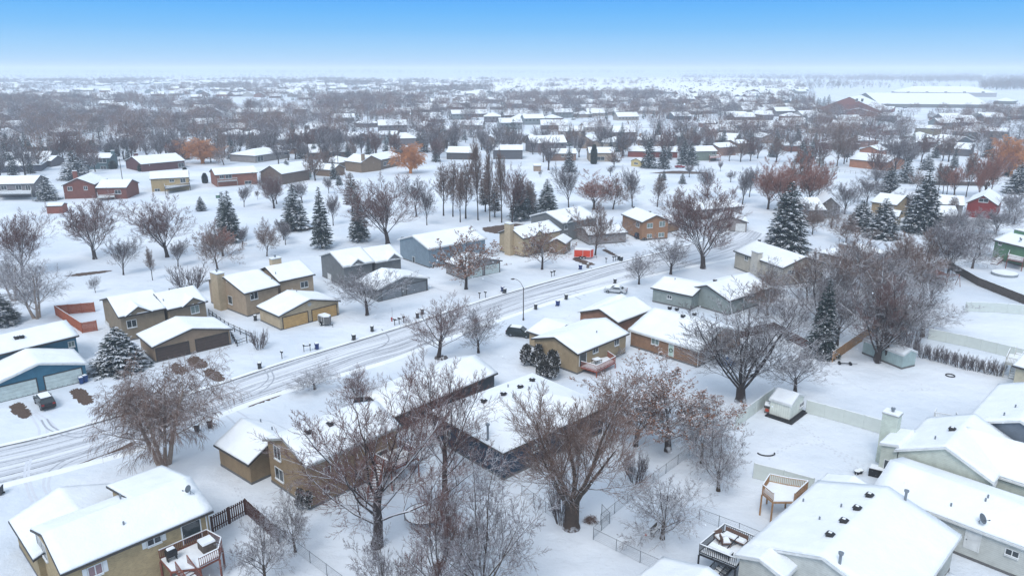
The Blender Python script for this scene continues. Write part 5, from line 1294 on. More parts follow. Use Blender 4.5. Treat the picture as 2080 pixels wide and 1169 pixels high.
car('silver car under snow on the drive past the tan bungalow', gp(1250, 594), math.radians(160), 'saloon', P_SILVER)
car('dark car far down the driveway of the brick ranch row', gp(1250, 329), math.radians(10), 'suv', P_BLACK)
car('dark red car under snow on the far cul-de-sac', gp(1381, 341), math.radians(0), 'saloon', plain('dark_red_paint', (.25, .02, .03), .3))
car('dark truck with a snowy bed by the street bend', gp(1306, 484), math.radians(15), 'suv', P_BLACK)
for k, (x, y) in enumerate(((1932, 214), (1996, 213), (2020, 210), (2064, 207), (1838, 220))):
    car('snowy parked car, %s from the left on the lot of the long building' % (('second', 'third', 'fourth', 'fifth', 'first')[k]), gp(x, y), math.radians(20 + 30 * k), 'suv', (P_BLACK, P_SILVER)[k % 2], group='cars on the lot of the long building')

def trailer(label, pos, rz, L_, W_, H_, mat, stripe=None, name='cargo_trailer'):
    root = empty(name, pos, rz, label, 'trailer'); b = MB()
    b.prism([(-L_ / 2, -W_ / 2), (L_ / 2 - .3, -W_ / 2), (L_ / 2 + .35, 0), (L_ / 2 - .3, W_ / 2), (-L_ / 2, W_ / 2)], 'z', .45, .45 + H_)
    bo = b.build('body', mat, root)
    b = MB()
    for sg in (-1, 1):
        b.box(-L_ / 2, L_ / 2 - .3, sg * (W_ / 2 + .002), sg * (W_ / 2 + .02), .42, .52); b.box(-L_ / 2, L_ / 2 - .3, sg * (W_ / 2 + .002), sg * (W_ / 2 + .02), .45 + H_ - .08, .45 + H_)
        for x in (-L_ / 2 + .04, 0, L_ / 2 - .36): b.box(x - .04, x + .04, sg * (W_ / 2 + .003), sg * (W_ / 2 + .022), .5, .4 + H_)
    b.build('trim', stripe or M_GREYTRIM, root)
    b = MB(); b.prism([(-L_ / 2 + .05, -W_ / 2 + .05), (L_ / 2 - .3, -W_ / 2 + .05), (L_ / 2 + .25, 0), (L_ / 2 - .3, W_ / 2 - .05), (-L_ / 2 + .05, W_ / 2 - .05)], 'z', .45 + H_ + .002, .45 + H_ + .14); b.build('roof_snow', M_SNOW, root)
    for x in ((-.5, .3) if L_ > 3 else (-.1,)):
        for sg in (-1, 1):
            t = MB(); t.tube([(x, sg * (W_ / 2 + .02), .32), (x, sg * (W_ / 2 + .24), .32)], .31, 16); wh = t.build('wheel', plain('tyre', (.02, .02, .02), .9), root)
            t = MB(); t.tube([(x, sg * (W_ / 2 + .241), .32), (x, sg * (W_ / 2 + .25), .32)], .17, 10); t.build('rim', M_TRIM, wh)
    for sg in (-1, 1):
        t = MB(); t.box(-1.0 if L_ > 3 else -.5, .8 if L_ > 3 else .3, sg * (W_ / 2 + .0), sg * (W_ / 2 + .27), .66, .70); t.build('mudguard', M_BLACK, root)
    t = MB(); t.tube([(L_ / 2, 0, .45), (L_ / 2 + 1.3, 0, .5)], .05, 6); t.tube([(L_ / 2 + 1.1, 0, .08), (L_ / 2 + 1.1, 0, .75)], .035, 6); t.build('hitch', M_BLACK, root)
trailer('orange enclosed cargo trailer on the drive under the bare tree', gp(1184, 524), math.radians(-8), 4.3, 2.0, 1.8, plain('orange_paint', (.62, .055, .02), .45, .4, .05), M_TRIM)
trailer('small dark trailer with a snowy lid parked before the beige garage', gp(661, 659), math.radians(-42), 2.2, 1.5, 1.3, plain('grey_trailer_panel', (.12, .12, .12), .5), M_TRIM, 'small_trailer')

# ---------------------------------------------------------------- bins, letterboxes, hydrant, street lamp
def bin_(label, x, y, mat, rz=.6, h=1.08, tip=False, group='wheeled bins along the street'):
    root = empty('wheeled_bin', gp(x, y), rz, label, 'bin', group); b = MB()
    i = b.pts([(-.23, -.25, .08), (.23, -.25, .08), (.23, .25, .08), (-.23, .25, .08), (-.30, -.32, h - .1), (.30, -.32, h - .1), (.30, .32, h - .1), (-.30, .32, h - .1)])
    for q in ((0, 3, 2, 1), (4, 5, 6, 7), (0, 1, 5, 4), (1, 2, 6, 5), (2, 3, 7, 6), (3, 0, 4, 7)): b.f.append(tuple(i + k for k in q)); b.m.append(0)
    b.build('body', mat, root)
    b = MB(); b.frustum(-.33, .33, -.36, .36, h - .098, h, .8); b.box(-.28, .28, .34, .42, h - .12, h - .06); b.build('lid', mat, root)
    b = MB(); b.frustum(-.26, .26, -.28, .28, h + .001, h + .08, .7); b.build('lid_snow', M_SNOW, root)
    for s in (-1, 1):
        b = MB(); b.tube([(s * .26, .27, .12), (s * .32, .27, .12)], .12, 10); b.build('wheel', M_BLACK, root)
M_BIN = plain('charcoal_bin', (.045, .048, .052), .6); M_BLUEBIN = plain('blue_bin', (.015, .035, .14), .55); M_DBIN = plain('dark_brown_bin', (.045, .035, .035), .6)
bin_('blue bin standing by the right blue garage door', 166, 779, plain('bright_blue_bin', (.02, .06, .19), .55)); bin_('second blue bin close beside the first one by the blue garage', 174, 775, plain('bright_blue_bin', (.02, .06, .19), .55), rz=.9)
bin_('charcoal bin alone below the snowy drive of the taupe garage', 528, 749, M_BIN, .3)
bin_('dark blue bin beside the twin letterboxes at the kerb', 644, 709, M_BLUEBIN, .5)
bin_('charcoal bin with a snowy lid below the beige garage drive', 719, 691, M_BIN, .5)
bin_('grey bin near the red hydrant by the kerb', 756, 673, M_BIN, .2)
bin_('dark bin standing behind the branches of the kerbside tree', 848, 646, M_DBIN, .2); bin_('taller dark bin next to another behind the kerbside tree', 858, 638, M_BIN, .2)
bin_('dark blue bin with a white label across the street from the lamp', 1021, 592, M_BLUEBIN, .4); bin_('second bin touching the dark blue one across from the lamp', 1025, 596, M_BIN, .7)
bin_('blue bin in front of the orange trailer', 1179, 547, M_BLUEBIN, .5); bin_('small brown bin right of the blue bin by the orange trailer', 1194, 544, plain('brown_bin', (.14, .11, .09), .7), .1)
bin_('charcoal bin nearest the street lamp on its side of the street', 1088, 628, M_BIN, .1); bin_('blue bin leaning between two charcoal bins past the lamp', 1133, 621, M_BLUEBIN, .9); bin_('charcoal bin farthest right of the three past the lamp', 1150, 608, M_BIN, .2)
bin_('black bin beside the two bare trees near the silver car', 1249, 576, M_BIN, .1)
bin_('dark bin on the verge right of the weeping birch', 427, 868, M_DBIN, .2); bin_('dark bin half behind the twigs of the weeping birch', 401, 877, M_DBIN, .2)
bin_('dark bin cut by the left edge of the picture', 1, 1004, M_BIN, .2)
bin_('grey bin at the side wall of the beige garage', 519, 651, M_BIN, .4); bin_('black bin on the far kerb before the brown brick house', 1262, 530, M_BIN, .4)
bin_('dark bin beside the far letterbox before the brown brick house', 1257, 528, M_BIN, .4)
def letterbox(label, x, y, n=1, rz=.8):
    root = empty('letterbox', gp(x, y), rz, label, 'letterbox', 'letterboxes by the kerb')
    for k in range(n):
        X = (k - (n - 1) / 2) * (1.0 if n > 1 else 0)
        b = MB(); b.box(X - .05, X + .05, -.05, .05, 0, 1.05); b.build('post', M_BLACK, root)
        b = MB(); b.prism([(X - .12, 1.05), (X + .12, 1.05), (X + .12, 1.2), (X + .07, 1.3), (X - .07, 1.3), (X - .12, 1.2)], 'y', -.28, .28); b.build('box', M_BLACK, root)
        b = MB(); b.box(X - .09, X + .09, -.26, .26, 1.302, 1.37); b.build('snow_cap', M_SNOW, root)
    if n > 1:
        b = MB(); b.box(-(n - 1) / 2 - .1, (n - 1) / 2 + .1, -.04, .04, .9, 1.0); b.build('crossbar', M_BLACK, root)
letterbox('twin black letterboxes on one bar beside the hydrant', 811, 658, 3); letterbox('dark twin letterboxes beside the dark blue bin', 624, 713, 2, .4)
letterbox('single small letterbox left of the dark twin letterboxes', 573, 728); letterbox('left one of two single letterboxes below the leafy tree', 974, 606); letterbox('right one of two single letterboxes below the leafy tree', 986, 604)
letterbox('twin letterboxes between the lamp and the orange trailer', 1123, 561, 2); letterbox('letterbox on the far kerb right of the orange trailer', 1231, 534); letterbox('far letterbox pair before the brown brick house', 1248, 530, 2)
root = empty('fire_hydrant', gp(796, 652), 0, 'red fire hydrant with a tall thin marker rod at the kerb', 'hydrant')
M_REDP = plain('red_hydrant_paint', (.30, .03, .03), .5)
b = MB(); b.tube([(0, 0, 0), (0, 0, .6), (0, 0, .68), (0, 0, .78)], [.13, .13, .16, .04], 12); b.build('barrel', M_REDP, root)
b = MB(); b.tube([(-.22, 0, .48), (.22, 0, .48)], .07, 8); b.build('nozzle', M_REDP, root)
b = MB(); b.tube([(.1, 0, .6), (.14, 0, 2.6)], .02, 5); b.build('marker_rod', M_BLACK, root)
root = empty('street_lamp', gp(1063, 650), 0, 'tall dark street lamp with a curved arm over the snowy street', 'street lamp')
Hl = height_at(gp(1063, 650), 583)
b = MB(); b.tube([(0, 0, 0), (0, 0, .4)], .17, 10); b.tube([(0, 0, 0), (0, 0, Hl)], [.11, .075], 10); b.build('pole', plain('dark_bronze', (.06, .055, .055), .5, .4), root)
b = MB(); b.tube(smooth_line([(0, 0, Hl - .3), (-.45, 0, Hl + .75), (-1.1, 0, Hl + 1.35), (-1.75, 0, Hl + 1.55)], 6), .045, 8); b.build('arm', plain('dark_bronze', (.06, .055, .055)), root)
b = MB(); b.tube([(-1.6, 0, Hl + 1.55), (-1.9, 0, Hl + 1.53), (-2.3, 0, Hl + 1.5)], [.08, .16, .06], 10); b.build('lamp_head', plain('dark_bronze', (.06, .055, .055)), root)
# utility pole in the park housing
for lab, x, y, yt in (('thin wooden utility pole beside the red brick house', 249, 367, 322), ('thin wooden utility pole above the white-roofed low house', 688, 352, 285)):
    root = empty('utility_pole', gp(x, y), .3, lab, 'utility pole'); Hp = height_at(gp(x, y), yt)
    b = MB(); b.tube([(0, 0, 0), (0, 0, Hp)], [.16, .11], 8); b.build('pole', M_GREYWOOD, root); b = MB(); b.box(-1.1, 1.1, -.06, .06, Hp - .8, Hp - .68); b.build('crossarm', M_GREYWOOD, root)

# satellite dishes and roof gear
def dish(label, h, x, y, s=.45, rz=0.0):
    p = on_roof(h, x, y); w = hp(h, p.x, p.y, roof_h(h, p.x, p.y)); root = empty('satellite_dish', w, rz, label, 'satellite dish')
    b = MB(); b.tube([(0, 0, 0), (0, 0, .55), (0, -.15, .8)], .035, 6); b.tube([(.3, .3, 0), (0, 0, .5)], .02, 5); b.build('mast', M_METAL, root)
    b = MB(); ring = []
    for k in range(5):
        r = s * k / 4; ring.append([(r * math.cos(t) * 1.0, -.18 - .12 * (r / s) ** 2 * s + r * math.sin(t) * .6, .85 + r * math.sin(t) * .85) for t in [j * math.pi / 8 for j in range(16)]])
    for k in range(4):
        for j in range(16):
            j2 = (j + 1) % 16; P = [ring[k][j], ring[k][j2], ring[k + 1][j2], ring[k + 1][j]]
            b.poly(P)
    b.build('reflector', plain('dish_grey', (.10, .12, .14), .5), root)
    b = MB(); b.tube([(0, -.15, .55), (0, -.75, .95)], .02, 5); b.tube([(0, -.7, .9), (0, -.82, 1.0)], .05, 6); b.build('receiver', M_BLACK, root)
dish('grey satellite dish on the roof above the bare white wall', hR2, 1988, 1066, .48, .6)
dish('small dark satellite dish on the ridge end of the straw yellow roof', h18, 388, 1006, .35, -.5)
dish('small black satellite dish on the leaf green house roof', h20, 2070, 492, .4, .4)

# yard things
def prop(name, label, cat, x, y, rz=0.0, z=0.0): return empty(name, gp(x, y, z), rz, label, cat)
r = prop('trampoline', 'round snow-filled trampoline rim in the yard below the bare trees', 'trampoline', 860, 1055)
b = MB(); b.tube([(1.9 * math.cos(t), 1.9 * math.sin(t), .75) for t in [k * math.pi / 12 for k in range(25)]], .04, 6, cap=False); b.build('rim', M_BLACK, r)
b = MB(); b.tube([(0, 0, .70), (0, 0, .76)], 1.85, 24); b.build('mat_snow', M_SNOW, r)
for k in range(6):
    b = MB(); t = k * math.pi / 3; b.tube([(1.9 * math.cos(t), 1.9 * math.sin(t), 0), (1.9 * math.cos(t), 1.9 * math.sin(t), .75)], .03, 6); b.build('leg', M_BLACK, r)
r = prop('garden_edging', 'half-buried dark curved edging in the open snow yard', 'garden edging', 1556, 920)
b = MB(); b.tube([(1.0 * math.cos(t), .7 * math.sin(t), .06) for t in [math.pi + k * math.pi / 10 for k in range(11)]], .09, 6); b.build('curved_edge', M_BLACK, r)
r = prop('garden_bench', 'small dark bench leaning by the low tree in the wire-fenced yard', 'bench', 1331, 1083, .9)
b = MB(); b.box(-.7, .7, -.2, .2, .42, .48); b.build('seat', M_GREYWOOD, r); b = MB(); b.box(-.7, .7, .18, .24, .5, .9); b.build('backrest', M_GREYWOOD, r)
for sx in (-.6, .6):
    for sy in (-.15, .15):
        b = MB(); b.box(sx - .04, sx + .04, sy - .04, sy + .04, 0, .42); b.build('leg', M_GREYWOOD, r)
b = MB(); b.box(-.68, .68, -.18, .16, .482, .56); b.build('seat_snow', M_SNOW, r)
r = prop('garden_ball', 'small orange ball in the snow left of the low bench', 'ball', 1312, 1087)
b = MB(); b.tube([(0, 0, 0), (0, 0, .05), (0, 0, .16), (0, 0, .24)], [.05, .12, .12, .03], 10); b.build('ball_shell', plain('orange_plastic', (.7, .12, .03)), r, smooth=True)
r = prop('storage_box', 'dark slatted storage box against the pale green house', 'storage box', 1792, 968, math.radians(-30))
b = MB(); b.box(-1.4, 1.4, -.5, .5, 0, 1.0); b.build('crate', M_GREYWOOD, r)
for k in range(6):
    b = MB(); b.box(-1.42, 1.42, -.53, -.502, .06 + k * .155, .17 + k * .155); b.build('slat', M_BLACK, r)
b = MB(); b.frustum(-1.4, 1.4, -.5, .5, 1.002, 1.14, .92); b.build('top_snow', M_SNOW, r)
for k, (x, y, l) in enumerate(((1740, 964, 'snow-topped garden urn left of the slatted storage box'), (1775, 962, 'dark round planter just left of the slatted storage box'))):
    r = prop('planter', l, 'planter', x - k * 28 + 0, y - 2, 0); b = MB(); b.tube([(0, 0, 0), (0, 0, .1), (0, 0, .45)], [.25, .22, .38], 12); b.build('pot', M_BLACK, r)
    b = MB(); b.tube([(0, 0, .451), (0, 0, .56)], [.36, .2], 12); b.build('snow_heap', M_SNOW, r)
r = prop('brush_pile', 'rusty brown brush heap beside the giant trunk', 'brush pile', 1200, 1058)
K = np.random.default_rng(4); C = K.normal(0, 1, (260, 3)); C = nrm(C) * K.uniform(.3, 1, (260, 1)) * [.75, .6, .55]; C[:, 2] = np.abs(C[:, 2]); D = nrm(K.normal(0, 1, (260, 3))) * .45
V, Q = tubes(np.stack([C - D * .5, C, C + D * .5], 1), np.full((260, 3), .02), 3); link('branches', np_mesh('branches', V, Q, TW_BROWN), r)
# furniture on the black deck
def furn(name, label, cat, x, y, z, rz, w, d, ht, mat, back=False):
    r = empty(name, gp(x, y, z), rz, label, cat)
    for sx in (-1, 1):
        for sy in (-1, 1):
            b = MB(); b.box(sx * (w / 2 - .05) - .03, sx * (w / 2 - .05) + .03, sy * (d / 2 - .05) - .03, sy * (d / 2 - .05) + .03, 0, ht - .12); b.build('leg', mat, r)
    b = MB(); b.box(-w / 2, w / 2, -d / 2, d / 2, ht - .12, ht); b.build('seat' if back else 'top', mat, r)
    if back: b = MB(); b.box(-w / 2, w / 2, d / 2 - .1, d / 2, ht + .002, ht + .45); b.build('backrest', mat, r)
    b = MB(); b.frustum(-w / 2 + .03, w / 2 - .03, -d / 2 + .03, d / 2 - (.13 if back else .03), ht + .003, ht + .14, .9); b.build('snow_cushion', M_SNOW, r)
Z = 2.47; M_WICK = plain('brown_wicker', (.14, .085, .065), .8)
furn('patio_chair', 'brown wicker chair on the black-railed deck, nearest its back corner', 'patio chair', 1462, 1098, Z, .4, .9, .85, .5, M_WICK, True)
furn('patio_chair', 'brown wicker chair turned sideways beside the corner one on the black-railed deck', 'patio chair', 1472, 1106, Z, 1.6, .9, .85, .5, M_WICK, True)
furn('patio_sofa', 'long snow-covered sofa along the far railing of the black-railed deck', 'patio sofa', 1492, 1100, Z, -.75, 2.2, .85, .5, M_WICK, True)
furn('patio_table', 'low snow-covered table at the front of the black-railed deck', 'patio table', 1462, 1124, Z, -.75, 2.2, .8, .5, M_BLACK)
furn('patio_table', 'round-backed snowy patio table on the small red-stained deck', 'patio table', 1212, 738, 1.08, .6, 1.3, 1.0, .72, M_GREYWOOD)
r = empty('grill', hp(h18, 8.3, h18.o - 1.0, 2.37), h18.rz, 'black covered grill on the red-brown deck by the patio door', 'grill')
b = MB(); b.box(-.45, .45, -.28, .28, .45, .9); b.build('firebox', M_BLACK, r); b = MB(); b.frustum(-.47, .47, -.3, .3, .902, 1.15, .7); b.build('lid', M_BLACK, r); b = MB(); b.frustum(-.34, .34, -.2, .2, 1.152, 1.26, .8); b.build('snow_cap', M_SNOW, r)
for s in (-.38, .38):
    b = MB(); b.box(s - .03, s + .03, -.2, .2, 0, .45); b.build('leg', M_BLACK, r)
r = empty('hot_tub', hp(h18, 11.2, h18.o - 1.6, 2.37), h18.rz, 'dark square tub with a thick snow lid on the red-brown deck', 'tub')
b = MB(); b.box(-.6, .6, -.6, .6, 0, .75); b.build('shell', M_GREYWOOD, r); b = MB(); b.frustum(-.6, .6, -.6, .6, .752, .92, .92); b.build('snow_lid', M_SNOW, r)
for k, (x, y, l) in enumerate(((560, 0, ''),)): pass
r = prop('tarp_pile', 'crumpled blue tarp heap at the right end of the brick bungalow', 'tarp', 1475, 738, .4)
b = MB(); b.frustum(-1.2, 1.2, -.9, .9, 0, .9, .45); b.build('tarp_cover', plain('blue_tarp', (.02, .10, .25), .5), r)
r = prop('play_set', 'reddish wooden play tower under the right-hand branches', 'play set', 1905, 580)
for sx in (-1, 1):
    for sy in (-1, 1):
        b = MB(); b.box(sx * 1.2 - .07, sx * 1.2 + .07, sy * .9 - .07, sy * .9 + .07, 0, 2.6); b.build('post', M_DECK, r)
b = MB(); b.box(-1.3, 1.3, -1, 1, 1.5, 1.62); b.build('platform', M_DECK, r); b = MB(); b.prism([(-1.4, 2.6), (0, 3.3), (1.4, 2.6)], 'y', -1.1, 1.1); b.build('roof', M_DECK, r)
b = MB(); b.tube([(1.2, 0, 2.5), (4.2, 0, 2.4)], .07, 6); b.tube([(4.2, -.9, 0), (4.2, 0, 2.4), (4.2, .9, 0)], .06, 6); b.build('swing_beam', M_DECK, r)
r = prop('garden_wagon', 'little black cart lying in the snow before the leaning trunks', 'cart', 1716, 740, -.2)
b = MB(); b.box(-.9, .9, -.08, .08, .2, .28); b.tube([(.9, 0, .24), (1.8, 0, .3)], .04, 5); b.build('frame', M_BLACK, r)
for s in (-.8, .8):
    b = MB(); b.tube([(s, -.3, .22), (s, .3, .22)], .22, 10); b.build('wheel', M_BLACK, r)
r = prop('tyre_ring', 'dark ring lying in the snow by the row of clipped shrubs', 'ring', 1930, 763)
b = MB(); b.tube([(.6 * math.cos(t), .6 * math.sin(t), .1) for t in [k * math.pi / 8 for k in range(17)]], .08, 6, cap=False); b.build('ring_tube', M_BLACK, r)
r = prop('tree_ring', 'low stone ring in the snow at the foot of the kerbside tree', 'stone ring', 896, 727)
for k in range(9):
    t = k * .7; b = MB(); b.frustum(-.22, .22, -.16, .16, 0, .22, .8); b.build('stone', plain('grey_stone', (.12, .11, .11)), r, (.85 * math.cos(t), .7 * math.sin(t), 0), t)
r = prop('pool', 'stepped round pool under snow behind the slanting board fence', 'pool', 2040, 558)
b = MB(); b.tube([(0, 0, 0), (0, 0, .5)], 2.6, 24); b.build('wall', plain('pool_grey', (.25, .28, .3)), r); b = MB(); b.tube([(0, 0, .502), (0, 0, .62)], 2.5, 24); b.build('cover_snow', M_SNOW, r)
r = prop('utility_box', 'green electrical box alone in the snowy park', 'utility box', 443, 402)
b = MB(); b.box(-.6, .6, -.5, .5, 0, 1.1); b.build('cabinet', plain('box_green', (.08, .16, .12)), r); b = MB(); b.frustum(-.6, .6, -.5, .5, 1.102, 1.24, .9); b.build('snow_cap', M_SNOW, r)
# ---------------------------------------------------------------- trees: foreground and middle distance (base x, base y, top y, template, crown width px, label)
T = [
 (333, 942, 706, 'birch', 235, 'big weeping birch with four pale trunks on the near verge'),
 (765, 1108, 742, 'big_a', 390, 'wide red-twigged bare tree in front of the ochre split-level house'),
 (905, 1012, 706, 'big_a', 230, 'tall red-twigged bare tree left of the navy house corner'),
 (1160, 1070, 722, 'giant', 340, 'giant multi-limbed tree with a massive trunk by the wire pen'),
 (1358, 916, 728, 'leafy', 275, 'tree holding brown dead leaves behind the tan bungalow deck'),
 (1290, 905, 738, 'leafy', 190, 'smaller brown-leaved tree between the giant tree and the deck'),
 (1459, 996, 850, 'frost', 165, 'frosted low tree at the corner of the white vinyl fence'),
 (1425, 940, 800, 'frost', 150, 'grey frosted tree behind the frosted low tree at the fence corner'),
 (1345, 1093, 948, 'frost', 205, 'low spreading tree with the bench at its foot'),
 (1505, 815, 555, 'big_b', 290, 'great dark fan-shaped bare tree behind the brick bungalow'),
 (1615, 795, 692, 'round', 150, 'round fine-twigged tree behind the white shed'),
 (890, 725, 592, 'big_a', 170, 'kerbside bare tree with bins behind it'),
 (972, 716, 618, 'round', 115, 'small round bare tree left of the dark green minivan'),
 (746, 640, 532, 'round', 160, 'low spreading dark tree before the dark grey garage'),
 (947, 587, 456, 'mid_leaf', 150, 'dark brown leafy tree before the grey garage'),
 (1101, 547, 448, 'mid_leaf', 105, 'reddish brown leafy tree before the cream chimney house'),
 (1209, 518, 398, 'mid_c', 110, 'bare tree standing over the orange trailer'),
 (1298, 577, 508, 'round', 85, 'small round tree by the street near the silver car'),
 (1362, 557, 474, 'round', 115, 'frosted round tree right of the small round kerb tree'),
 (1428, 545, 362, 'mid_b', 165, 'large dark vase-shaped tree at the bend of the street'),
 (527, 708, 664, 'shrub', 42, 'bushy bare shrub beside the black rail fence'),
 (540, 1190, 1030, 'frost', 135, 'thin-twigged tree at the bottom edge by the picket fence'),
 (880, 1240, 965, 'big_a', 230, 'dense red-twigged tree at the bottom edge, left of two'),
 (985, 1262, 912, 'frost', 280, 'dense frosted tree at the bottom edge left of the giant tree'),
 (790, 1290, 1035, 'frost', 170, 'low tree crown rising from the bottom edge under the red-twigged tree'),
 (1292, 978, 905, 'shrub', 60, 'stubby pollarded stem at the lane between the back yards'),
 (1140, 1062, 960, 'shrub', 50, 'thin upright saplings left of the giant trunk'),
 (640, 790, 745, 'round', 120, 'twiggy ornamental tree between the street and the garage wing'),
 (742, 842, 738, 'big_a', 130, 'rusty twigged tree behind the ochre house roof'),
 (1660, 655, 500, 'big_b', 170, 'tangled bare tree behind the cream chimney-block house'),
 (1725, 640, 470, 'mid_c', 190, 'tangled brown tree before the hidden snow-roofed house'),
 (1780, 735, 515, 'big_b', 190, 'three leaning trunks with brown crowns beside the blue-green shed'),
 (1803, 735, 545, 'big_a', 170, 'slanting bare tree right of the three leaning trunks'),
 (1838, 735, 640, 'shrub', 40, 'stub trunk at the right end of the blue-green shed'),
 (1874, 684, 585, 'frost', 175, 'frosted dome-shaped tree before the white vinyl fence'),
 (1830, 610, 470, 'mid_c', 160, 'brown tree behind the frosted dome-shaped tree'),
 (1925, 562, 440, 'mid_a', 110, 'bare tree with a thick trunk by the slanting board fence'),
 (1765, 590, 480, 'mid_a', 150, 'bare tree in front of the snowy hidden roof'),
 (1560, 640, 545, 'mid_c', 120, 'brown twiggy tree right of the sage green house'),
 (1600, 690, 580, 'round', 120, 'grey twiggy tree between the great dark tree and the spruce'),
 (1975, 545, 470, 'frost', 90, 'frosted bushy tree left of the leaf green house'),
 (600, 1120, 985, 'frost', 110, 'thin frosted tree overhanging the picket fence corner'),
 (1700, 700, 560, 'round', 120, 'grey tangle of twigs right of the snowy middle spruce'),
 (1640, 610, 500, 'mid_c', 110, 'brown twiggy crown over the end of the cream chimney-block house'),
 (1990, 520, 455, 'mid_a', 90, 'grey bare tree at the corner of the leaf green house'),
 (1870, 560, 460, 'mid_c', 110, 'brown bare tree left of the reddish play tower'),
 (1700, 585, 480, 'frost', 110, 'frosted tree between the hidden snow roof and the middle spruce'),
 (1810, 640, 520, 'frost', 130, 'pale frosted tree behind the three leaning trunks'),
 (1890, 620, 515, 'frost', 110, 'pale frosted tree left of the reddish play tower'),
 (1560, 600, 520, 'frost', 90, 'frosted tree before the cream chimney-block house'),
 # left
 (48, 560, 420, 'mid_b', 92, 'bare tree nearest the left edge of the park'),
 (193, 526, 393, 'mid_b', 110, 'broad bare tree in the park below the red brick wings'),
 (251, 558, 473, 'mid_a', 58, 'small bare park tree right of the broad one'),
 (340, 522, 390, 'mid_b', 110, 'broad bare park tree below the yellow house'),
 (362, 541, 482, 'mid_a', 44, 'small bare tree at the foot of the broad tree below the yellow house'),
 (310, 569, 498, 'mid_tall', 20, 'slender young birch alone in the park snow'),
 (194, 594, 557, 'round', 24, 'tiny round bare tree near the orange cedar fence'),
 (388, 590, 528, 'shrub', 78, 'bushy dark shrub behind the taupe house'),
 (442, 547, 440, 'mid_c', 100, 'wide brown bare tree behind the beige chimney'),
 (453, 520, 455, 'mid_pink', 60, 'reddish tree behind the wide brown park tree'),
 (493, 503, 455, 'mid_a', 30, 'small thin tree right of the wide brown park tree'),
 (542, 520, 440, 'mid_c', 72, 'rounded bare tree behind the beige duplex'),
 (580, 497, 450, 'mid_a', 35, 'thin tree right of the rounded one behind the beige duplex'),
 (576, 487, 440, 'mid_a', 42, 'bare tree left of the broad dark spruce'),
 (496, 420, 372, 'mid_a', 34, 'small thin tree beside the brick ranch'),
 (523, 405, 385, 'mid_a', 12, 'sapling between the thin tree and the leaning pair'),
 (557, 423, 345, 'mid_b', 60, 'leaning bare tree, left stem of the pair below the brown gable'),
 (562, 414, 350, 'mid_a', 55, 'leaning bare tree, right stem of the pair below the brown gable'),
 (614, 412, 362, 'mid_a', 50, 'bare tree below the green-walled house'),
 (668, 393, 355, 'mid_a', 30, 'bare tree below the low brown garage'),
 (677, 458, 388, 'mid_a', 40, 'bare tree right of the tallest dark spruce'),
 (788, 496, 348, 'mid_b', 140, 'very broad brown bare tree behind the dark grey house'),
 (846, 440, 352, 'mid_a', 70, 'bare tree behind the very broad brown tree'),
 (867, 457, 372, 'mid_a', 44, 'straight dark tree left of the tall tree row'),
 (75, 646, 520, 'birch_pale', 118, 'pale birch group behind the blue house'),
 (30, 610, 500, 'birch_pale', 80, 'pale birch at the left edge behind the blue house'),
 (72, 470, 440, 'mid_a', 1, None),
 (1155, 422, 325, 'mid_a', 60, 'dark vase-shaped tree in the snow field beyond the slate house'),
 (1206, 425, 345, 'mid_pink', 90, 'rosy brown tree cluster crown in the mid snow field'),
 (1245, 425, 350, 'mid_c', 90, 'brown tree right of the rosy brown one'),
 (1284, 420, 333, 'mid_a', 52, 'slim dark tree behind the brown brick two-storey house'),
 (1335, 420, 355, 'mid_tall', 34, 'straight thin tree right of the slim dark one'),
 (1379, 445, 378, 'mid_c', 75, 'brown tree left of the large vase-shaped tree'),
 (1437, 402, 332, 'mid_a', 48, 'round-headed tree alone in the snow above the vase-shaped tree'),
 (1400, 360, 330, 'far_a', 22, 'small bare tree near the far melted strip'),
 (1484, 370, 345, 'far_a', 22, 'small pale tree beyond the round-headed tree'),
 (1508, 415, 335, 'mid_a', 52, 'dark tree at the left of the big red-brown thicket'),
 (1522, 400, 330, 'mid_a', 40, 'slim tree just left of the big red-brown thicket'),
 (1240, 358, 335, 'far_a', 18, 'little bare tree below the tan ranch'),
 (1097, 359, 345, 'far_a', 9, 'tiny sapling next to the small tan shed'),
 (1463, 348, 325, 'far_a', 12, 'sapling by the bright red deck'),
 (1247, 340, 297, 'far_b', 34, 'reddish bare tree by the tan ranch driveway'),
]
for x, y, yt, k, w, lab in T:
    if k.startswith('mid') and w > 30: w *= 1.12
    if lab: tree(x, y, yt, k, lab, wpx=w, name='bare_shrub' if k == 'shrub' and 'shrub' in lab else None, cat='shrub' if k == 'shrub' and 'shrub' in lab else None)
# wide red-brown thicket right of centre
for x, y, yt, k, w, s in ((1560, 425, 320, 'mid_pink', 80, 'first'), (1588, 432, 308, 'mid_pink', 85, 'second'), (1612, 420, 300, 'mid_c', 85, 'third'), (1640, 424, 302, 'mid_pink', 85, 'fourth'), (1662, 415, 315, 'mid_c', 70, 'fifth')):
    tree(x, y, yt, k, '%s tree from the left in the big red-brown thicket' % s, wpx=w, group='big red-brown thicket')
# row of tall straight trees
for i, (x, y, yt, w) in enumerate(((901, 438, 325, 44), (920, 440, 318, 40), (935, 451, 340, 34), (946, 444, 320, 50), (971, 447, 272, 42), (995, 450, 300, 34), (1019, 452, 295, 38), (1040, 452, 325, 60), (1075, 445, 360, 36))):
    tree(x, y, yt, 'mid_tall' if i != 7 else 'mid_b', '%s from the left in the row of tall straight bare trees' % ('first', 'second', 'third', 'fourth', 'fifth and tallest', 'sixth', 'seventh', 'eighth and widest', 'ninth')[i], wpx=w, group='row of tall straight bare trees')
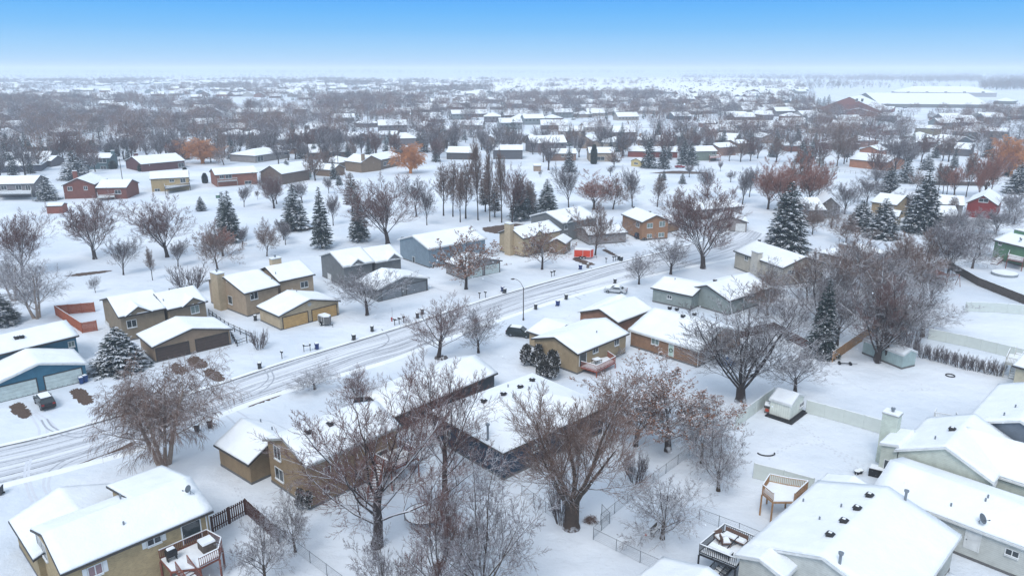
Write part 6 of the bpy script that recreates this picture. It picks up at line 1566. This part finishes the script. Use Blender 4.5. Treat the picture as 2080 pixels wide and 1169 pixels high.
# conifers
C = [
 (245, 748, 664, 'spruce_snow', 98, 'broad snowy spruce between the blue and the taupe garage'),
 (5, 658, 590, 'spruce_dark', 62, 'dark spruce cut by the left edge above the blue roof'),
 (1668, 722, 566, 'spruce_snow', 62, 'snowy spruce in the middle of the tangled brown branches'),
 (1596, 508, 368, 'spruce_snow', 92, 'largest snowy spruce above the cream chimney-block house'),
 (1870, 470, 345, 'spruce_snow', 76, 'tall snowy spruce left of the red barn-like house'),
 (1748, 466, 405, 'spruce_snow', 60, 'left spruce of the near snowy pair right of the thicket'),
 (1791, 482, 402, 'spruce_snow', 66, 'right spruce of the near snowy pair right of the thicket'),
 (1804, 400, 335, 'spruce_snow', 44, 'snowy spruce just right of the frosted orchard tree'),
 (1838, 371, 318, 'spruce_mid', 36, 'snowy spruce before the orange brick house wall'),
 (1882, 345, 312, 'spruce_mid', 30, 'small snowy spruce behind the tall snowy spruce'),
 (2066, 392, 330, 'spruce_mid', 50, 'grey snowy spruce at the right edge'),
 (460, 487, 388, 'spruce_dark', 42, 'left spruce of the twin dark spruces in the park'),
 (471, 492, 386, 'spruce_dark', 44, 'right spruce of the twin dark spruces in the park'),
 (409, 428, 398, 'spruce_dark', 22, 'small lone spruce in the park below the brick ranch'),
 (600, 467, 374, 'spruce_dark', 60, 'broad dark spruce behind the beige duplex'),
 (655, 504, 378, 'spruce_dark', 46, 'tallest dark spruce left of the dark grey house'),
 (730, 490, 394, 'spruce_dark', 46, 'dark spruce behind the dark grey house ridge'),
 (716, 430, 350, 'pine', 34, 'brownish pine behind the dark spruce'),
 (584, 368, 323, 'spruce_dark', 30, 'dark spruce before the green-walled house'),
 (689, 376, 352, 'spruce_dark', 16, 'little dark spruce beyond the low brown garage'),
 (1056, 447, 352, 'spruce_dark', 50, 'dark spruce at the end of the tall tree row'),
 (1078, 440, 366, 'spruce_dark', 40, 'slimmer dark spruce right of the first by the tall tree row'),
 (1111, 430, 362, 'spruce_dark', 48, 'dark spruce alone beyond the slate blue house'),
 (986, 430, 348, 'pine', 30, 'brown pine between the tall straight trees'),
 (1005, 441, 372, 'pine', 26, 'slim brown pine between the tall straight trees'),
 (1156, 349, 296, 'spruce_mid', 30, 'snowy spruce before the brick ranch'),
 (1318, 341, 276, 'spruce_mid', 34, 'tallest snowy spruce of the far pair by the yellow shed'),
 (1347, 342, 292, 'spruce_mid', 30, 'shorter snowy spruce of the far pair by the yellow shed'),
 (1389, 333, 283, 'spruce_mid', 30, 'left snowy spruce of the pair by the green house'),
 (1403, 335, 288, 'spruce_mid', 34, 'right snowy spruce of the pair by the green house'),
 (1340, 368, 350, 'spruce_mid', 12, 'left one of two tiny spruces in the snow field'),
 (1348, 366, 344, 'spruce_mid', 13, 'right one of two tiny spruces in the snow field'),
 (1386, 373, 351, 'spruce_mid', 16, 'tiny lone spruce right of the two tiny ones'),
 (155, 364, 306, 'spruce_mid', 56, 'big snowy spruce left of the dark teal house'),
 (98, 406, 357, 'spruce_mid', 40, 'snowy spruce right of the grey brown house'),
 (397, 272, 241, 'spruce_dark', 24, 'dark pointed spruce behind the orange gabled house'),
 (1627, 330, 284, 'spruce_mid', 28, 'snowy fir above the big thicket'), (1648, 322, 280, 'spruce_mid', 24, 'slimmer snowy fir above the big thicket'),
 (1540, 500, 480, 'spruce_mid', 1, None),
]
for x, y, yt, k, w, lab in C:
    if lab: tree(x, y, yt, k, lab, wpx=w)
for x, y, yt, w, lab in ((182, 310, 286, 9, 'left clipped arborvitae column by the dark teal house'), (190, 310, 286, 9, 'second clipped arborvitae column by the dark teal house'), (222, 316, 292, 11, 'third clipped arborvitae by the dark teal house'), (236, 318, 289, 11, 'rightmost clipped arborvitae by the dark teal house'),
        (1206, 333, 295, 11, 'narrow snowy arborvitae before the tan ranch'), (1263, 304, 277, 15, 'dark rounded arborvitae before the hipped pale house'), (1363, 300, 287, 9, 'small dark arborvitae by the grey-green house'),
        (288, 348, 333, 12, 'snow-dusted round shrub by the maroon house'), (230, 343, 327, 13, 'snow-dusted shrub by the dark teal house'), (378, 368, 341, 10, 'dark narrow evergreen at the yellow house corner'), (417, 372, 352, 9, 'dark narrow evergreen at the brick ranch corner')):
    tree(x, y, yt, 'arborvitae', lab, wpx=w)
for x, y, yt, k, w, lab in ((834, 352, 286, 'willow', 74, 'bright orange willow right of the brown deck house'), (412, 332, 276, 'willow', 80, 'orange willow above the yellow house'), (372, 315, 275, 'mid_pink', 50, 'rusty tree left of the orange willow'), (505, 232, 198, 'far_c', 22, 'small rusty tree by the white far field'),
        (455, 335, 290, 'mid_c', 60, 'brown tree right of the orange willow'), (786, 240, 212, 'mid_pink', 30, 'rusty round tree in the far middle'), (765, 242, 215, 'mid_pink', 30, 'rusty round tree left of the other one in the far middle'),
        (2000, 400, 282, 'mid_pink', 70, 'tall rusty bare tree left of the red barn-like house'), (1988, 404, 325, 'mid_pink', 24, 'thin rusty stem beside the tall rusty tree'), (2012, 396, 320, 'mid_tall', 24, 'thin straight tree right of the tall rusty tree'),
        (1962, 400, 300, 'mid_tall', 26, 'thin straight tree left of the tall rusty tree'), (1938, 398, 320, 'mid_pink', 50, 'rusty tree behind the white-roofed garages'), (1905, 394, 325, 'mid_tall', 26, 'thin rusty tree in the small row by the fence'),
        (1915, 394, 330, 'mid_tall', 22, 'second thin rusty tree in the small row by the fence'), (1923, 395, 330, 'mid_tall', 22, 'third thin rusty tree in the small row by the fence'), (2052, 358, 272, 'willow', 80, 'orange-red willow at the right edge'), (2075, 345, 285, 'mid_pink', 60, 'orange-red tree cut by the right edge'),
        (1700, 338, 245, 'mid_c', 74, 'dense brown tree left of the orange brick house'), (1817, 355, 262, 'mid_a', 80, 'wide dark tree behind the orange brick house'), (1715, 435, 362, 'mid_a', 80, 'thorny frosted tree in front of the grey gabled house'), (1760, 415, 352, 'mid_a', 70, 'frosted violet tree left of the snowy spruce'),
        (1935, 452, 395, 'mid_tall', 26, 'bare larch before the white-roofed garages'), (2048, 445, 385, 'mid_a', 60, 'bare tree right of the red barn-like house'), (1900, 520, 450, 'mid_a', 90, 'grey tangled tree left of the thick-trunked one'), (1975, 470, 425, 'frost', 70, 'frosted bushes below the red barn-like house'),
        (1840, 560, 470, 'mid_c', 120, 'brown tree crown above the frosted dome-shaped tree')):
    tree(x, y, yt, k, lab, wpx=w)
# row of clipped shrubs and the evergreen bushes
for i, (x, y) in enumerate(((1874, 726), (1893, 731), (1911, 735), (1928, 739), (1947, 745), (1965, 750), (1983, 753), (2005, 758), (2026, 762))):
    tree(x, y, y - 34, 'shrub', '%s shrub from the left in the clipped row before the vinyl fence' % ('first', 'second', 'third', 'fourth', 'fifth', 'sixth', 'seventh', 'eighth', 'ninth')[i], 'bare_shrub', 'shrub', wpx=30, group='row of clipped shrubs')
tree(1078, 742, 697, 'snow_bush', 'snow-flecked evergreen bush at the back corner of the tan bungalow', 'evergreen_bush', 'bush', wpx=46)
tree(1112, 765, 708, 'snow_bush', 'larger snow-flecked evergreen bush under the tan gable wall', 'evergreen_bush', 'bush', wpx=56)
tree(1240, 722, 700, 'shrub', 'brown bush against the tan bungalow wall', 'bare_shrub', 'shrub', wpx=60)
tree(620, 1028, 985, 'snow_bush', 'dark bush at the lower corner of the ochre house', 'evergreen_bush', 'bush', wpx=40)
tree(1308, 487, 480, 'snow_bush', 'low dark bush before the brown brick house', 'evergreen_bush', 'bush', wpx=18)
for i, (x, y, yt, k, w) in enumerate(((1628, 452, 395, 'mid_a', 70), (1650, 476, 408, 'mid_c', 80), (1688, 462, 400, 'frost', 70), (1718, 496, 430, 'mid_c', 90), (1838, 440, 385, 'mid_a', 50), (1888, 436, 378, 'frost', 55), (1932, 486, 420, 'mid_a', 80),
        (1950, 482, 432, 'frost', 70), (1992, 478, 434, 'frost', 55), (2022, 476, 418, 'mid_a', 80), (2060, 455, 400, 'frost', 60), (1780, 380, 335, 'mid_a', 60), (1860, 388, 340, 'mid_c', 50))):
    tree(x, y, yt, k, '%s tree from the left in the loose line of frosted trees round the right-hand garages' % ('first', 'second', 'third', 'fourth', 'sixth', 'eighth', 'ninth', 'tenth', 'eleventh', 'twelfth', 'thirteenth', 'fifth', 'seventh')[i], wpx=w, group='frosted trees round the right-hand garages')
# ---------------------------------------------------------------- the hazy town beyond: special buildings
h = house('school_building', 'long red brick building with a low arched snow roof in the right distance', (1655, 223), (1792, 227), 3.4, 60, 'x', 13.5, (.20, .075, .06), 'brick', cat='building', lod=1)
for bx in ((1738, 200, 1743, 207), (1749, 200, 1754, 207)): window(h, 'f', bx)
h = house('school_building', 'low brick wing with a wide gable before the arched brick building', (1700, 229), (1784, 231), 3.0, 12, 'x', 4.5, (.20, .075, .06), 'brick', cat='building', lod=1)
h = house('school_building', 'low brick end wing right of the arched brick building', (1776, 220), (1815, 221), 3.4, 18, 'g', 2.0, (.20, .075, .06), 'brick', cat='building', lod=1)
h = house('long_building', 'very long low white-roofed building behind the brick building', (1786, 211), (2012, 213), 4.0, 150, 'g', 10.5, (.16, .17, .17), cat='building', lod=1)
h = house('apartment_building', 'long pale apartment building with a hipped roof before the far wood', (1818, 187), (2026, 189), 6.5, 60, 'h', 9.0, (.36, .36, .38), cat='building', lod=1)
for kx in range(5):
    window(h, 'f', (1838 + kx * 38, 186, 1852 + kx * 38, 189), bars=3, glass=M_GLASS)
h = house('long_building', 'small hipped building right of the long white-roofed one', (2018, 205), (2056, 206), 4.0, 24, 'h', 4.0, (.15, .16, .16), cat='building', lod=1)
h = house('community_building', 'white hall with a bright snow roof in the distance left of centre', (741, 192), (782, 194), 5, 30, 'g', 7, (.30, .33, .33), cat='building', lod=1)

# ---------------------------------------------------------------- templates for the scattered houses
WCOL = [(.16, .15, .16), (.24, .20, .17), (.32, .29, .26), (.15, .11, .10), (.20, .23, .24), (.40, .39, .37), (.22, .11, .08), (.11, .13, .15)]
def house_template(L_, D, z, r, kind, col, gar):
    class H: pass
    h = H(); h.L, h.D, h.z, h.rise, h.kind, h.rf, h.o = L_, D, z, r, kind, .5, .4
    W = MB(); t = WALLT; o = .4
    if kind == 'g':
        s = r / (D / 2); W.prism([(o, -.05), (o, z - t + s * o), (D / 2, z + r - t), (D - o, z - t + s * o), (D - o, -.05)], 'x', o, L_ - o)
    else: W.box(o, L_ - o, o, D - o, -.05, z - t + .05)
    wm = W.mesh('wall', wall_mat(col))
    rm = shell(h, -t, 0, 0).mesh('roof', M_FASCIA); sm = shell(h, .003, .25, .05).mesh('roof_snow', M_SNOW)
    g = MB()
    for k in range(int(L_ // 3.2)):
        x = 1.6 + k * 3.2
        g.box(x, x + 1.3, o - .04, o - .003, z - 1.9, z - .7)
    gm = g.mesh('window_row', M_GLASS)
    return L_, D, wm, rm, sm, gm
HT = [house_template(15 + (i % 3) * 3, 12 + (i % 2) * 3, 3.2 + (i % 4 == 0) * 1.8, 2.7 + .4 * (i % 3), 'g' if i % 3 else 'h', WCOL[i % 8], True) for i in range(12)]
NF = 0
def far_house(p, rz, t, label=None, group=None):
    L_, D, wm, rm, sm, gm = HT[t]
    root = empty('house', p, rz, label, 'house', group)
    for nm, me in (('wall', wm), ('roof', rm), ('roof_snow', sm), ('window_row', gm)):
        o = link(nm, me, root, (-L_ / 2, -D / 2, 0))
    FARH.append((root, p)); return root
FARH = []
occ = [(h_.A + h_.ex * h_.L / 2 + h_.ey * h_.D / 2, max(h_.L, h_.D) * .75 + 5) for h_ in HOUSES]
def free(p, r):
    for q, rr in occ:
        if (q.x - p.x) ** 2 + (q.y - p.y) ** 2 < (r + rr) ** 2: return False
    return True
FIELDS = [(440, 207, 130, 9), (560, 215, 120, 12), (300, 238, 70, 12), (330, 206, 60, 8), (130, 178, 60, 5), (260, 180, 100, 6), (620, 158, 90, 4), (1900, 232, 140, 9), (1650, 200, 60, 8), (1180, 250, 60, 6),
          (1330, 255, 110, 12), (330, 420, 260, 60), (700, 430, 260, 50), (1350, 385, 250, 30), (1430, 345, 90, 22), (250, 350, 60, 25), (1700, 380, 90, 22), (740, 300, 60, 14), (2000, 385, 80, 12)]
def in_field(x, y, k=1.0):
    return any(((x - a) / (c * k)) ** 2 + ((y - b_) / (d * k)) ** 2 < 1 for a, b_, c, d in FIELDS)
# hand-read white roofs of the hazy belt: centre x, eave y
FR = [(1062, 238), (1193, 228), (1210, 236), (1248, 233), (1272, 230), (1316, 231), (1392, 224), (1410, 232), (1494, 241), (1547, 239), (1588, 236), (1640, 240), (1662, 246), (1705, 248), (1800, 246), (1760, 238),
      (713, 224), (840, 217), (946, 214), (972, 223), (816, 233), (218, 214), (240, 220), (455, 196), (482, 196), (500, 194), (400, 200), (252, 250), (320, 257), (300, 250), (66, 216), (115, 212), (57, 206), (420, 258), (475, 268),
      (600, 250), (640, 262), (545, 258), (1125, 262), (1035, 262), (905, 272), (1540, 262), (1600, 262), (1670, 270), (1720, 270), (1565, 268), (1950, 250), (2010, 250), (2060, 242), (1985, 240), (170, 262), (130, 276), (30, 270), (-5, 300),
      (1000, 248), (960, 262), (880, 250), (1160, 275), (1480, 262), (1440, 258), (700, 246), (745, 258), (520, 290), (480, 282)]
rnd = random.Random(77)
cand = []
for x, y in FR:
    p = gp(x, y); 
    if free(p, 5): cand.append((p, math.radians(rnd.choice((0, 12, 12, 45, -10, -40)))))
    occ.append((p, 9))
from mathutils import noise as mnoise
# street grid of the rest
for gy in range(0, 140):
    for gx in range(-70, 70):
        a = math.radians(14); X = gx * 24 + rnd.uniform(-3, 3); Y = gy * 30 + (gy // 2) * 18 + rnd.uniform(-2, 2)
        p = Vector((X * math.cos(a) - Y * math.sin(a), 300 + X * math.sin(a) + Y * math.cos(a), 0))
        if p.y < 380 or p.y > 3300: continue
        x, y = pix(p)
        if x < -60 or x > 2140 or in_field(x, y): continue
        if x > 1600 and y < 233 and x > 1660 - (233 - y) * .6 : continue
        dens = .5 if x > 1000 else (.30 if x > 500 else .24)
        if y < 190 and x > 1000: dens = .85
        if rnd.random() > dens: continue
        if y > 245 and rnd.random() > .75: continue
        if not free(p, 7): continue
        occ.append((p, 8)); cand.append((p, a + rnd.choice((0, math.pi / 2, 0, 0)) + rnd.uniform(-.08, .08)))
cand.sort(key=lambda c: c[0].length)
near_h, far_h = cand[:185], cand[185:]
for i, (p, rz) in enumerate(near_h): far_house(p, rz, rnd.randrange(12))
print('FAR houses', len(near_h), len(far_h))
# the rest of the houses: one mass
def mesh_arr(me):
    v = np.empty(len(me.vertices) * 3, np.float32); me.vertices.foreach_get("co", v)
    return v.reshape(-1, 3)
def far_mass(name, items, mats, kinds):
    V, F, MI = [], [], []; o = 0
    for (p, rz, k, s) in items:
        v, f, mi = kinds[k]
        c, sn = math.cos(rz), math.sin(rz); R = np.array([[c, sn, 0], [-sn, c, 0], [0, 0, 1]])
        V.append((v * s) @ R + np.array(p)); F.append(f + o); MI.append(mi); o += len(v)
    return link(name, np_mesh(name, np.concatenate(V), np.concatenate(F), mats, np.concatenate(MI)))
def lowhouse(L_, D, z, r, m):
    x, y = L_ / 2, D / 2
    v = np.array([(-x, -y, 0), (x, -y, 0), (x, y, 0), (-x, y, 0), (-x, -y, z), (x, -y, z), (x, y, z), (-x, y, z), (-x, 0, z + r), (x, 0, z + r), (-x - .5, -y - .5, z), (x + .5, -y - .5, z), (x + .5, y + .5, z), (-x - .5, y + .5, z), (-x - .5, 0, z + r + .25), (x + .5, 0, z + r + .25)], float)
    f = np.array([(0, 1, 5, 4), (1, 2, 6, 5), (2, 3, 7, 6), (3, 0, 4, 7), (4, 8, 8, 7), (5, 6, 9, 9), (10, 11, 15, 14), (12, 13, 14, 15)]); mi = np.array([m, m, m, m, m, m, 0, 0])
    return v, f, mi
wm_ = [M_SNOW] + [wall_mat(c) for c in WCOL]
kh = [lowhouse(17, 13, 3.0, 3.2, 1 + i) for i in range(8)]
kh = [(v, np.where(f == 8, 8, f), mi) for v, f, mi in kh]
o = far_mass('distant_houses', [(p, rz, rnd.randrange(8), rnd.uniform(.9, 1.3)) for p, rz in far_h], wm_, kh)
tag(o, kind='stuff')

# ---------------------------------------------------------------- scattered trees
def tree_ok(p, r=2.0):
    for q, rr in occ:
        if (q.x - p.x) ** 2 + (q.y - p.y) ** 2 < (r + rr * .42) ** 2: return False
    return True
tc = []
rr = random.Random(5)
for _ in range(80000):
    # uniform over the ground seen, out to 3 km
    Y = 3000 * math.sqrt(rr.random()); X = Y * rr.uniform(-.74, .74)
    if Y < 300: continue
    p = Vector((X, Y, 0)); x, y = pix(p)
    if in_field(x, y, .9): continue
    if x > 1650 and 183 < y < 234: continue
    if Y < 1300:
        d = (1.0 if Y < 560 else .72) if x < 900 else .62
        if x < 330: d = 1.5
        d *= .95
    else: d = .34 if x < 1000 else .10
    if y > 330: d *= .22 if x > 60 else 1.2
    elif y > 300: d *= 1.1
    elif y > 262: d *= 1.0
    gn = mnoise.noise(Vector((X / 130.0, Y / 170.0, 3.0))) + .5 * mnoise.noise(Vector((X / 45.0, Y / 60.0, 9.0)))
    d *= min(2.2, max(.06, 1.0 + 2.6 * gn)) if Y > 420 else 1.0
    if Y > 1100: d *= min(1.6, max(.02, .35 + 3.2 * mnoise.noise(Vector((X / 260.0, Y / 300.0, 5.0)))))
    if rr.random() > d * .75: continue
    if not tree_ok(p): continue
    tc.append((p, x, y))
tc.sort(key=lambda c: c[0].length)
NB, NC = 0, 0
n_b = sum(1 for o, b_, w in TREES if o.name.startswith('bare')); n_c = sum(1 for o, b_, w in TREES if o.name.startswith('conifer'))
rest = []
FART = []
for p, x, y in tc:
    con = rr.random() < (.30 if x > 700 else .20)
    hgt = rr.uniform(9, 16.5) if not con else rr.uniform(7, 13)
    if con and n_c + NC < 150:
        o = tree(0, 0, 0, 'spruce_far' if p.y > 480 else 'spruce_mid', None, pos=p, h=hgt); NC += 1; FART.append((o, p, 'conifer'))
    elif not con and n_b + NB < 290:
        o = tree(0, 0, 0, rr.choice(('far_a', 'far_b', 'far_c', 'far_a')), None, pos=p, h=hgt); NB += 1; FART.append((o, p, 'bare tree'))
    else: rest.append((p, con, hgt))
for i in range(16):
    x = 1562 + i * 8 + rr.uniform(-2, 2); lab = '%s conifer from the left in the windbreak row left of the brick building' % ('first', 'second', 'third', 'fourth', 'fifth', 'sixth', 'seventh', 'eighth', 'ninth', 'tenth', 'eleventh', 'twelfth', 'thirteenth', 'fourteenth', 'fifteenth', 'sixteenth')[i]
    tree(x, 219 + rr.uniform(-1, 1), 0, 'spruce_far', lab, h=rr.uniform(10, 15), group='windbreak conifers')
print('TREES near', len(TREES), NB, NC, 'rest', len(rest))
def lowbare(seed, n=120, H=11, f_=1.0):
    r = np.random.default_rng(seed)
    d = nrm(r.normal(0, 1, (n, 3))); rad = r.uniform(.25, 1, (n, 1)) ** .5
    c = d * rad * [4.2, 4.2, 4.4] + [0, 0, 6.6]; c[:, 2] = np.maximum(c[:, 2], 1.5)
    up = nrm(d * [1, 1, .6] + [0, 0, .7] + r.normal(0, .35, (n, 3))); s = nrm(np.cross(up, r.normal(0, 1, (n, 3))))
    ln = r.uniform(.8, 1.7, (n, 1)) * f_; w = r.uniform(.05, .16, (n, 1)) * f_ ** 1.3
    K = np.stack([c - up * ln, c + s * w, c + up * ln, c - s * w], 1).reshape(-1, 3)
    t = np.array([(-.25, 0, 0), (.25, 0, 0), (.12, 0, 6), (-.12, 0, 6)], float)
    v = np.concatenate([K, t]) * (H / 11); f = np.arange(len(v)).reshape(-1, 4)
    return v, f
def lowcon(seed, n=70, H=10):
    r = np.random.default_rng(seed); h = r.uniform(.05, 1, n); az = r.uniform(0, 6.28, n); R = 2.1 * (1 - h) + .15
    o = np.stack([np.cos(az), np.sin(az), np.full(n, -.5)], 1); c = np.stack([np.zeros(n), np.zeros(n), h * H], 1) + o * R[:, None] * .4
    s = np.stack([-np.sin(az), np.cos(az), np.zeros(n)], 1)
    K = np.stack([c - o * .2, c + s * R[:, None] * .35, c + o * (R[:, None] * .75 + .2), c - s * R[:, None] * .35], 1).reshape(-1, 3)
    return K, np.arange(len(K)).reshape(-1, 4)
kt = []
for i in range(6): v, f = lowbare(i); kt.append((v, f, np.full(len(f), i % 4)))
for i in range(3): v, f = lowcon(i); kt.append((v, f, np.full(len(f), 4)))
for i in range(6): v, f = lowbare(20 + i, 420, 11, .6); kt.append((v, f, np.full(len(f), (0, 1, 3, 1, 2, 0)[i])))
items = [(p, rr.uniform(0, 6.28), rr.randrange(6, 9) if con else (rr.randrange(9, 15) if p.length < 900 else rr.randrange(6)), hgt / 11) for p, con, hgt in rest]
# the far woods along the horizon
for _ in range(5600):
    x = rr.uniform(-120, 2200); yb = 141.6 + 9 * rr.random() ** 1.4
    g_ = mnoise.noise(Vector((x / 160.0, yb / 3.0, 2.0)))
    if g_ < -.3: continue
    items.append((gp(x, yb), rr.uniform(0, 6.28), rr.randrange(6), rr.uniform(1.6, 3.2) * (1.0 + max(0, g_))))
for _ in range(7500):
    x = rr.uniform(1380, 2250); t_ = (x - 1380) / 700.0
    yb = rr.uniform(146 + 5 * (1 - t_), 160 + 9 * t_ + (14 if x > 1990 else 0))
    if rr.random() > .25 + t_: continue
    items.append((gp(x, yb), rr.uniform(0, 6.28), rr.randrange(6), rr.uniform(.8, 1.5) * (.8 + .5 * t_ + .35 * mnoise.noise(Vector((x / 60.0, 0, 7))))))
for _ in range(420):
    x = rr.uniform(-60, 700); items.append((gp(x, rr.uniform(153, 168)), rr.uniform(0, 6.28), rr.randrange(6), rr.uniform(1.0, 1.6)))
o = far_mass('distant_woods', items, [TW_GREY, TW_BROWN, TW_DARK, TW_RED, NEEDLE], kt)
tag(o, kind='stuff')
print('WOODS', len(items))

# ---------------------------------------------------------------- streets of the far town, faint and snow-covered
def lane(label, P, w, z=.005):
    pts = smooth_line([gp(*p) for p in P], 8); A, B = [], []
    for i, p in enumerate(pts):
        d = (pts[min(i + 1, len(pts) - 1)] - pts[max(i - 1, 0)]).normalized(); nn = Vector((-d.y, d.x, 0)) * w / 2
        A.append(p + nn); B.append(p - nn)
    flat_strip('street', A, B, z, M_LANE)
M_LANE = plain("trodden_snow_street", (.46, .48, .52), .8, .2, .12, scale=.4)
for P, w in (([(1580, 300), (1640, 296), (1700, 292)], 6), ([(1810, 246), (1900, 243), (1970, 232), (2100, 218)], 9), ([(690, 303), (740, 300), (800, 302)], 6), ([(380, 300), (520, 292), (600, 290)], 6),
             ([(1020, 252), (1200, 256), (1420, 262)], 7), ([(180, 236), (300, 234), (420, 228)], 7), ([(1960, 232), (2020, 238), (2100, 250)], 7), ([(120, 318), (90, 330), (40, 345)], 6)):
    lane('', P, w)

# ---------------------------------------------------------------- grass tips poking through the snow
r = np.random.default_rng(8); n = 26000
Y = 22 + 210 * r.random(n) ** .8; X = (r.uniform(-1, 1, n)) * Y * .74
msk = np.array([mnoise.noise(Vector((x / 9.0, y / 9.0, 1.0))) + .6 * mnoise.noise(Vector((x / 2.5, y / 2.5, 4.0))) for x, y in zip(X, Y)]) > .22
X, Y = X[msk], Y[msk]
inroad = np.array([any(abs(y - q.y) < 6.5 and abs(x - q.x) < 6.5 for q in rf[::6] + rn[::6]) or any(((q.x - x) ** 2 + (q.y - y) ** 2) < (rr_ * .8) ** 2 for q, rr_ in occ[:60]) for x, y in zip(X, Y)])
X, Y = X[~inroad], Y[~inroad]; m = len(X)
az = r.uniform(0, 6.28, m); hh_ = r.uniform(.03, .11, m); w_ = r.uniform(.006, .02, m)
Bc = np.stack([X, Y, np.zeros(m)], 1); dd_ = np.stack([np.cos(az), np.sin(az), np.zeros(m)], 1)
K = np.stack([Bc - dd_ * w_[:, None], Bc + dd_ * w_[:, None], Bc + np.stack([np.cos(az * 3) * .05, np.sin(az * 3) * .05, hh_], 1)], 1).reshape(-1, 3)
tag(link('grass_tips', np_mesh('grass_tips', K, np.arange(len(K)).reshape(-1, 3), plain('dead_grass', (.20, .16, .11), .9, .1, .3), n=3)), kind='stuff')
print('GRASS', m)

# ---------------------------------------------------------------- falling snow
r = np.random.default_rng(12); n = 900
yy = r.uniform(8, 60, n); xx = r.uniform(-1, 1, n) * yy * .75; zz = CAM_H - yy * math.tan(PITCH) + r.uniform(-.5, .26, n) * yy
k = zz > .5; C = np.stack([xx, yy, zz], 1)[k]; s = r.uniform(.006, .013, len(C))[:, None, None]
oc = np.array([(1, 0, 0), (0, 1, 0), (-1, 0, 0), (0, -1, 0), (0, 0, 1), (0, 0, -1)], float)
V = (C[:, None, :] + oc[None] * s).reshape(-1, 3); base = np.arange(len(C))[:, None, None] * 6
tri = np.array([(0, 1, 4), (1, 2, 4), (2, 3, 4), (3, 0, 4), (1, 0, 5), (2, 1, 5), (3, 2, 5), (0, 3, 5)])
tag(link('falling_snow', np_mesh('falling_snow', V, (tri[None] + base).reshape(-1, 3), M_SNOW, n=3)), kind='stuff')

# ---------------------------------------------------------------- labels of the scattered things, each told by its place in its row
def ordinal(n):
    return '%d%s' % (n, 'th' if 10 <= n % 100 <= 20 else {1: 'st', 2: 'nd', 3: 'rd'}.get(n % 10, 'th'))
BANDS = [(320, 400, 'beyond the park'), (290, 320, 'in the row of houses beyond the park'), (270, 290, 'in the next row behind the park houses'), (255, 270, 'in the third row of the hazy town'), (243, 255, 'in the fourth row of the hazy town'), (233, 243, 'in the fifth row of the hazy town'), (224, 233, 'in the sixth row of the hazy town'), (216, 224, 'in the seventh row of the hazy town'), (208, 216, 'in the eighth row of the hazy town'), (0, 208, 'at the faint far side of the hazy town')]
def label_rows(items, what, grp):
    for lo, hi, txt in BANDS:
        sel = sorted([(pix(p)[0], o) for o, p in items if lo <= pix(p)[1] < hi], key=lambda t: t[0])
        for i, (x, o) in enumerate(sel):
            o['label'] = '%s, %s from the left %s' % (what, ordinal(i + 1), txt); o['group'] = grp
label_rows([(o, p) for o, p in FARH], 'small snow-roofed house', 'snow-roofed houses of the hazy town')
label_rows([(o, p) for o, p, c in FART if c == 'conifer'], 'dark conifer', 'conifers of the hazy town')
label_rows([(o, p) for o, p, c in FART if c != 'conifer'], 'bare tree', 'bare trees of the hazy town')
